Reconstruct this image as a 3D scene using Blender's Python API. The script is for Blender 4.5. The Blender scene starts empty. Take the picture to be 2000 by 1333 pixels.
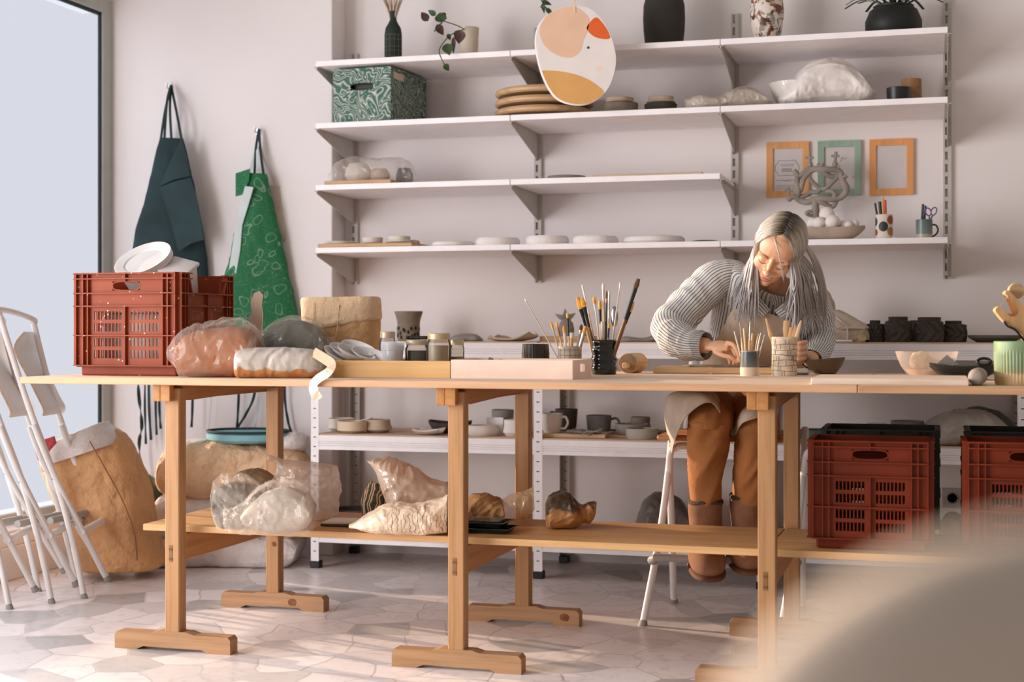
import bpy, bmesh, math, random
from mathutils import Vector, Matrix, noise
V = Vector
PI = math.pi
random.seed(7)
sc_ = bpy.context.scene
COL = sc_.collection

# ------------------------------------------------------------------ camera, world, sun, exposure
F = 2880.0                      # focal length in photo pixels (2000 wide)
TH = math.radians(16.05)        # the camera is turned this far left of the shelving wall's normal
CT, ST = math.cos(TH), math.sin(TH)
cam_d = bpy.data.cameras.new('camera'); cam = bpy.data.objects.new('camera', cam_d); COL.objects.link(cam)
cam.location = (0, 0, 1.0); cam.rotation_euler = (PI/2, 0, TH)
cam_d.sensor_width = 36; cam_d.lens = 36*F/2000; cam_d.shift_y = -20.5/2000
cam_d.clip_start = .02; cam_d.clip_end = 60
cam_d.dof.use_dof = True; cam_d.dof.focus_distance = 4.9; cam_d.dof.aperture_fstop = 2.8
sc_.camera = cam
sc_.view_settings.view_transform = 'Standard'; sc_.view_settings.look = 'None'
sc_.view_settings.gamma = 1; sc_.view_settings.use_curve_mapping = False
sc_.view_settings.exposure = 0.0
sc_.cycles.use_denoising = True
sc_.cycles.max_bounces = 8; sc_.cycles.transparent_max_bounces = 24
w = bpy.data.worlds.new('room_light'); sc_.world = w; w.use_nodes = True
wb = w.node_tree.nodes['Background']; wb.inputs[0].default_value = (1.0, .90, .83, 1); wb.inputs[1].default_value = .38

def light(name, kind, loc, energy, col, **k):
    d = bpy.data.lights.new(name, kind); d.energy = energy; d.color = col
    for a, b in k.items(): setattr(d, a, b)
    o = bpy.data.objects.new(name, d); o.location = loc; COL.objects.link(o); return o
def aim(o, d): o.rotation_euler = V(d).to_track_quat('-Z', 'Y').to_euler()
sun = light('sun', 'SUN', (-8, 8, 5), 9.0, (1, .74, .50), angle=.012); aim(sun, (1, -.25, -.215))
sky = light('street_daylight', 'AREA', (-4.3, 1.5, 1.45), 385, (.99, .97, .98), shape='RECTANGLE', size=4.2, size_y=2.6); aim(sky, (1, 0, 0))
sky2 = light('window_daylight', 'AREA', (-4.3, 7.0, 1.35), 64, (.86, .93, 1), shape='RECTANGLE', size=7.2, size_y=3.2); aim(sky2, (1, 0, 0))

# ------------------------------------------------------------------ placing: photo pixel on a plane of the room -> point
def at(px, py, Y):
    u = (px-1000)/F; Z = Y/(CT+u*ST)
    return V((u*Z*CT-Z*ST, Y, 1-(py-646)*Z/F))
def xat(px, Y): return at(px, 646, Y).x
def mpp(px, Y): return Y/(CT+(px-1000)/F*ST)/F      # metres per photo pixel there
def onz(px, py, z):
    u = (px-1000)/F; Z = (1-z)*F/(py-646)
    return V((u*Z*CT-Z*ST, u*Z*ST+Z*CT, z))

def P(px, py, Z):
    u = (px-1000)/F; return V((u*Z*CT-Z*ST, u*Z*ST+Z*CT, 1-(py-646)*Z/F))
def Zat(px, Y): return Y/(CT+(px-1000)/F*ST)
# ------------------------------------------------------------------ materials
def lin(c): return tuple((x/255/12.92 if x/255 <= .04045 else ((x/255+.055)/1.055)**2.4) for x in c)
class NT:
    def __init__(s, name):
        s.m = bpy.data.materials.new(name); s.m.use_nodes = True; s.t = s.m.node_tree
        s.b = s.t.nodes['Principled BSDF']; s.out = s.t.nodes['Material Output']
    def n(s, kind, ins=None, **k):
        x = s.t.nodes.new('ShaderNode'+kind)
        for a, b in k.items(): setattr(x, a, b)
        for a, b in (ins or {}).items():
            if isinstance(b, bpy.types.NodeSocket): s.t.links.new(b, x.inputs[a])
            else: x.inputs[a].default_value = b
        return x
    def l(s, a, b): s.t.links.new(a, b)
    def set(s, **k):
        for a, b in k.items():
            a = a.replace('_', ' ')
            if isinstance(b, bpy.types.NodeSocket): s.l(b, s.b.inputs[a])
            else: s.b.inputs[a].default_value = b
    def coord(s, scale=(1,1,1), src='Object', rot=(0,0,0)):
        c = s.n('TexCoord'); mp = s.n('Mapping', {'Vector': c.outputs[src], 'Scale': scale, 'Rotation': rot}); return mp.outputs[0]
    def ramp(s, fac, stops):
        r = s.n('ValToRGB', {'Fac': fac}); e = r.color_ramp.elements
        while len(e) < len(stops): e.new(.5)
        for el, (p, c) in zip(e, stops): el.position = p; el.color = (*lin(c), 1)
        return r.outputs[0]
    def bump(s, h, strength=.3, dist=.01):
        b = s.n('Bump', {'Height': h, 'Strength': strength, 'Distance': dist}); s.l(b.outputs[0], s.b.inputs['Normal'])
MC = {}
def pl(name, c, rough=.6, var=.08, scale=12, bump=0, bscale=60, metal=0, spec=.4, bdist=.004, coat=0):
    if name in MC: return MC[name]
    t = NT(name); co = t.coord()
    nz = t.n('TexNoise', {'Vector': co, 'Scale': scale, 'Detail': 5})
    a = tuple(max(0, x*(1-var)) for x in c); b = tuple(min(255, x*(1+var*.7)) for x in c)
    t.set(Base_Color=t.ramp(nz.outputs[0], [(.3, a), (.7, b)]), Roughness=rough, Metallic=metal, Specular_IOR_Level=spec, Coat_Weight=coat)
    if bump:
        n2 = t.n('TexNoise', {'Vector': co, 'Scale': bscale, 'Detail': 6}); t.bump(n2.outputs[0], bump, bdist)
    MC[name] = t.m; return t.m
def wood(name, c1, c2, axis='x', scale=1.0, rough=.55, knots=0):
    if name in MC: return MC[name]
    t = NT(name); k = {'x': (.7, 14, 14), 'y': (14, .7, 14), 'z': (14, 14, .7)}[axis]
    co = t.coord(tuple(v*scale for v in k))
    nz = t.n('TexNoise', {'Vector': co, 'Scale': 3.0, 'Detail': 7, 'Roughness': .62, 'Distortion': .35})
    c = t.ramp(nz.outputs[0], [(.28, c2), (.5, c1), (.74, tuple(min(255, x*1.08) for x in c1))])
    t.set(Base_Color=c, Roughness=rough, Specular_IOR_Level=.3); t.bump(nz.outputs[0], .06, .002)
    MC[name] = t.m; return t.m
def film(name, c, alpha=.35, rough=.22, bump=.7, bscale=30, trans=.5):
    """thin crumpled plastic: part see-through, part milky, with gloss"""
    if name in MC: return MC[name]
    t = NT(name); co = t.coord()
    v = t.n('TexNoise', {'Vector': co, 'Scale': bscale*.42, 'Detail': 3, 'Distortion': .7})
    b = t.n('Bump', {'Height': v.outputs[0], 'Strength': bump, 'Distance': .02})
    d = t.n('BsdfDiffuse', {'Color': (*lin(c), 1), 'Normal': b.outputs[0]}); tl = t.n('BsdfTranslucent', {'Color': (*lin(c), 1), 'Normal': b.outputs[0]})
    m1 = t.n('MixShader', {0: trans, 1: d.outputs[0], 2: tl.outputs[0]})
    g = t.n('BsdfGlossy', {'Color': (1, 1, 1, 1), 'Roughness': rough, 'Normal': b.outputs[0]})
    m2 = t.n('MixShader', {0: .10, 1: m1.outputs[0], 2: g.outputs[0]})
    tr = t.n('BsdfTransparent'); m3 = t.n('MixShader', {0: alpha, 1: tr.outputs[0], 2: m2.outputs[0]})
    t.l(m3.outputs[0], t.out.inputs[0]); MC[name] = t.m; return t.m
def glass(name, c=(246, 244, 240), alpha=.35):
    if name in MC: return MC[name]
    t = NT(name); tr = t.n('BsdfTransparent', {'Color': (*lin(c), 1)}); g = t.n('BsdfGlossy', {'Roughness': .05})
    d = t.n('BsdfDiffuse', {'Color': (*lin(c), 1)}); f = t.n('LayerWeight', {'Blend': .14})
    m0 = t.n('MixShader', {0: .05, 1: tr.outputs[0], 2: d.outputs[0]})
    m = t.n('MixShader', {0: f.outputs['Fresnel'], 1: m0.outputs[0], 2: g.outputs[0]})
    t.l(m.outputs[0], t.out.inputs[0]); MC[name] = t.m; return t.m

WHITE = pl('white_metal', (242, 238, 238), .45, .02)
PLAS = pl('white_plaster', (232, 226, 224), .8, .03, 6, .08, 90)

# ------------------------------------------------------------------ mesh helpers (all add to a bmesh)
def BM(): return bmesh.new()
def quad(bm, a, b, c, d): return bm.faces.new([bm.verts.new(p) for p in (a, b, c, d)])
def box(bm, lo, hi, bev=0, seg=1, M=None):
    r = bmesh.ops.create_cube(bm, size=1); vs = r['verts']
    lo, hi = V(lo), V(hi); c = (lo+hi)/2; s = hi-lo
    for v in vs: v.co = V((v.co.x*s.x, v.co.y*s.y, v.co.z*s.z))+c
    if bev:
        es = list({e for v in vs for e in v.link_edges})
        r = bmesh.ops.bevel(bm, geom=es, offset=bev, segments=seg, affect='EDGES', profile=.5)
        vs = list({v for f in r['faces'] for v in f.verts} | {v for v in vs if v.is_valid})
    if M is not None:
        for v in vs: v.co = M @ v.co
    return vs
def cbox(bm, c, s, bev=0, M=None, seg=1):
    c, s = V(c), V(s); return box(bm, c-s/2, c+s/2, bev, seg, M)
def loft(bm, rings, caps=True, closed=True, uvl=None, mi=0):
    """rings: lists of points with equal counts; uv: u along the ring, v along the loft"""
    R = [[bm.verts.new(p) for p in r] for r in rings]; n = len(R[0]); fs = []
    for i in range(len(R)-1):
        for j in range(n if closed else n-1):
            k = (j+1) % n; f = bm.faces.new((R[i][j], R[i][k], R[i+1][k], R[i+1][j])); f.material_index = mi; fs.append(f)
            if uvl is not None:
                for lp, (a, b) in zip(f.loops, ((j, i), (j+1, i), (j+1, i+1), (j, i+1))): lp[uvl].uv = (a/n, b/(len(R)-1))
    if caps and closed:
        for r, fl in ((R[0], True), (R[-1], False)):
            f = bm.faces.new(r[::-1] if fl else r); f.material_index = mi
    return R
def lathe(bm, prof, seg=32, c=(0, 0, 0), M=None, wob=0, seed=0, sx=1, sy=1, mi=0):
    """profile of (radius, height); radius 0 at an end closes it"""
    c = V(c); rings = []
    for (r, z) in prof:
        ring = []
        for j in range(seg):
            a = 2*PI*j/seg
            k = 1+wob*noise.noise(V((math.cos(a)*1.3+seed*7.3, math.sin(a)*1.3, z*9))) if wob else 1
            p = V((r*k*math.cos(a)*sx, r*k*math.sin(a)*sy, z))
            ring.append((M @ p if M is not None else p)+c)
        rings.append(ring)
    loft(bm, rings, True, True, None, mi)
def frames(pts):
    pts = [V(p) for p in pts]; T = []
    for i in range(len(pts)):
        a = pts[max(i-1, 0)]; b = pts[min(i+1, len(pts)-1)]; d = b-a
        T.append(d.normalized() if d.length > 1e-9 else V((0, 0, 1)))
    n = T[0].orthogonal().normalized(); out = []
    for i, t in enumerate(T):
        n = (n-t*n.dot(t)); n = n.normalized() if n.length > 1e-6 else t.orthogonal().normalized()
        out.append((t, n, t.cross(n)))
    return pts, out
def smooth_path(pts, n=8):
    pts = [V(p) for p in pts]; out = []
    for i in range(len(pts)-1):
        p0, p1, p2, p3 = pts[max(i-1, 0)], pts[i], pts[i+1], pts[min(i+2, len(pts)-1)]
        for k in range(n):
            t = k/n; out.append(.5*((2*p1)+(p2-p0)*t+(2*p0-5*p1+4*p2-p3)*t*t+(3*p1-p0-3*p2+p3)*t**3))
    return out+[pts[-1]]
def tube(bm, pts, r, seg=10, flat=1.0, mi=0, nrm=None):
    pts, fr = frames(pts); n = len(pts); rs = r if isinstance(r, (list, tuple)) else [r]*n
    if len(rs) != n: rs = [rs[min(len(rs)-2, int(i/(n-1)*(len(rs)-1)))]*(1-(i/(n-1)*(len(rs)-1)-min(len(rs)-2, int(i/(n-1)*(len(rs)-1)))))+rs[min(len(rs)-2, int(i/(n-1)*(len(rs)-1)))+1]*(i/(n-1)*(len(rs)-1)-min(len(rs)-2, int(i/(n-1)*(len(rs)-1)))) for i in range(n)]
    rings = []
    for p, (t, a, b), q in zip(pts, fr, rs):
        if nrm is not None:
            a = V(nrm); a = (a-t*a.dot(t)).normalized(); b = t.cross(a)
        rings.append([p+a*(q*flat*math.cos(2*PI*j/seg))+b*(q*math.sin(2*PI*j/seg)) for j in range(seg)])
    loft(bm, rings, True, True, None, mi)
def prism(bm, outline, d, M=None, bev=0):
    """outline (x, y) extruded from z=0 to d"""
    n = len(outline); A = [V((x, y, 0)) for x, y in outline]; B = [V((x, y, d)) for x, y in outline]
    if M is not None: A = [M @ p for p in A]; B = [M @ p for p in B]
    a = [bm.verts.new(p) for p in A]; b = [bm.verts.new(p) for p in B]
    f1 = bm.faces.new(a[::-1]); f2 = bm.faces.new(b)
    for i in range(n): bm.faces.new((a[i], a[(i+1) % n], b[(i+1) % n], b[i]))
    if bev: bmesh.ops.bevel(bm, geom=list(f2.edges)+list(f1.edges), offset=bev, segments=2, affect='EDGES', profile=.5)
def bag(bm, c, R, p=2.4, amp=.05, freq=3, ridge=.5, seed=0, sub=4, flat=.75, stretch=(1, 1, 1), M=None, taper=0, shape=None, mi=0):
    """soft lump: superellipsoid with crumple ridges and a flattened underside; R radii"""
    r = bmesh.ops.create_icosphere(bm, subdivisions=sub, radius=1); c = V(c); o = V((seed*13.7, seed*5.1, seed*2.3)); m = min(R)
    for v in r['verts']:
        d = v.co.normalized()
        t = (abs(d.x)**p+abs(d.y)**p+abs(d.z)**p)**(-1/p)
        q = V((d.x*t*R[0], d.y*t*R[1], d.z*t*R[2]))
        s = V((d.x*stretch[0], d.y*stretch[1], d.z*stretch[2]))*freq+o
        n1 = noise.noise(s); n2 = 1-2*abs(noise.noise(s*1.9+V((3, 1, 7)))); n3 = 1-2*abs(noise.noise(s*4.3+V((9, 4, 1))))
        q += d*(amp*m*4*((1-ridge)*n1+ridge*(.55*n2+.3*n3)))*.5
        if shape: q = shape(q, d)
        if taper: q.x *= 1-taper*q.z/R[2]; q.y *= 1-taper*q.z/R[2]
        zb = -R[2]*flat
        if q.z < zb: q.z = zb+(q.z-zb)*.06
        if M is not None: q = M @ q
        v.co = q+c
    for v in r['verts']:
        for f in v.link_faces: f.material_index = mi
    return r['verts']
def sheet(bm, nx, ny, fn, thick=0, uvl=None, mi=0):
    """fn(u, v) -> point; closed shell if thick"""
    G = [[V(fn(i/nx, j/ny)) for i in range(nx+1)] for j in range(ny+1)]
    A = [[bm.verts.new(p) for p in r] for r in G]
    def put(q, uvs):
        f = bm.faces.new(q); f.material_index = mi
        if uvl is not None:
            for lp, uv in zip(f.loops, uvs): lp[uvl].uv = uv
    uv = lambda i, j: (i/nx, j/ny)
    for j in range(ny):
        for i in range(nx): put((A[j][i], A[j][i+1], A[j+1][i+1], A[j+1][i]), (uv(i, j), uv(i+1, j), uv(i+1, j+1), uv(i, j+1)))
    if thick:
        N = []
        for j in range(ny+1):
            row = []
            for i in range(nx+1):
                a = G[j][min(i+1, nx)]-G[j][max(i-1, 0)]; b = G[min(j+1, ny)][i]-G[max(j-1, 0)][i]; n = a.cross(b)
                row.append(n.normalized() if n.length > 1e-12 else V((0, 0, 1)))
            N.append(row)
        B = [[bm.verts.new(G[j][i]-N[j][i]*thick) for i in range(nx+1)] for j in range(ny+1)]
        for j in range(ny):
            for i in range(nx): put((B[j+1][i], B[j+1][i+1], B[j][i+1], B[j][i]), (uv(i, j+1), uv(i+1, j+1), uv(i+1, j), uv(i, j)))
        for i in range(nx):
            put((A[0][i+1], A[0][i], B[0][i], B[0][i+1]), (uv(i+1, 0), uv(i, 0), uv(i, 0), uv(i+1, 0)))
            put((A[ny][i], A[ny][i+1], B[ny][i+1], B[ny][i]), (uv(i, ny), uv(i+1, ny), uv(i+1, ny), uv(i, ny)))
        for j in range(ny):
            put((A[j][0], A[j+1][0], B[j+1][0], B[j][0]), (uv(0, j), uv(0, j+1), uv(0, j+1), uv(0, j)))
            put((A[j+1][nx], A[j][nx], B[j][nx], B[j+1][nx]), (uv(nx, j+1), uv(nx, j), uv(nx, j), uv(nx, j+1)))
def holed(bm, us, vs, hole, th, M):
    """a panel on the grid us x vs with holes where hole(u, v) of the cell centre, th thick"""
    nu, nv = len(us)-1, len(vs)-1
    S = [[not hole((us[i]+us[i+1])/2, (vs[j]+vs[j+1])/2) for j in range(nv)] for i in range(nu)]
    cache = {}
    def vt(i, j, k):
        if (i, j, k) not in cache: cache[(i, j, k)] = bm.verts.new(M @ V((us[i], vs[j], k*th)))
        return cache[(i, j, k)]
    ok = lambda i, j: 0 <= i < nu and 0 <= j < nv and S[i][j]
    for i in range(nu):
        for j in range(nv):
            if not S[i][j]: continue
            bm.faces.new((vt(i, j, 1), vt(i+1, j, 1), vt(i+1, j+1, 1), vt(i, j+1, 1)))
            bm.faces.new((vt(i, j+1, 0), vt(i+1, j+1, 0), vt(i+1, j, 0), vt(i, j, 0)))
            if not ok(i-1, j): bm.faces.new((vt(i, j, 0), vt(i, j, 1), vt(i, j+1, 1), vt(i, j+1, 0)))
            if not ok(i+1, j): bm.faces.new((vt(i+1, j+1, 0), vt(i+1, j+1, 1), vt(i+1, j, 1), vt(i+1, j, 0)))
            if not ok(i, j-1): bm.faces.new((vt(i+1, j, 0), vt(i+1, j, 1), vt(i, j, 1), vt(i, j, 0)))
            if not ok(i, j+1): bm.faces.new((vt(i, j+1, 0), vt(i, j+1, 1), vt(i+1, j+1, 1), vt(i+1, j+1, 0)))

# ------------------------------------------------------------------ objects
def obj(name, bm, m, parent=None, loc=None, rotz=0, org=None, smooth=None):
    """links the bmesh as ONE mesh object; org: the mesh was built in world space, its origin goes there (children: the parent's place)"""
    if org is None and parent is not None and parent.get('_w'): org = parent.location
    if org is not None:
        bmesh.ops.translate(bm, verts=bm.verts, vec=-V(org))
    bmesh.ops.recalc_face_normals(bm, faces=bm.faces)
    if smooth is not None:
        for f in bm.faces: f.smooth = True
        for e in bm.edges:
            if len(e.link_faces) == 2 and e.calc_face_angle(0) > math.radians(smooth): e.smooth = False
    me = bpy.data.meshes.new(name); bm.to_mesh(me); bm.free()
    for x in (m if isinstance(m, (list, tuple)) else [m]): me.materials.append(x)
    o = bpy.data.objects.new(name, me); COL.objects.link(o)
    if parent is not None:
        o.parent = parent
        if loc is not None: o.location = loc
    else: o.location = loc if loc is not None else (org if org is not None else (0, 0, 0))
    o.rotation_euler.z = rotz
    return o
def tag(o, label, cat, group=None, kind=None):
    o['label'] = label; o['category'] = cat
    if group: o['group'] = group
    if kind: o['kind'] = kind
    return o
def thing(name, label, cat, loc=(0, 0, 0), rotz=0, group=None, world=False):
    o = bpy.data.objects.new(name, None); COL.objects.link(o); o.location = loc; o.rotation_euler.z = rotz; o.empty_display_size = .05
    if world: o['_w'] = 1
    return tag(o, label, cat, group)
def struct(name, bm, m, parent=None, smooth=None):
    o = obj(name, bm, m, parent, smooth=smooth)
    if parent is None: o['kind'] = 'structure'
    return o
def copy_tree(o, loc=None, rotz=None, label=None, parent=None):
    c = o.copy(); COL.objects.link(c)
    if parent is not None: c.parent = parent
    if loc is not None: c.location = loc
    if rotz is not None: c.rotation_euler.z = rotz
    if label: c['label'] = label
    for ch in list(o.children): copy_tree(ch, parent=c)
    return c
# ================================================================== the room
YW, YL, XC, XW = 6.22, 6.066, -2.575, -3.69      # shelving wall, apron wall, corner between them, window plane
t = NT('painted_wall'); co = t.coord(); nz = t.n('TexNoise', {'Vector': co, 'Scale': 1.3, 'Detail': 6})
t.set(Base_Color=t.ramp(nz.outputs[0], [(.3, (228, 219, 217)), (.7, (235, 227, 225))]), Roughness=.85, Specular_IOR_Level=.2)
n2 = t.n('TexNoise', {'Vector': co, 'Scale': 55, 'Detail': 4}); t.bump(n2.outputs[0], .06, .003); WALL = t.m
t = NT('broken_marble_floor'); co = t.coord()
n1 = t.n('TexNoise', {'Vector': co, 'Scale': 2.2, 'Detail': 2}); mv = t.n('VectorMath', {0: co, 1: t.n('VectorMath', {0: n1.outputs['Color'], 'Scale': .16}, operation='SCALE').outputs[0]}, operation='ADD')
v1 = t.n('TexVoronoi', {'Vector': mv.outputs[0], 'Scale': 5.4}, voronoi_dimensions='2D'); v2 = t.n('TexVoronoi', {'Vector': mv.outputs[0], 'Scale': 5.4}, voronoi_dimensions='2D', feature='DISTANCE_TO_EDGE')
sp = t.n('SeparateColor', {'Color': v1.outputs['Color']})
stone = t.ramp(sp.outputs[0], [(0, (236, 227, 226)), (.4, (250, 242, 241)), (.66, (234, 225, 223)), (.82, (220, 213, 212)), (.95, (184, 181, 181))])
vn = t.n('TexNoise', {'Vector': mv.outputs[0], 'Scale': 9, 'Detail': 8, 'Distortion': 2.2})
vein = t.ramp(vn.outputs[0], [(.34, (176, 174, 175)), (.45, (236, 233, 232)), (.7, (246, 243, 242))])
mx = t.n('MixRGB', {0: .35, 1: stone, 2: vein}, blend_type='MULTIPLY')
gm = t.n('MapRange', {'Value': v2.outputs['Distance'], 'From Min': .010, 'From Max': .024})
gn = t.n('TexNoise', {'Vector': co, 'Scale': 1.1, 'Detail': 3}); gr = t.ramp(gn.outputs[0], [(.35, (186, 180, 178)), (.65, (222, 214, 211))])
m3 = t.n('MixRGB', {0: gm.outputs[0], 1: gr, 2: mx.outputs[0]})
t.set(Base_Color=m3.outputs[0], Roughness=.3, Specular_IOR_Level=.6); t.bump(gm.outputs[0], .12, .003); FLOOR = t.m

bm = BM(); box(bm, (-5.2, -1.2, -.08), (3.2, YW+.2, 0)); struct('floor', bm, FLOOR)
bm = BM(); box(bm, (XC, YW, 0), (3.2, YW+.15, 3.0)); struct('wall_back', bm, WALL)
bm = BM(); box(bm, (XW-.004, YL, 0), (XC, YW+.15, 3.0), .004); struct('wall_back_left', bm, WALL)
bm = BM(); box(bm, (-3.95, -1.2, 2.53), (XW+.02, YL, 3.0)); struct('wall_left', bm, WALL)
bm = BM()
for x, a, b in ((-3.55, 0, .135), (-3.556, .135, .20)): box(bm, (-3.9, -1.2, a), (x, YL-.09, b), .004)
struct('baseboard_left', bm, pl('white_tile', (225, 220, 218), .3, .02))
GREYF = pl('grey_window_frame', (176, 178, 172), .45, .03)
win = bpy.data.objects.new('window_1', None); COL.objects.link(win); win['kind'] = 'structure'; win.location = (XW, 3, .2)
win['_w'] = 1
bm = BM()
box(bm, (XW-.014, 5.985, .2), (XW+.015, YL, 2.6), .004); box(bm, (XW-.1, -1.2, 2.462), (XW+.015, 5.99, 2.6), .004)
box(bm, (XW-.10, -1.2, .2), (XW+.02, 5.99, .243), .004)
box(bm, (XW-.10, 3.45, .2), (XW+.015, 3.55, 2.5), .004)
obj('window_frame', bm, GREYF, win)
bm = BM()
box(bm, (XW-.004, 5.972, .245), (XW+.006, 5.986, 2.462)); box(bm, (XW-.004, -1.2, 2.446), (XW+.006, 5.98, 2.463))
obj('gasket', bm, pl('black_rubber', (28, 42, 40), .6), win)
t = NT('frosted_glass'); tr = t.n('BsdfTransparent', {'Color': (.80, .81, .83, 1)}); em = t.n('Emission', {'Color': (.80, .86, 1, 1), 'Strength': .31})
m = t.n('AddShader', {0: tr.outputs[0], 1: em.outputs[0]}); t.l(m.outputs[0], t.out.inputs[0])
bm = BM(); box(bm, (XW-.012, 3.55, .243), (XW-.006, 5.976, 2.45)); obj('pane', bm, t.m, win)

# ------------------------------------------------------------------ wall shelving: four uprights with brackets, eleven boards
YS = 5.77; UX = [-2.526, -1.668, -.812, .043]; SH = [2.119, 1.856, 1.594, 1.328]; STK = .023
GAL = pl('pale_grey_steel', (190, 184, 176), .5, .04, metal=.0)
DSL = pl('slot_shadow_steel', (70, 66, 60), .6, .05)
UL = ['left', 'second from the left', 'third from the left', 'right']
UT = [2.25, 2.32, 2.33, 2.55]
for k, x in enumerate(UX):
    r = thing('shelf_upright', ['slotted steel shelf upright nearest the wall corner, behind the marbled box', 'slotted steel shelf upright behind the hanging painted disc',
        'slotted steel shelf upright just left of the picture frames', 'slotted steel shelf upright at the right end of the shelves'][k], 'shelf upright', (x, YW, 1.21), 0, 'slotted uprights of the wall shelving')
    bm = BM(); h = UT[k]-1.21
    box(bm, (-.016, -.018, 0), (-.0115, 0, h)); box(bm, (.0045, -.018, 0), (.016, 0, h)); box(bm, (-.012, -.006, 0), (.005, 0, h))
    box(bm, (-.0115, -.018, 0), (-.009, -.005, h)); box(bm, (.002, -.018, 0), (.0045, -.005, h))
    n = int(h/.05)
    for i in range(n): box(bm, (-.0095, -.0175, .05*i+.012), (.0025, -.012, .05*i+.03))
    obj('channel', bm, GAL, r)
    for z in SH:
        if k == 3 and z == SH[2]: continue
        bm = BM(); z0 = z-1.21; d = YW-YS
        prism(bm, [(-.012, z0-.002), (-d+.012, z0-.002), (-d+.012, z0-.012), (-.016, z0-.115), (-.012, z0-.115)], .003, Matrix(((0, 0, 1, -.0015), (1, 0, 0, 0), (0, 1, 0, 0), (0, 0, 0, 1))))
        box(bm, (-.012, -d+.012, z0-.0025), (.012, -.012, z0))
        prism(bm, [(0, 0), (.008, 0), (.008, .003), (0, .003)], .003, Matrix.Translation((-.004, -d+.09, z0-.026)))
        obj('bracket', bm, GAL, r)
SHW = pl('white_shelf_board', (246, 240, 241), .5, .02)
ROW = ['top shelf', 'second shelf', 'third shelf', 'lowest shelf']
CON = [['left board of the top wall shelf, carrying the black bottle vase', 'middle board of the top wall shelf, carrying the tall dark vase', 'right board of the top wall shelf, carrying the round black pot'],
       ['left board of the second wall shelf, under the marbled box', 'middle board of the second wall shelf, under the stacked grey bowls', 'right board of the second wall shelf, under the white sheeted bowl'],
       ['left board of the third wall shelf, under plastic wrapped pots', 'right board of the third wall shelf, under a thin wooden board'],
       ['left board of the lowest wall shelf, under a plank of raw clay bits', 'middle board of the lowest wall shelf, under white plaster discs', 'right board of the lowest wall shelf, under the pencil cup and scissors mug']]
for i, z in enumerate(SH):
    for k in range(3 if i != 2 else 2):
        bm = BM(); wd = UX[k+1]-UX[k]; box(bm, (-wd/2+.0012, YS-YW, 0), (wd/2-.0012, -.006, STK), .0015)
        tag(obj('wall_shelf_board', bm, SHW, loc=((UX[k]+UX[k+1])/2, YW, z)), 'white '+CON[i][k], 'shelf', 'white boards of the wall shelving')
ST_ = [z+STK for z in SH]

# ------------------------------------------------------------------ boltless rack along the wall
YR, YRB = 5.73, 6.19; PX = [-2.512, -1.54, -.648, .306, 1.27]
rk = thing('metal_rack', 'long white boltless metal rack of raw pottery along the wall behind the table', 'rack', (-1, YR, 0), world=True)
RWM = pl('white_rack_steel', (244, 239, 240), .4, .02); RBM = pl('grey_rack_steel', (170, 164, 158), .5, .03); BLK = pl('black_plastic', (24, 25, 25), .45)
CHIP = wood('chipboard', (206, 176, 150), (184, 150, 122), 'x', 3, .7)
for i, x in enumerate(PX):
    for (y, sgn, mm) in ((YR, 1, RWM), (YRB, -1, RBM)):
        bm = BM(); box(bm, (x-.018, min(y, y+sgn*.002), .03), (x+.018, max(y, y+sgn*.002), .950)); box(bm, (x-.018, min(y, y+sgn*.036), .03), (x-.016, max(y, y+sgn*.036), .950))
        for j in range(22):
            z = .07+.04*j
            for vv in box(bm, (x-.006, y-.0008 if sgn > 0 else y-.003, z), (x+.006, y+.001, z+.004)):
                for f in vv.link_faces: f.material_index = 1
        obj('post', bm, [mm, DSL], rk)
        bm = BM(); box(bm, (x-.021, min(y-.002, y+sgn*.038), 0), (x+.021, max(y+.002, y+sgn*.038), .03), .003); obj('foot', bm, BLK, rk)
LV = [.949, .560, .170]
for i in range(4):
    x0, x1 = PX[i]+.0185, PX[i+1]-.0185
    for z in LV:
        for y, s in ((YR, 1), (YRB, -1)):
            p = [(0, 0), (0, -.024), (.004, -.0265), (0, -.029), (0, -.0325), (.004, -.035), (0, -.0375), (0, -.041), (.004, -.0435), (0, -.046), (0, -.06), (.016, -.06), (.016, 0)]
            bm = BM(); prism(bm, [(s*a, b) for a, b in p], x1-x0, Matrix(((0, 0, 1, x0), (1, 0, 0, y), (0, 1, 0, z), (0, 0, 0, 1)))); obj('beam', bm, RWM, rk)
        bm = BM(); box(bm, (x0-.012, YR+.006, z-.004), (x1+.012, YRB-.006, z+.006)); obj('shelf_panel', bm, CHIP, rk)
RZ = [z+.006 for z in LV]

# ------------------------------------------------------------------ the long worktable: two tops, trestles, lower boards
PINE = wood('pine_top', (194, 152, 116), (174, 130, 94), 'x', 1, .5); PINEL = wood('pine_post', (170, 127, 86), (149, 106, 66), 'z', 1.2, .5)
PINEF = wood('pine_foot', (168, 128, 92), (144, 106, 72), 'x', 1.2, .55); PINEB = wood('pine_beam', (172, 120, 70), (148, 98, 50), 'y', 1.2, .5)
KNOT = pl('dark_knot', (120, 70, 34), .6, .2, 40)
TT, TB, TF, TR = .853, .832, 4.06, 5.20
xb = xat(1675, TF)
TOPLIT = wood('lit_top_pine', (226, 200, 178), (212, 180, 154), 'x', 1, .6)  # paler pine: light falling on the tabletops is put into this colour
def paint_top_light(bm):
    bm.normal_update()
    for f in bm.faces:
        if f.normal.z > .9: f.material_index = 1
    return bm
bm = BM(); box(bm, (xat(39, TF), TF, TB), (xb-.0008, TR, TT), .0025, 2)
tag(obj('tabletop', paint_top_light(bm), [PINE, TOPLIT], org=V((-1.5, 4.55, TB))), 'long pale pine tabletop carrying the crate, trays and brushes', 'tabletop')
bm = BM(); box(bm, (xb+.0008, TF, TB), (1.35, TR, TT), .0025, 2)
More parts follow.
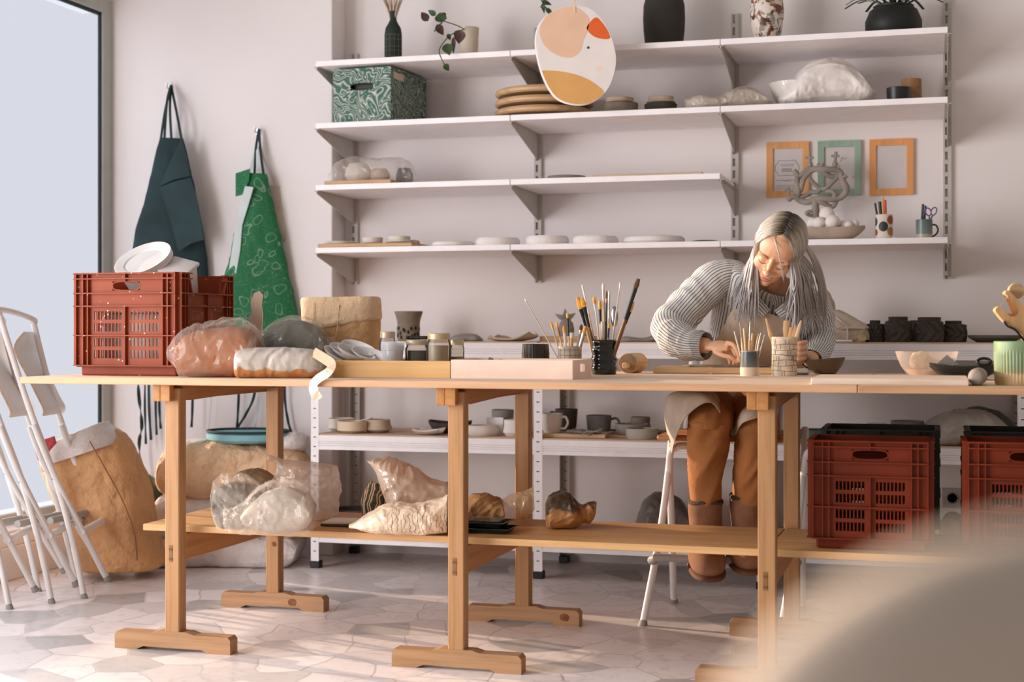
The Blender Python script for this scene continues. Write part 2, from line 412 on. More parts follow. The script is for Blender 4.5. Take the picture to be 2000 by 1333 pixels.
o = tag(obj('tabletop', paint_top_light(bm), [wood('pine_top_two', (190, 148, 112), (170, 126, 90), 'x', 1.1, .5), TOPLIT], org=V((.6, 4.55, TB))), 'shorter pine tabletop at the right under the green ribbed pot', 'tabletop')
bm = BM(); box(bm, (xat(1606, 4.75), 4.7, TB-.013), (xat(1762, 4.75), 4.78, TB), .002)
tag(obj('joining_batten', bm, wood('batten_block', (196, 120, 62), (150, 84, 42), 'y', 2), org=V((-.15, 4.74, TB-.013))), 'orange wooden batten under the joint of the two tabletops', 'batten')
def foot_outline(L):
    a, h = L/2, .056
    return [(-a, 0), (-a+.075, 0), (-a+.1, .011), (a-.1, .011), (a-.075, 0), (a, 0), (a, h-.012), (a-.009, h-.002), (.075, h-.002), (.05, h+.005), (-.05, h+.005), (-.075, h-.002), (-a+.009, h-.002), (-a, h-.012)]
def trestle(x, label):
    r = thing('trestle', label, 'trestle', (x, 4.14, 0), 0, 'pine trestles under the worktable')
    for y, kn in ((-.02, 0), (.70, 1)):
        bm = BM(); box(bm, (-.025, y, .055), (.025, y+.046, TB-.012 if y < 0 else TB-.002), .003)
        if y < 0:
            for dz, hh in ((.30, .014), (.272, .026), (.262, .012)): pass
        if kn:
            lathe(bm, [(0, -.001), (.009, -.001), (.009, .001), (0, .001)], 16, (.008, y-.0005, .235 if x < -2 else .345), Matrix.Rotation(PI/2, 3, 'X'), .2, 2, mi=1)
        obj('post', bm, [PINEL, KNOT], r)
        bm = BM(); prism(bm, foot_outline(.40), .05, Matrix(((1, 0, 0, 0), (0, 0, -1, y+.048), (0, 1, 0, 0), (0, 0, 0, 1))))
        if kn:
            lathe(bm, [(0, -.0012), (.0165, -.0012), (.0165, .0012), (0, .0012)], 20, (.08 if x < -2 else .15, y-.0015, .03), Matrix.Rotation(PI/2, 3, 'X'), .25, 3, 1.05, .8, mi=1)
        obj('foot', bm, [PINEF, KNOT], r)
        if y < 0:
            bm = BM(); cbox(bm, (-.004, y-.0002, .305), (.012, .002, .052)); obj('tenon_end', bm, wood('end_grain', (140, 96, 56), (116, 78, 44), 'x', 4), r)
            for z in (.288, .318):
                bm = BM(); cbox(bm, (-.004, y-.0008, z), (.012, .002, .007)); obj('wedge', bm, pl('dark_wedge', (96, 70, 48), .7), r)
    bm = BM(); box(bm, (-.016, .02, .276), (.016, .715, .359), .003); obj('stretcher', bm, PINEB, r)
    bm = BM(); box(bm, (-.052, -.048, TB-.052), (-.0255, .86, TB), .002); box(bm, (-.0255, -.048, TB-.052), (.008, -.0205, TB), .002)
    prism(bm, [(-.02, TB-.05), (.03, TB-.052), (.86, TB-.03), (.86, TB-.0005), (-.02, TB-.0005)], .022, Matrix(((0, 0, 1, .0), (1, 0, 0, .0275), (0, 1, 0, 0), (0, 0, 0, 1))))
    obj('top_beam', bm, PINEB, r)
trestle(-2.287, 'pine trestle at the left end of the worktable')
trestle(-1.357, 'middle pine trestle, its foot in the open floor')
trestle(-.451, 'pine trestle in front of the seated person, its foot blurred')
trestle(.95, 'pine trestle at the far right under the shorter tabletop')
LT, LB = .383, .3615
LW = wood('lower_board', (204, 160, 110), (186, 138, 86), 'x', .9, .5)
# the joint between the boards runs obliquely
xl = -.46
bm = BM(); prism(bm, [(xat(279.5, 4.2), 4.2), (xl-.004, 4.2), (xl+.006, 4.66), (xat(279.5, 4.2), 4.66)], LT-LB-.001, Matrix.Translation((0, 0, LB)), .002)
tag(obj('lower_shelf_board', bm, LW, org=V((-1.5, 4.43, LB))), 'long pale board on the trestle stretchers, under the wrapped clay bags', 'board')
bm = BM(); prism(bm, [(xl-.001, 4.2), (1.3, 4.2), (1.3, 4.66), (xl+.009, 4.66)], LT-LB-.001, Matrix.Translation((0, 0, LB)), .002)
tag(obj('lower_shelf_board', bm, LW, org=V((.4, 4.43, LB))), 'board on the trestle stretchers at the right, under the red crates', 'board')
# ================================================================== generic builders
def ploft(bm, rows, Z, depth, p=2.5, seg=84, n=64, amp=.0, freq=9, ridge=.6, seed=0, zmin=None, back=.0, uvl=None, mi=0):
    """soft body between two outlines: rows of (ax, ay, bx, by, depth factor) in photo pixels at view depth Z; real thickness `depth` metres"""
    A = [P(r[0], r[1], Z) for r in rows]; B = [P(r[2], r[3], Z) for r in rows]; D = [V((0, 0, r[4] if len(r) > 4 else 1)) for r in rows]
    n = max(n, 64) if amp else n; k = max(2, n//(len(rows)-1)); A, B, D = smooth_path(A, k), smooth_path(B, k), smooth_path(D, k)
    fw = V((-ST, CT, 0)); rings = []; o = V((seed*11.3, seed*3.1, seed*7.7))
    for a, b, d in zip(A, B, D):
        c = (a+b)/2; x = (b-a)/2; ring = []
        for j in range(seg):
            t = 2*PI*j/seg; cs, sn = math.cos(t), math.sin(t)
            e = (abs(cs)**p+abs(sn)**p)**(-1/p)
            q = x*(cs*e)+fw*(sn*e*depth*d.z)
            pt = c+q+fw*back
            if amp:
                s = pt*freq+o; wv = V((noise.noise(s*.8+V((1, 9, 4))), noise.noise(s*.8+V((7, 2, 5))), noise.noise(s*.8+V((3, 3, 8)))))*.9; s = s+wv
                r1_ = 1-abs(noise.noise(s))*2.2; r2_ = 1-abs(noise.noise(s*2.1+V((5, 2, 8))))*2.2; r3_ = 1-abs(noise.noise(s*4.4+V((2, 6, 3))))*2.2
                m = (1-ridge)*noise.noise(s*.6)+ridge*(.55*r1_+.35*r2_*abs(r2_)+.2*r3_)
                if q.length > 1e-6: pt = pt+q.normalized()*(amp*m)
            if zmin is not None and pt.z < zmin: pt.z = zmin
            ring.append(pt)
        rings.append(ring)
    loft(bm, rings, True, True, uvl, mi)
def ribbon(bm, pts, w, th=.0015, n=6, nrm=(0, -1, 0), twist=0):
    pts = smooth_path(pts, n); pts, fr = frames(pts); rings = []
    for i, (p, (t, a, b)) in enumerate(zip(pts, fr)):
        N = V(nrm); N = (N-t*N.dot(t)).normalized(); s = t.cross(N)
        if twist:
            an = twist*math.sin(i*.9)*.9; s, N = s*math.cos(an)+N*math.sin(an), N*math.cos(an)-s*math.sin(an)
        rings.append([p+s*w/2+N*th/2, p-s*w/2+N*th/2, p-s*w/2-N*th/2, p+s*w/2-N*th/2])
    loft(bm, rings)
def poly_sheet(bm, pts, Y, th=.004, bend=.01, seed=0):
    """thin cloth panel cut to an outline of photo pixels on the plane Y, gently bent"""
    from mathutils.geometry import delaunay_2d_cdt
    W = [at(px, py, Y) for px, py in pts]; co = [V((p.x, p.z)) for p in W]; n = len(co)
    lo = V((min(c.x for c in co), min(c.y for c in co))); hi = V((max(c.x for c in co), max(c.y for c in co))); st = max(hi.x-lo.x, hi.y-lo.y)/16
    extra = []
    y = lo.y
    while y < hi.y:
        x = lo.x
        while x < hi.x: extra.append(V((x+.01*random.random()*st, y))); x += st
        y += st
    vs, es, fs, *_ = delaunay_2d_cdt(co+extra, [(i, (i+1) % n) for i in range(n)], [], 1, 1e-5)
    f3 = lambda v: V((v.x, Y-.5*bend*(1+noise.noise(V((v.x*9+seed, v.y*3, seed*2.)))), v.y))
    a = [bm.verts.new(f3(v)) for v in vs]; b = [bm.verts.new(f3(v)+V((0, th, 0))) for v in vs]
    ed = {}
    for f in fs:
        bm.faces.new([a[i] for i in f]); bm.faces.new([b[i] for i in reversed(f)])
        for i in range(len(f)):
            k = (f[i], f[(i+1) % len(f)])
            if (k[1], k[0]) in ed: ed.pop((k[1], k[0]))
            else: ed[k] = 1
    for i, j in ed: bm.faces.new((a[j], a[i], b[i], b[j]))
    for v in [v for v in bm.verts if not v.link_faces]: bm.verts.remove(v)

# ================================================================== left of the room
# folded bar stools leaning by the window
SW = pl('stool_white_paint', (228, 224, 222), .35, .02); SSEAT = pl('stool_white_board', (218, 212, 208), .4, .02); SGREY = pl('grey_sleeve', (168, 164, 160), .5, .03)
PLY = wood('ply_edge', (190, 156, 124), (160, 124, 92), 'z', 3); SRUB = pl('stool_rubber', (150, 146, 142), .7)
GS = 'folded white bar stools by the window'
st = thing('folding_bar_stool', 'folded white bar stool by the window, nearest the brown paper sack', 'stool', P(185, 1168, 5.6)*1, 0, GS, world=True); st.location.z = 0
def tb(name, pts, r=.0115, m=SW, par=st, seg=12, n=5):
    bm = BM(); tube(bm, smooth_path(pts, n), r, seg); return obj(name, bm, m, par, smooth=40)
L1 = [P(-2, 612, 5.45), P(30, 715, 5.45), P(58, 800, 5.45), P(108, 935, 5.48), P(140, 1050, 5.5), P(163, 1160, 5.50)]
L2 = [P(66, 632, 5.85), P(90, 728, 5.85), P(116, 812, 5.85), P(151, 915, 5.86), P(184, 1022, 5.87), P(209, 1131, 5.86)]
L3 = [P(66, 830, 5.44), P(108, 933, 5.47), P(160, 1036, 5.54), P(206, 1126, 5.6)]
L4 = [P(119, 830, 5.8), P(151, 913, 5.84), P(205, 1012, 5.9), P(252, 1092, 5.95)]
for p in (L1, L2, L3, L4):
    o = tb('leg', p)
    e = p[-1]; d = (p[-1]-p[-2]).normalized(); f = tb('rubber_foot', [e-d*.004, e+d*.012, e+d*.024], [.009, .013, .0135], SRUB)
tb('back_rail', [L1[0], L1[0]+V((0, 0, .014)), (L1[0]+L2[0])/2+V((0, 0, .02)), L2[0]+V((0, 0, .014)), L2[0]])
tb('footrest', [P(158, 1040, 5.53), P(184, 1026, 5.72), P(213, 1011, 5.9)], .0135); tb('footrest_sleeve', [P(212, 1011.5, 5.895), P(228, 1002, 6.0), P(247, 989, 6.1)], .0165, SGREY)
tb('cross_bar', [P(98, 1018, 5.55), P(150, 1006, 5.75), P(184, 999, 5.9)], .0135, SGREY)
for a, b in ((L1[3], (-.013)), (L2[3], (-.013))):
    bm = BM(); lathe(bm, [(0, -.002), (.006, -.002), (.006, .003), (0, .004)], 10, a+V((ST*.0, -.0125, 0)), Matrix.Rotation(PI/2, 3, 'X')); obj('pivot_bolt', bm, pl('bolt_steel', (150, 150, 150), .3, metal=.8), st, smooth=30)
# bent seat board, standing up when folded
def seat_board(u, v):
    t = v*1.0; edge = [P(47, 648, 5.62), P(31, 668, 5.60), P(29, 690, 5.56), P(52, 735, 5.55), P(72, 775, 5.54), P(84, 800, 5.54), P(83, 812, 5.55)]
    far = [P(64, 648, 5.98), P(70, 668, 5.98), P(72, 690, 5.98), P(95, 735, 5.98), P(114, 775, 5.98), P(125, 795, 5.98), P(122, 806, 5.98)]
    e = smooth_path(edge, 4); f = smooth_path(far, 4); i = min(len(e)-1, int(round(v*(len(e)-1)))); return e[i].lerp(f[i], u)
bm = BM(); sheet(bm, 6, 24, seat_board, .006); obj('seat_board', bm, SSEAT, st, smooth=50)
bm = BM(); sheet(bm, 1, 24, lambda u, v: seat_board(-.012+u*.012, v), .0062); obj('plywood_edge', bm, PLY, st, smooth=50)
o = copy_tree(st, st.location+V((-.06, -.12, 0)), .0, 'folded white bar stool by the window, the middle one of three')
o = copy_tree(st, st.location+V((-.14, -.26, 0)), .0, 'folded white bar stool by the window, leftmost and partly out of the picture')

# paper sack leaning in the corner
KRAFT = pl('kraft_paper', (214, 164, 116), .8, .10, 7, .8, 22, bdist=.03); WPAP = pl('white_paper', (222, 212, 208), .8, .05, 9, .7, 24, bdist=.02)
KRAFT2 = pl('pale_kraft_paper', (224, 186, 148), .8, .10, 7, .8, 22, bdist=.03)
sk = thing('paper_sack', 'tall brown paper sack with white turned-down mouth leaning in the window corner', 'sack', P(232, 1108, 6.05), 0, world=True); sk.location.z = 0
bm = BM(); ploft(bm, [(163, 1112, 306, 1110, .7), (152, 1102, 316, 1096, .9), (142, 1050, 300, 1040, 1), (112, 970, 285, 955, 1), (90, 905, 262, 885, .95), (92, 880, 236, 850, .8), (100, 872, 214, 838, .6)], 6.0, .17, 2.8, amp=.020, freq=7, seed=3, n=80, seg=96, zmin=.002)
obj('sack_body', bm, KRAFT, sk, smooth=60)
bm = BM(); ploft(bm, [(93, 910, 240, 862, 1.04), (88, 893, 234, 848, 1.0), (92, 876, 213, 832, .86), (100, 868, 205, 824, .75), (112, 866, 196, 828, .4)], 5.99, .178, 2.8, amp=.008, freq=9, seed=5); obj('turned_down_mouth', bm, WPAP, sk, smooth=60)
bm = BM(); sheet(bm, 6, 6, lambda u, v: P(65+42*u+10*v, 868-16*u+32*v, 5.84)+V((0, -.012*math.sin(u*3), 0)), .002); obj('red_print_panel', bm, pl('red_print', (176, 70, 76), .7, .35, 40), sk, smooth=60)
bm = BM(); tube(bm, smooth_path([P(175, 862, 5.81), P(205, 915, 5.81), P(240, 980, 5.82), P(262, 1040, 5.83), P(268, 1095, 5.84)], 6), .0025, 6); obj('seam', bm, pl('seam_shadow', (150, 100, 60), .8), sk)

# pile of sacks under the table's left end
def soft(name, label, cat, rows, Z, depth, m, base=None, group=None, **k):
    bm = BM(); ploft(bm, rows, Z, depth, zmin=base, **k); xs = [(r[0]+r[2])/2 for r in rows]; ys = max(max(r[1], r[3]) for r in rows)
    return tag(obj(name, bm, m, org=P(sum(xs)/len(xs), ys, Z), smooth=60), label, cat, group)
soft('flat_sack', 'flat white sack lying on the floor, lowest of the sack pile', 'sack', [(314, 1062, 316, 1100), (330, 1042, 330, 1108), (420, 1040, 420, 1107), (520, 1042, 520, 1108), (572, 1044, 560, 1108), (590, 1058, 584, 1085)], 6.36, .17, WPAP, base=.002, seed=2, amp=.02, p=3)
soft('flat_sack', 'white sack in the middle of the sack pile, under the brown one', 'sack', [(312, 985, 314, 1040), (326, 968, 326, 1046), (420, 966, 420, 1042), (520, 966, 520, 1044), (580, 975, 575, 1046), (600, 1000, 596, 1030)], 6.36, .16, WPAP, seed=6, amp=.02, p=3)
soft('paper_sack', 'brown paper sack lying on its side on top of the white sacks', 'sack', [(318, 905, 318, 945, .8), (340, 876, 340, 967), (430, 866, 430, 969), (525, 870, 525, 968), (585, 884, 585, 958), (602, 905, 600, 940, .8)], 6.36, .16, KRAFT2, seed=4, amp=.03, freq=8, p=2.8)
soft('white_bag', 'crumpled white bag on the right end of the lying brown sack', 'bag', [(536, 868, 540, 884, .5), (556, 850, 560, 884), (580, 845, 584, 882), (600, 855, 602, 876, .7)], 6.4, .12, WPAP, seed=9, amp=.012)
soft('white_bag', 'folded white paper end on the left of the lying brown sack', 'bag', [(338, 872, 340, 886, .5), (356, 862, 362, 878), (385, 858, 392, 872), (404, 858, 406, 866, .7)], 6.4, .1, WPAP, seed=11, amp=.008)
ld = thing('tub_lid', 'round blue tub lid with a dark rim cord on the sack pile', 'lid', P(485, 866, 6.4), 0, world=True)
bm = BM(); c = P(484, 853, 6.38); lathe(bm, [(0, -.022), (.165, -.022), (.182, -.01), (.185, .012), (.17, .02), (0, .02)], 40, c, sx=1, sy=.8); obj('disc', bm, pl('pale_blue_plastic', (134, 186, 198), .45, .05), ld, smooth=40)
bm = BM(); tube(bm, [c+V((.18*math.cos(a), .145*math.sin(a), .024)) for a in [i*2*PI/40 for i in range(41)]], .006, 8); obj('rim_cord', bm, pl('dark_teal_cloth', (34, 60, 60), .8), ld, smooth=60)
soft('rubbish_bag', 'dark green bag against the wall behind the paper sacks', 'bag', [(268, 960, 268, 1080, .6), (278, 930, 280, 1092), (300, 935, 302, 1092), (320, 965, 322, 1080, .6)], 6.42, .08, pl('dark_green_bag', (70, 84, 78), .4, .15, 8, .5, 20), base=.002, seed=8, amp=.012)

# aprons on two wall hooks
DK = pl('dark_teal_denim', (36, 54, 57), .85, .22, 5, .25, 160, bdist=.002); DKS = pl('dark_strap', (30, 46, 46), .8)
CHR = pl('chrome', (220, 220, 220), .2, .02, metal=.9)
def hook(px, py, label):
    p = at(px, py, YL); r = thing('wall_hook', label, 'hook', p, 0, 'wall hooks')
    bm = BM(); lathe(bm, [(0, 0), (.014, 0), (.014, .004), (0, .005)], 16, M=Matrix.Rotation(PI/2, 3, 'X')); obj('hook_plate', bm, CHR, r, smooth=40)
    bm = BM(); tube(bm, smooth_path([(0, 0, 0), (0, -.026, -.006), (0, -.036, .004), (0, -.038, .016)], 5), [.004, .004, .004, .006], 8); obj('hook_arm', bm, CHR, r, smooth=50)
hook(333, 172, 'chrome wall hook holding the dark teal apron'); hook(505, 258, 'chrome wall hook holding the green and beige aprons')
ya = 5.985; za = Zat(330, ya)
ap = thing('apron', 'dark teal denim apron hanging on the hook next to the window', 'apron', at(333, 660, ya), 0, world=True)
bm = BM(); ploft(bm, [(312, 269, 358, 271, .35), (302, 310, 368, 312, .6), (285, 390, 384, 392, .9), (266, 450, 396, 450, 1), (260, 500, 404, 505, 1), (264, 570, 408, 575, 1), (270, 655, 405, 655, .9)], za, .032, 2.2, 72, 40, amp=.010, freq=7, ridge=.4, seed=2); obj('apron_cloth', bm, DK, ap, smooth=70)
bm = BM(); poly_sheet(bm, [(357, 269), (366, 305), (373, 344), (340, 352), (313, 364), (330, 325)], ya-.036, .004, .012, 1); obj('folded_bib', bm, DK, ap, smooth=50)
bm = BM(); poly_sheet(bm, [(314, 366), (341, 355), (374, 347), (388, 400), (399, 468), (374, 476), (350, 492), (336, 440)], ya-.038, .004, .012, 5); obj('folded_panel', bm, DK, ap, smooth=50)
hk = at(334, 166, YL-.03)
for a, b, c in ((322, 220, 314), (332, 215, 335), (344, 215, 355), (326, 200, 321)):
    bm = BM(); ribbon(bm, [hk, at(a, b, ya-.01), at(c, 274, ya-.006)], .012, .002); obj('neck_strap', bm, DKS, ap)
for pts, wd, tw in (([(268, 700), (271, 770), (277, 830), (272, 868), (278, 935), (287, 1000), (282, 985)], .016, 1), ([(284, 700), (283, 790), (285, 868)], .011, .6), ([(291, 690), (291, 790), (295, 860)], .013, .2),
                    ([(306, 690), (304, 790), (306, 850)], .011, .3), ([(312, 700), (311, 790), (314, 838)], .012, .6), ([(376, 700), (376, 790), (374, 835)], .012, .3), ([(322, 925), (305, 950), (290, 975), (284, 1000)], .014, .8)):
    bm = BM(); ribbon(bm, [at(x, y, ya+.012) for x, y in pts], wd, .0016, 8, twist=tw); obj('apron_string', bm, DKS, ap)
t = NT('green_vegetable_print'); co = t.coord(); nz = t.n('TexNoise', {'Vector': co, 'Scale': 7, 'Detail': 2}); mv = t.n('VectorMath', {0: co, 1: t.n('VectorMath', {0: nz.outputs['Color'], 'Scale': .12}, operation='SCALE').outputs[0]}, operation='ADD')
vo = t.n('TexVoronoi', {'Vector': mv.outputs[0], 'Scale': 15}); r1 = t.n('MapRange', {'Value': t.n('Math', {0: t.n('Math', {0: vo.outputs['Distance'], 1: .36}, operation='SUBTRACT').outputs[0]}, operation='ABSOLUTE').outputs[0], 'From Min': .012, 'From Max': .035, 'To Min': 1, 'To Max': 0})
w2 = t.n('TexNoise', {'Vector': co, 'Scale': 22, 'Detail': 1, 'Distortion': 2}); r2 = t.n('MapRange', {'Value': t.n('Math', {0: t.n('Math', {0: w2.outputs[0], 1: .55}, operation='SUBTRACT').outputs[0]}, operation='ABSOLUTE').outputs[0], 'From Min': .002, 'From Max': .008, 'To Min': 1, 'To Max': 0})
mxx = t.n('Math', {0: r1.outputs[0], 1: r2.outputs[0]}, operation='MAXIMUM')
cm = t.n('MixRGB', {0: t.n('Math', {0: mxx.outputs[0], 1: .30}, operation='MULTIPLY').outputs[0], 1: (*lin((26, 104, 62)), 1), 2: (*lin((196, 212, 190)), 1)}); t.set(Base_Color=cm.outputs[0], Roughness=.8); GRN = t.m
BEI = pl('beige_cloth', (206, 188, 176), .85, .08, 8, .2, 200, bdist=.001); LIN = pl('pale_grey_lining', (196, 204, 202), .8, .06, 9)
zb = Zat(500, 5.99)
ag = thing('apron', 'green apron with pale vegetable line print on the second wall hook', 'apron', at(515, 660, 6.03), 0, world=True)
bm = BM(); ploft(bm, [(486, 338, 518, 340, .4), (476, 380, 528, 380, .8), (463, 440, 545, 445, 1), (450, 500, 558, 505, 1), (440, 545, 569, 560, 1), (432, 600, 580, 615, 1), (428, 650, 590, 655, .9)], zb, .034, 2.2, 80, 40, amp=.016, freq=8, ridge=.4, seed=7); obj('apron_cloth', bm, GRN, ag, smooth=70)
bm = BM(); poly_sheet(bm, [(461, 339), (488, 330), (487, 352), (476, 380), (461, 384)], 5.955, .004, .01, 3); obj('bib_corner', bm, GRN, ag, smooth=50)
bm = BM(); poly_sheet(bm, [(480, 364), (496, 366), (486, 400), (474, 440), (470, 490), (460, 545), (455, 600), (441, 600), (449, 520), (462, 440), (470, 400)], 5.945, .005, .014, 4); obj('turned_lining', bm, LIN, ag, smooth=50)
hk = at(506, 252, YL-.03)
for a, b, c, d, m in ((497, 300, 481, 362, LIN), (500, 290, 497, 340, DKS), (508, 290, 515, 342, DKS), (503, 290, 503, 335, LIN)):
    bm = BM(); ribbon(bm, [hk, at(a, b, 6.02), at(c, d, 6.0)], .012, .002); obj('neck_strap', bm, m, ag)
for pts, wd, m in (([(468, 700), (466, 780), (463, 835)], .012, DKS), ([(500, 700), (497, 770), (480, 810), (462, 838)], .012, DKS), ([(560, 690), (556, 770), (562, 820), (569, 845)], .012, DKS), ([(506, 700), (504, 780), (498, 838)], .008, LIN), ([(415, 700), (412, 790), (406, 850)], .003, LIN)):
    bm = BM(); ribbon(bm, [at(x, y, 6.03) for x, y in pts], wd, .0016, 8, twist=.4); obj('apron_string', bm, m, ag)
ab = thing('apron', 'beige apron hanging behind the green one on the second wall hook', 'apron', at(545, 480, 6.05), 0, world=True)
bm = BM(); ploft(bm, [(512, 362, 556, 364, .5), (522, 400, 552, 402, 1), (535, 440, 556, 440, 1), (548, 470, 572, 466, 1), (562, 500, 570, 498, .6)], zb+.055, .010, 2.2, 40, 24, amp=.006, freq=14, seed=4); obj('apron_cloth', bm, BEI, ab, smooth=70)
bm = BM(); ribbon(bm, [hk, at(512, 300, 6.05), at(540, 364, 6.05)], .010, .002); obj('neck_strap', bm, BEI, ab)

# ================================================================== plastic crates
def crate(name, label, loc, W, D, H, m, rot=0, cut=None, group=None, clean=False):
    r = thing(name, label, 'crate', loc, rot, group); th = .004
    def panel(nm, L, M, handle=True, cutaway=False):
        bm = BM(); n = 16; a = L/2
        us = {-a, a, -.05, .05, -.008, .008, -a+.05, a-.05}
        g = []
        for s in (-1, 1):
            u0, u1 = (.014, a-.062); k = 8; p = (u1-u0)/k
            for i in range(k):
                x0, x1 = s*(u0+p*i+p*.16), s*(u0+p*i+p*.84); us |= {x0, x1}; g.append((min(x0, x1), max(x0, x1)))
        rows = [(.075*H/.335, .105*H/.335), (.117*H/.335, .145*H/.335), (.162*H/.335, .192*H/.335), (.204*H/.335, .234*H/.335)] if False else [(H*.17, H*.25), (H*.285, H*.365), (H*.43, H*.51), (H*.545, H*.625)]
        hz = (H*.825, H*.915); vs = {.028, H, hz[0], hz[1]}
        for q in rows: vs |= set(q)
        cutv = H*.80
        if cutaway: vs |= {cutv, H*.92}; us |= {-a+.075, a-.075}
        def hole(u, v):
            if handle and -.05 < u < .05 and hz[0] < v < hz[1]: return True
            if cutaway and v > cutv and abs(u) < a-.075: return True
            if cutaway and v > H*.92 and abs(u) < a-.05: return True
            return any(x0 < u < x1 for x0, x1 in g) and any(y0 < v < y1 for y0, y1 in rows)
        holed(bm, sorted(us), sorted(vs), hole, th, M)
        # moulded ribs standing out from the panel
        for v in (H*.10, H*.39, H*.675, H*.80, H*.94, H-.003):
            if cutaway and v > cutv:
                for s in (-1, 1): cbox(bm, (s*(a-.035), v, th+.006), (.07, .004, .014), 0, M)
            else: cbox(bm, (0, v, th+.006), (L, .004, .014), 0, M)
        for u in (-a+.002, -a+.028, -a+.046, 0, a-.046, a-.028, a-.002):
            top = (H*.81 if cutaway and abs(u) < a-.05 else H)
            if u == 0 and handle:
                for z0, z1 in ((.034, H*.675), (H*.915, H)): cbox(bm, (u, (z0+z1)/2, th+.005), (.003, z1-z0, .011), 0, M)
            else: cbox(bm, (u, (.034+top)/2, th+.005), (.003, top-.034, .011), 0, M)
        if cutaway:
            for s in (-1, 1): prism(bm, [(s*(a-.05), H), (s*(a-.044), H), (s*(a-.069), cutv), (s*(a-.075), cutv)], .016, M)
        if handle:
            o = [M @ V((.05*math.copysign(abs(math.cos(t))**.5, math.cos(t)), (hz[0]+hz[1])/2+(hz[1]-hz[0])/2*math.copysign(abs(math.sin(t))**.8, math.sin(t)), th*.5)) for t in [i*2*PI/32 for i in range(33)]]
            tube(bm, o, .003, 6)
        return obj(nm, bm, m, r)
    X = Matrix.Identity(4)
    def MM(ax, ay, ox, oy): return Matrix(((ax, 0, ay, ox), (ay*-1 if False else 0, 0, 0, 0), (0, 1, 0, 0), (0, 0, 0, 1)))
    e = .018
    panel('front_panel', W-2*e, Matrix(((1, 0, 0, 0), (0, 0, -1, -D/2+e), (0, 1, 0, 0), (0, 0, 0, 1))))
    panel('back_panel', W-2*e, Matrix(((-1, 0, 0, 0), (0, 0, 1, D/2-e), (0, 1, 0, 0), (0, 0, 0, 1))))
    panel('side_panel', D-2*e, Matrix(((0, 0, 1, W/2-e), (1, 0, 0, 0), (0, 1, 0, 0), (0, 0, 0, 1))), False, cut == 'right')
    panel('side_panel', D-2*e, Matrix(((0, 0, -1, -W/2+e), (-1, 0, 0, 0), (0, 1, 0, 0), (0, 0, 0, 1))), False, False)
    bm = BM(); box(bm, (-W/2+.026, -D/2+.026, 0), (W/2-.026, D/2-.026, .034), .006, 2)
    obj('base_tray', bm, m, r)
    return r
t = NT('brick_red_plastic'); co = t.coord(); nz = t.n('TexNoise', {'Vector': co, 'Scale': 6, 'Detail': 4}); bc = t.ramp(nz.outputs[0], [(.3, (128, 54, 26)), (.7, (146, 66, 36))])
spk = t.n('TexVoronoi', {'Vector': co, 'Scale': 75}); s2 = t.n('SeparateColor', {'Color': spk.outputs['Color']})
sm = t.n('Math', {0: t.n('Math', {0: spk.outputs['Distance'], 1: .2}, operation='LESS_THAN').outputs[0], 1: t.n('Math', {0: s2.outputs[0], 1: .86}, operation='GREATER_THAN').outputs[0]}, operation='MULTIPLY')
t.set(Base_Color=t.n('MixRGB', {0: sm.outputs[0], 1: bc, 2: (*lin((232, 200, 180)), 1)}).outputs[0], Roughness=.5, Specular_IOR_Level=.2); RED = t.m
RED2 = pl('dark_red_plastic', (118, 44, 20), .5, .12, 6, spec=.2)
x0, x1 = xat(136, 4.225), xat(351, 4.225); xq = (x0+x1)/2
crate('plastic_crate', 'brick red plastic crate standing on the tabletop with white tubs inside', ((x0+x1)/2, 4.225+.2, TT), x1-x0, .40, .335, RED, cut='right')
y = 4.235; x0, x1 = xat(1574, y), xat(1827, y); zf = LT
crate('plastic_crate', 'dark red plastic crate on the lower board, just right of the trestle', ((x0+x1)/2, y+.13, zf), x1-x0, .26, .308, RED2, group='red crates on the lower board')
x2 = xat(1877, y); crate('plastic_crate', 'dark red plastic crate on the lower board at the right edge of the picture', (x2+(x1-x0)/2, y+.13, zf), x1-x0, .26, .312, RED2, group='red crates on the lower board')
# white tub and lid in the crate on the table
bm = BM(); box(bm, (-.15, -.10, 0), (.11, .13, .17), .02, 2); box(bm, (-.155, -.105, .17), (.115, .135, .178), .003)
tag(obj('plastic_box', bm, pl('white_box_plastic', (236, 230, 226), .5, .02), loc=V((xq, 4.225+.2, TT+.036)), smooth=40), 'large white plastic box seen through the slots of the red crate', 'box')
TUB = pl('white_plastic', (214, 208, 206), .4, .02)
c = at(281, 510, 4.44); Mr = Matrix.Rotation(math.radians(-7), 3, 'Y') @ Matrix.Rotation(math.radians(36), 3, 'X')
tbk = thing('plastic_tub', 'white plastic tub tipped on its side in the red crate, lid facing out', 'tub', c)
bm = BM(); lathe(bm, [(0, 0), (.066, 0), (.072, .004), (.076, .004), (.094, .012), (.1, .012), (.1, -.01), (.096, -.012), (0, -.012)], 48, M=Mr); obj('lid', bm, TUB, tbk, smooth=30)
bm = BM(); lathe(bm, [(0, -.0125), (.093, -.0125), (.078, -.13), (0, -.13)], 40, M=Mr); obj('tub_body', bm, TUB, tbk, smooth=30)
c = at(350, 545, 4.46); Mr = Matrix.Rotation(math.radians(14), 3, 'Y') @ Matrix.Rotation(math.radians(30), 3, 'X')
bm = BM(); box(bm, (-.045, -.05, -.09), (.045, .05, .045), .012, 2, Mr.to_4x4()); box(bm, (-.05, -.055, .036), (.05, .055, .05), .005, 2, Mr.to_4x4()); tag(obj('plastic_box', bm, TUB, loc=c, smooth=40), 'small white plastic box beside the tub in the red crate', 'box')
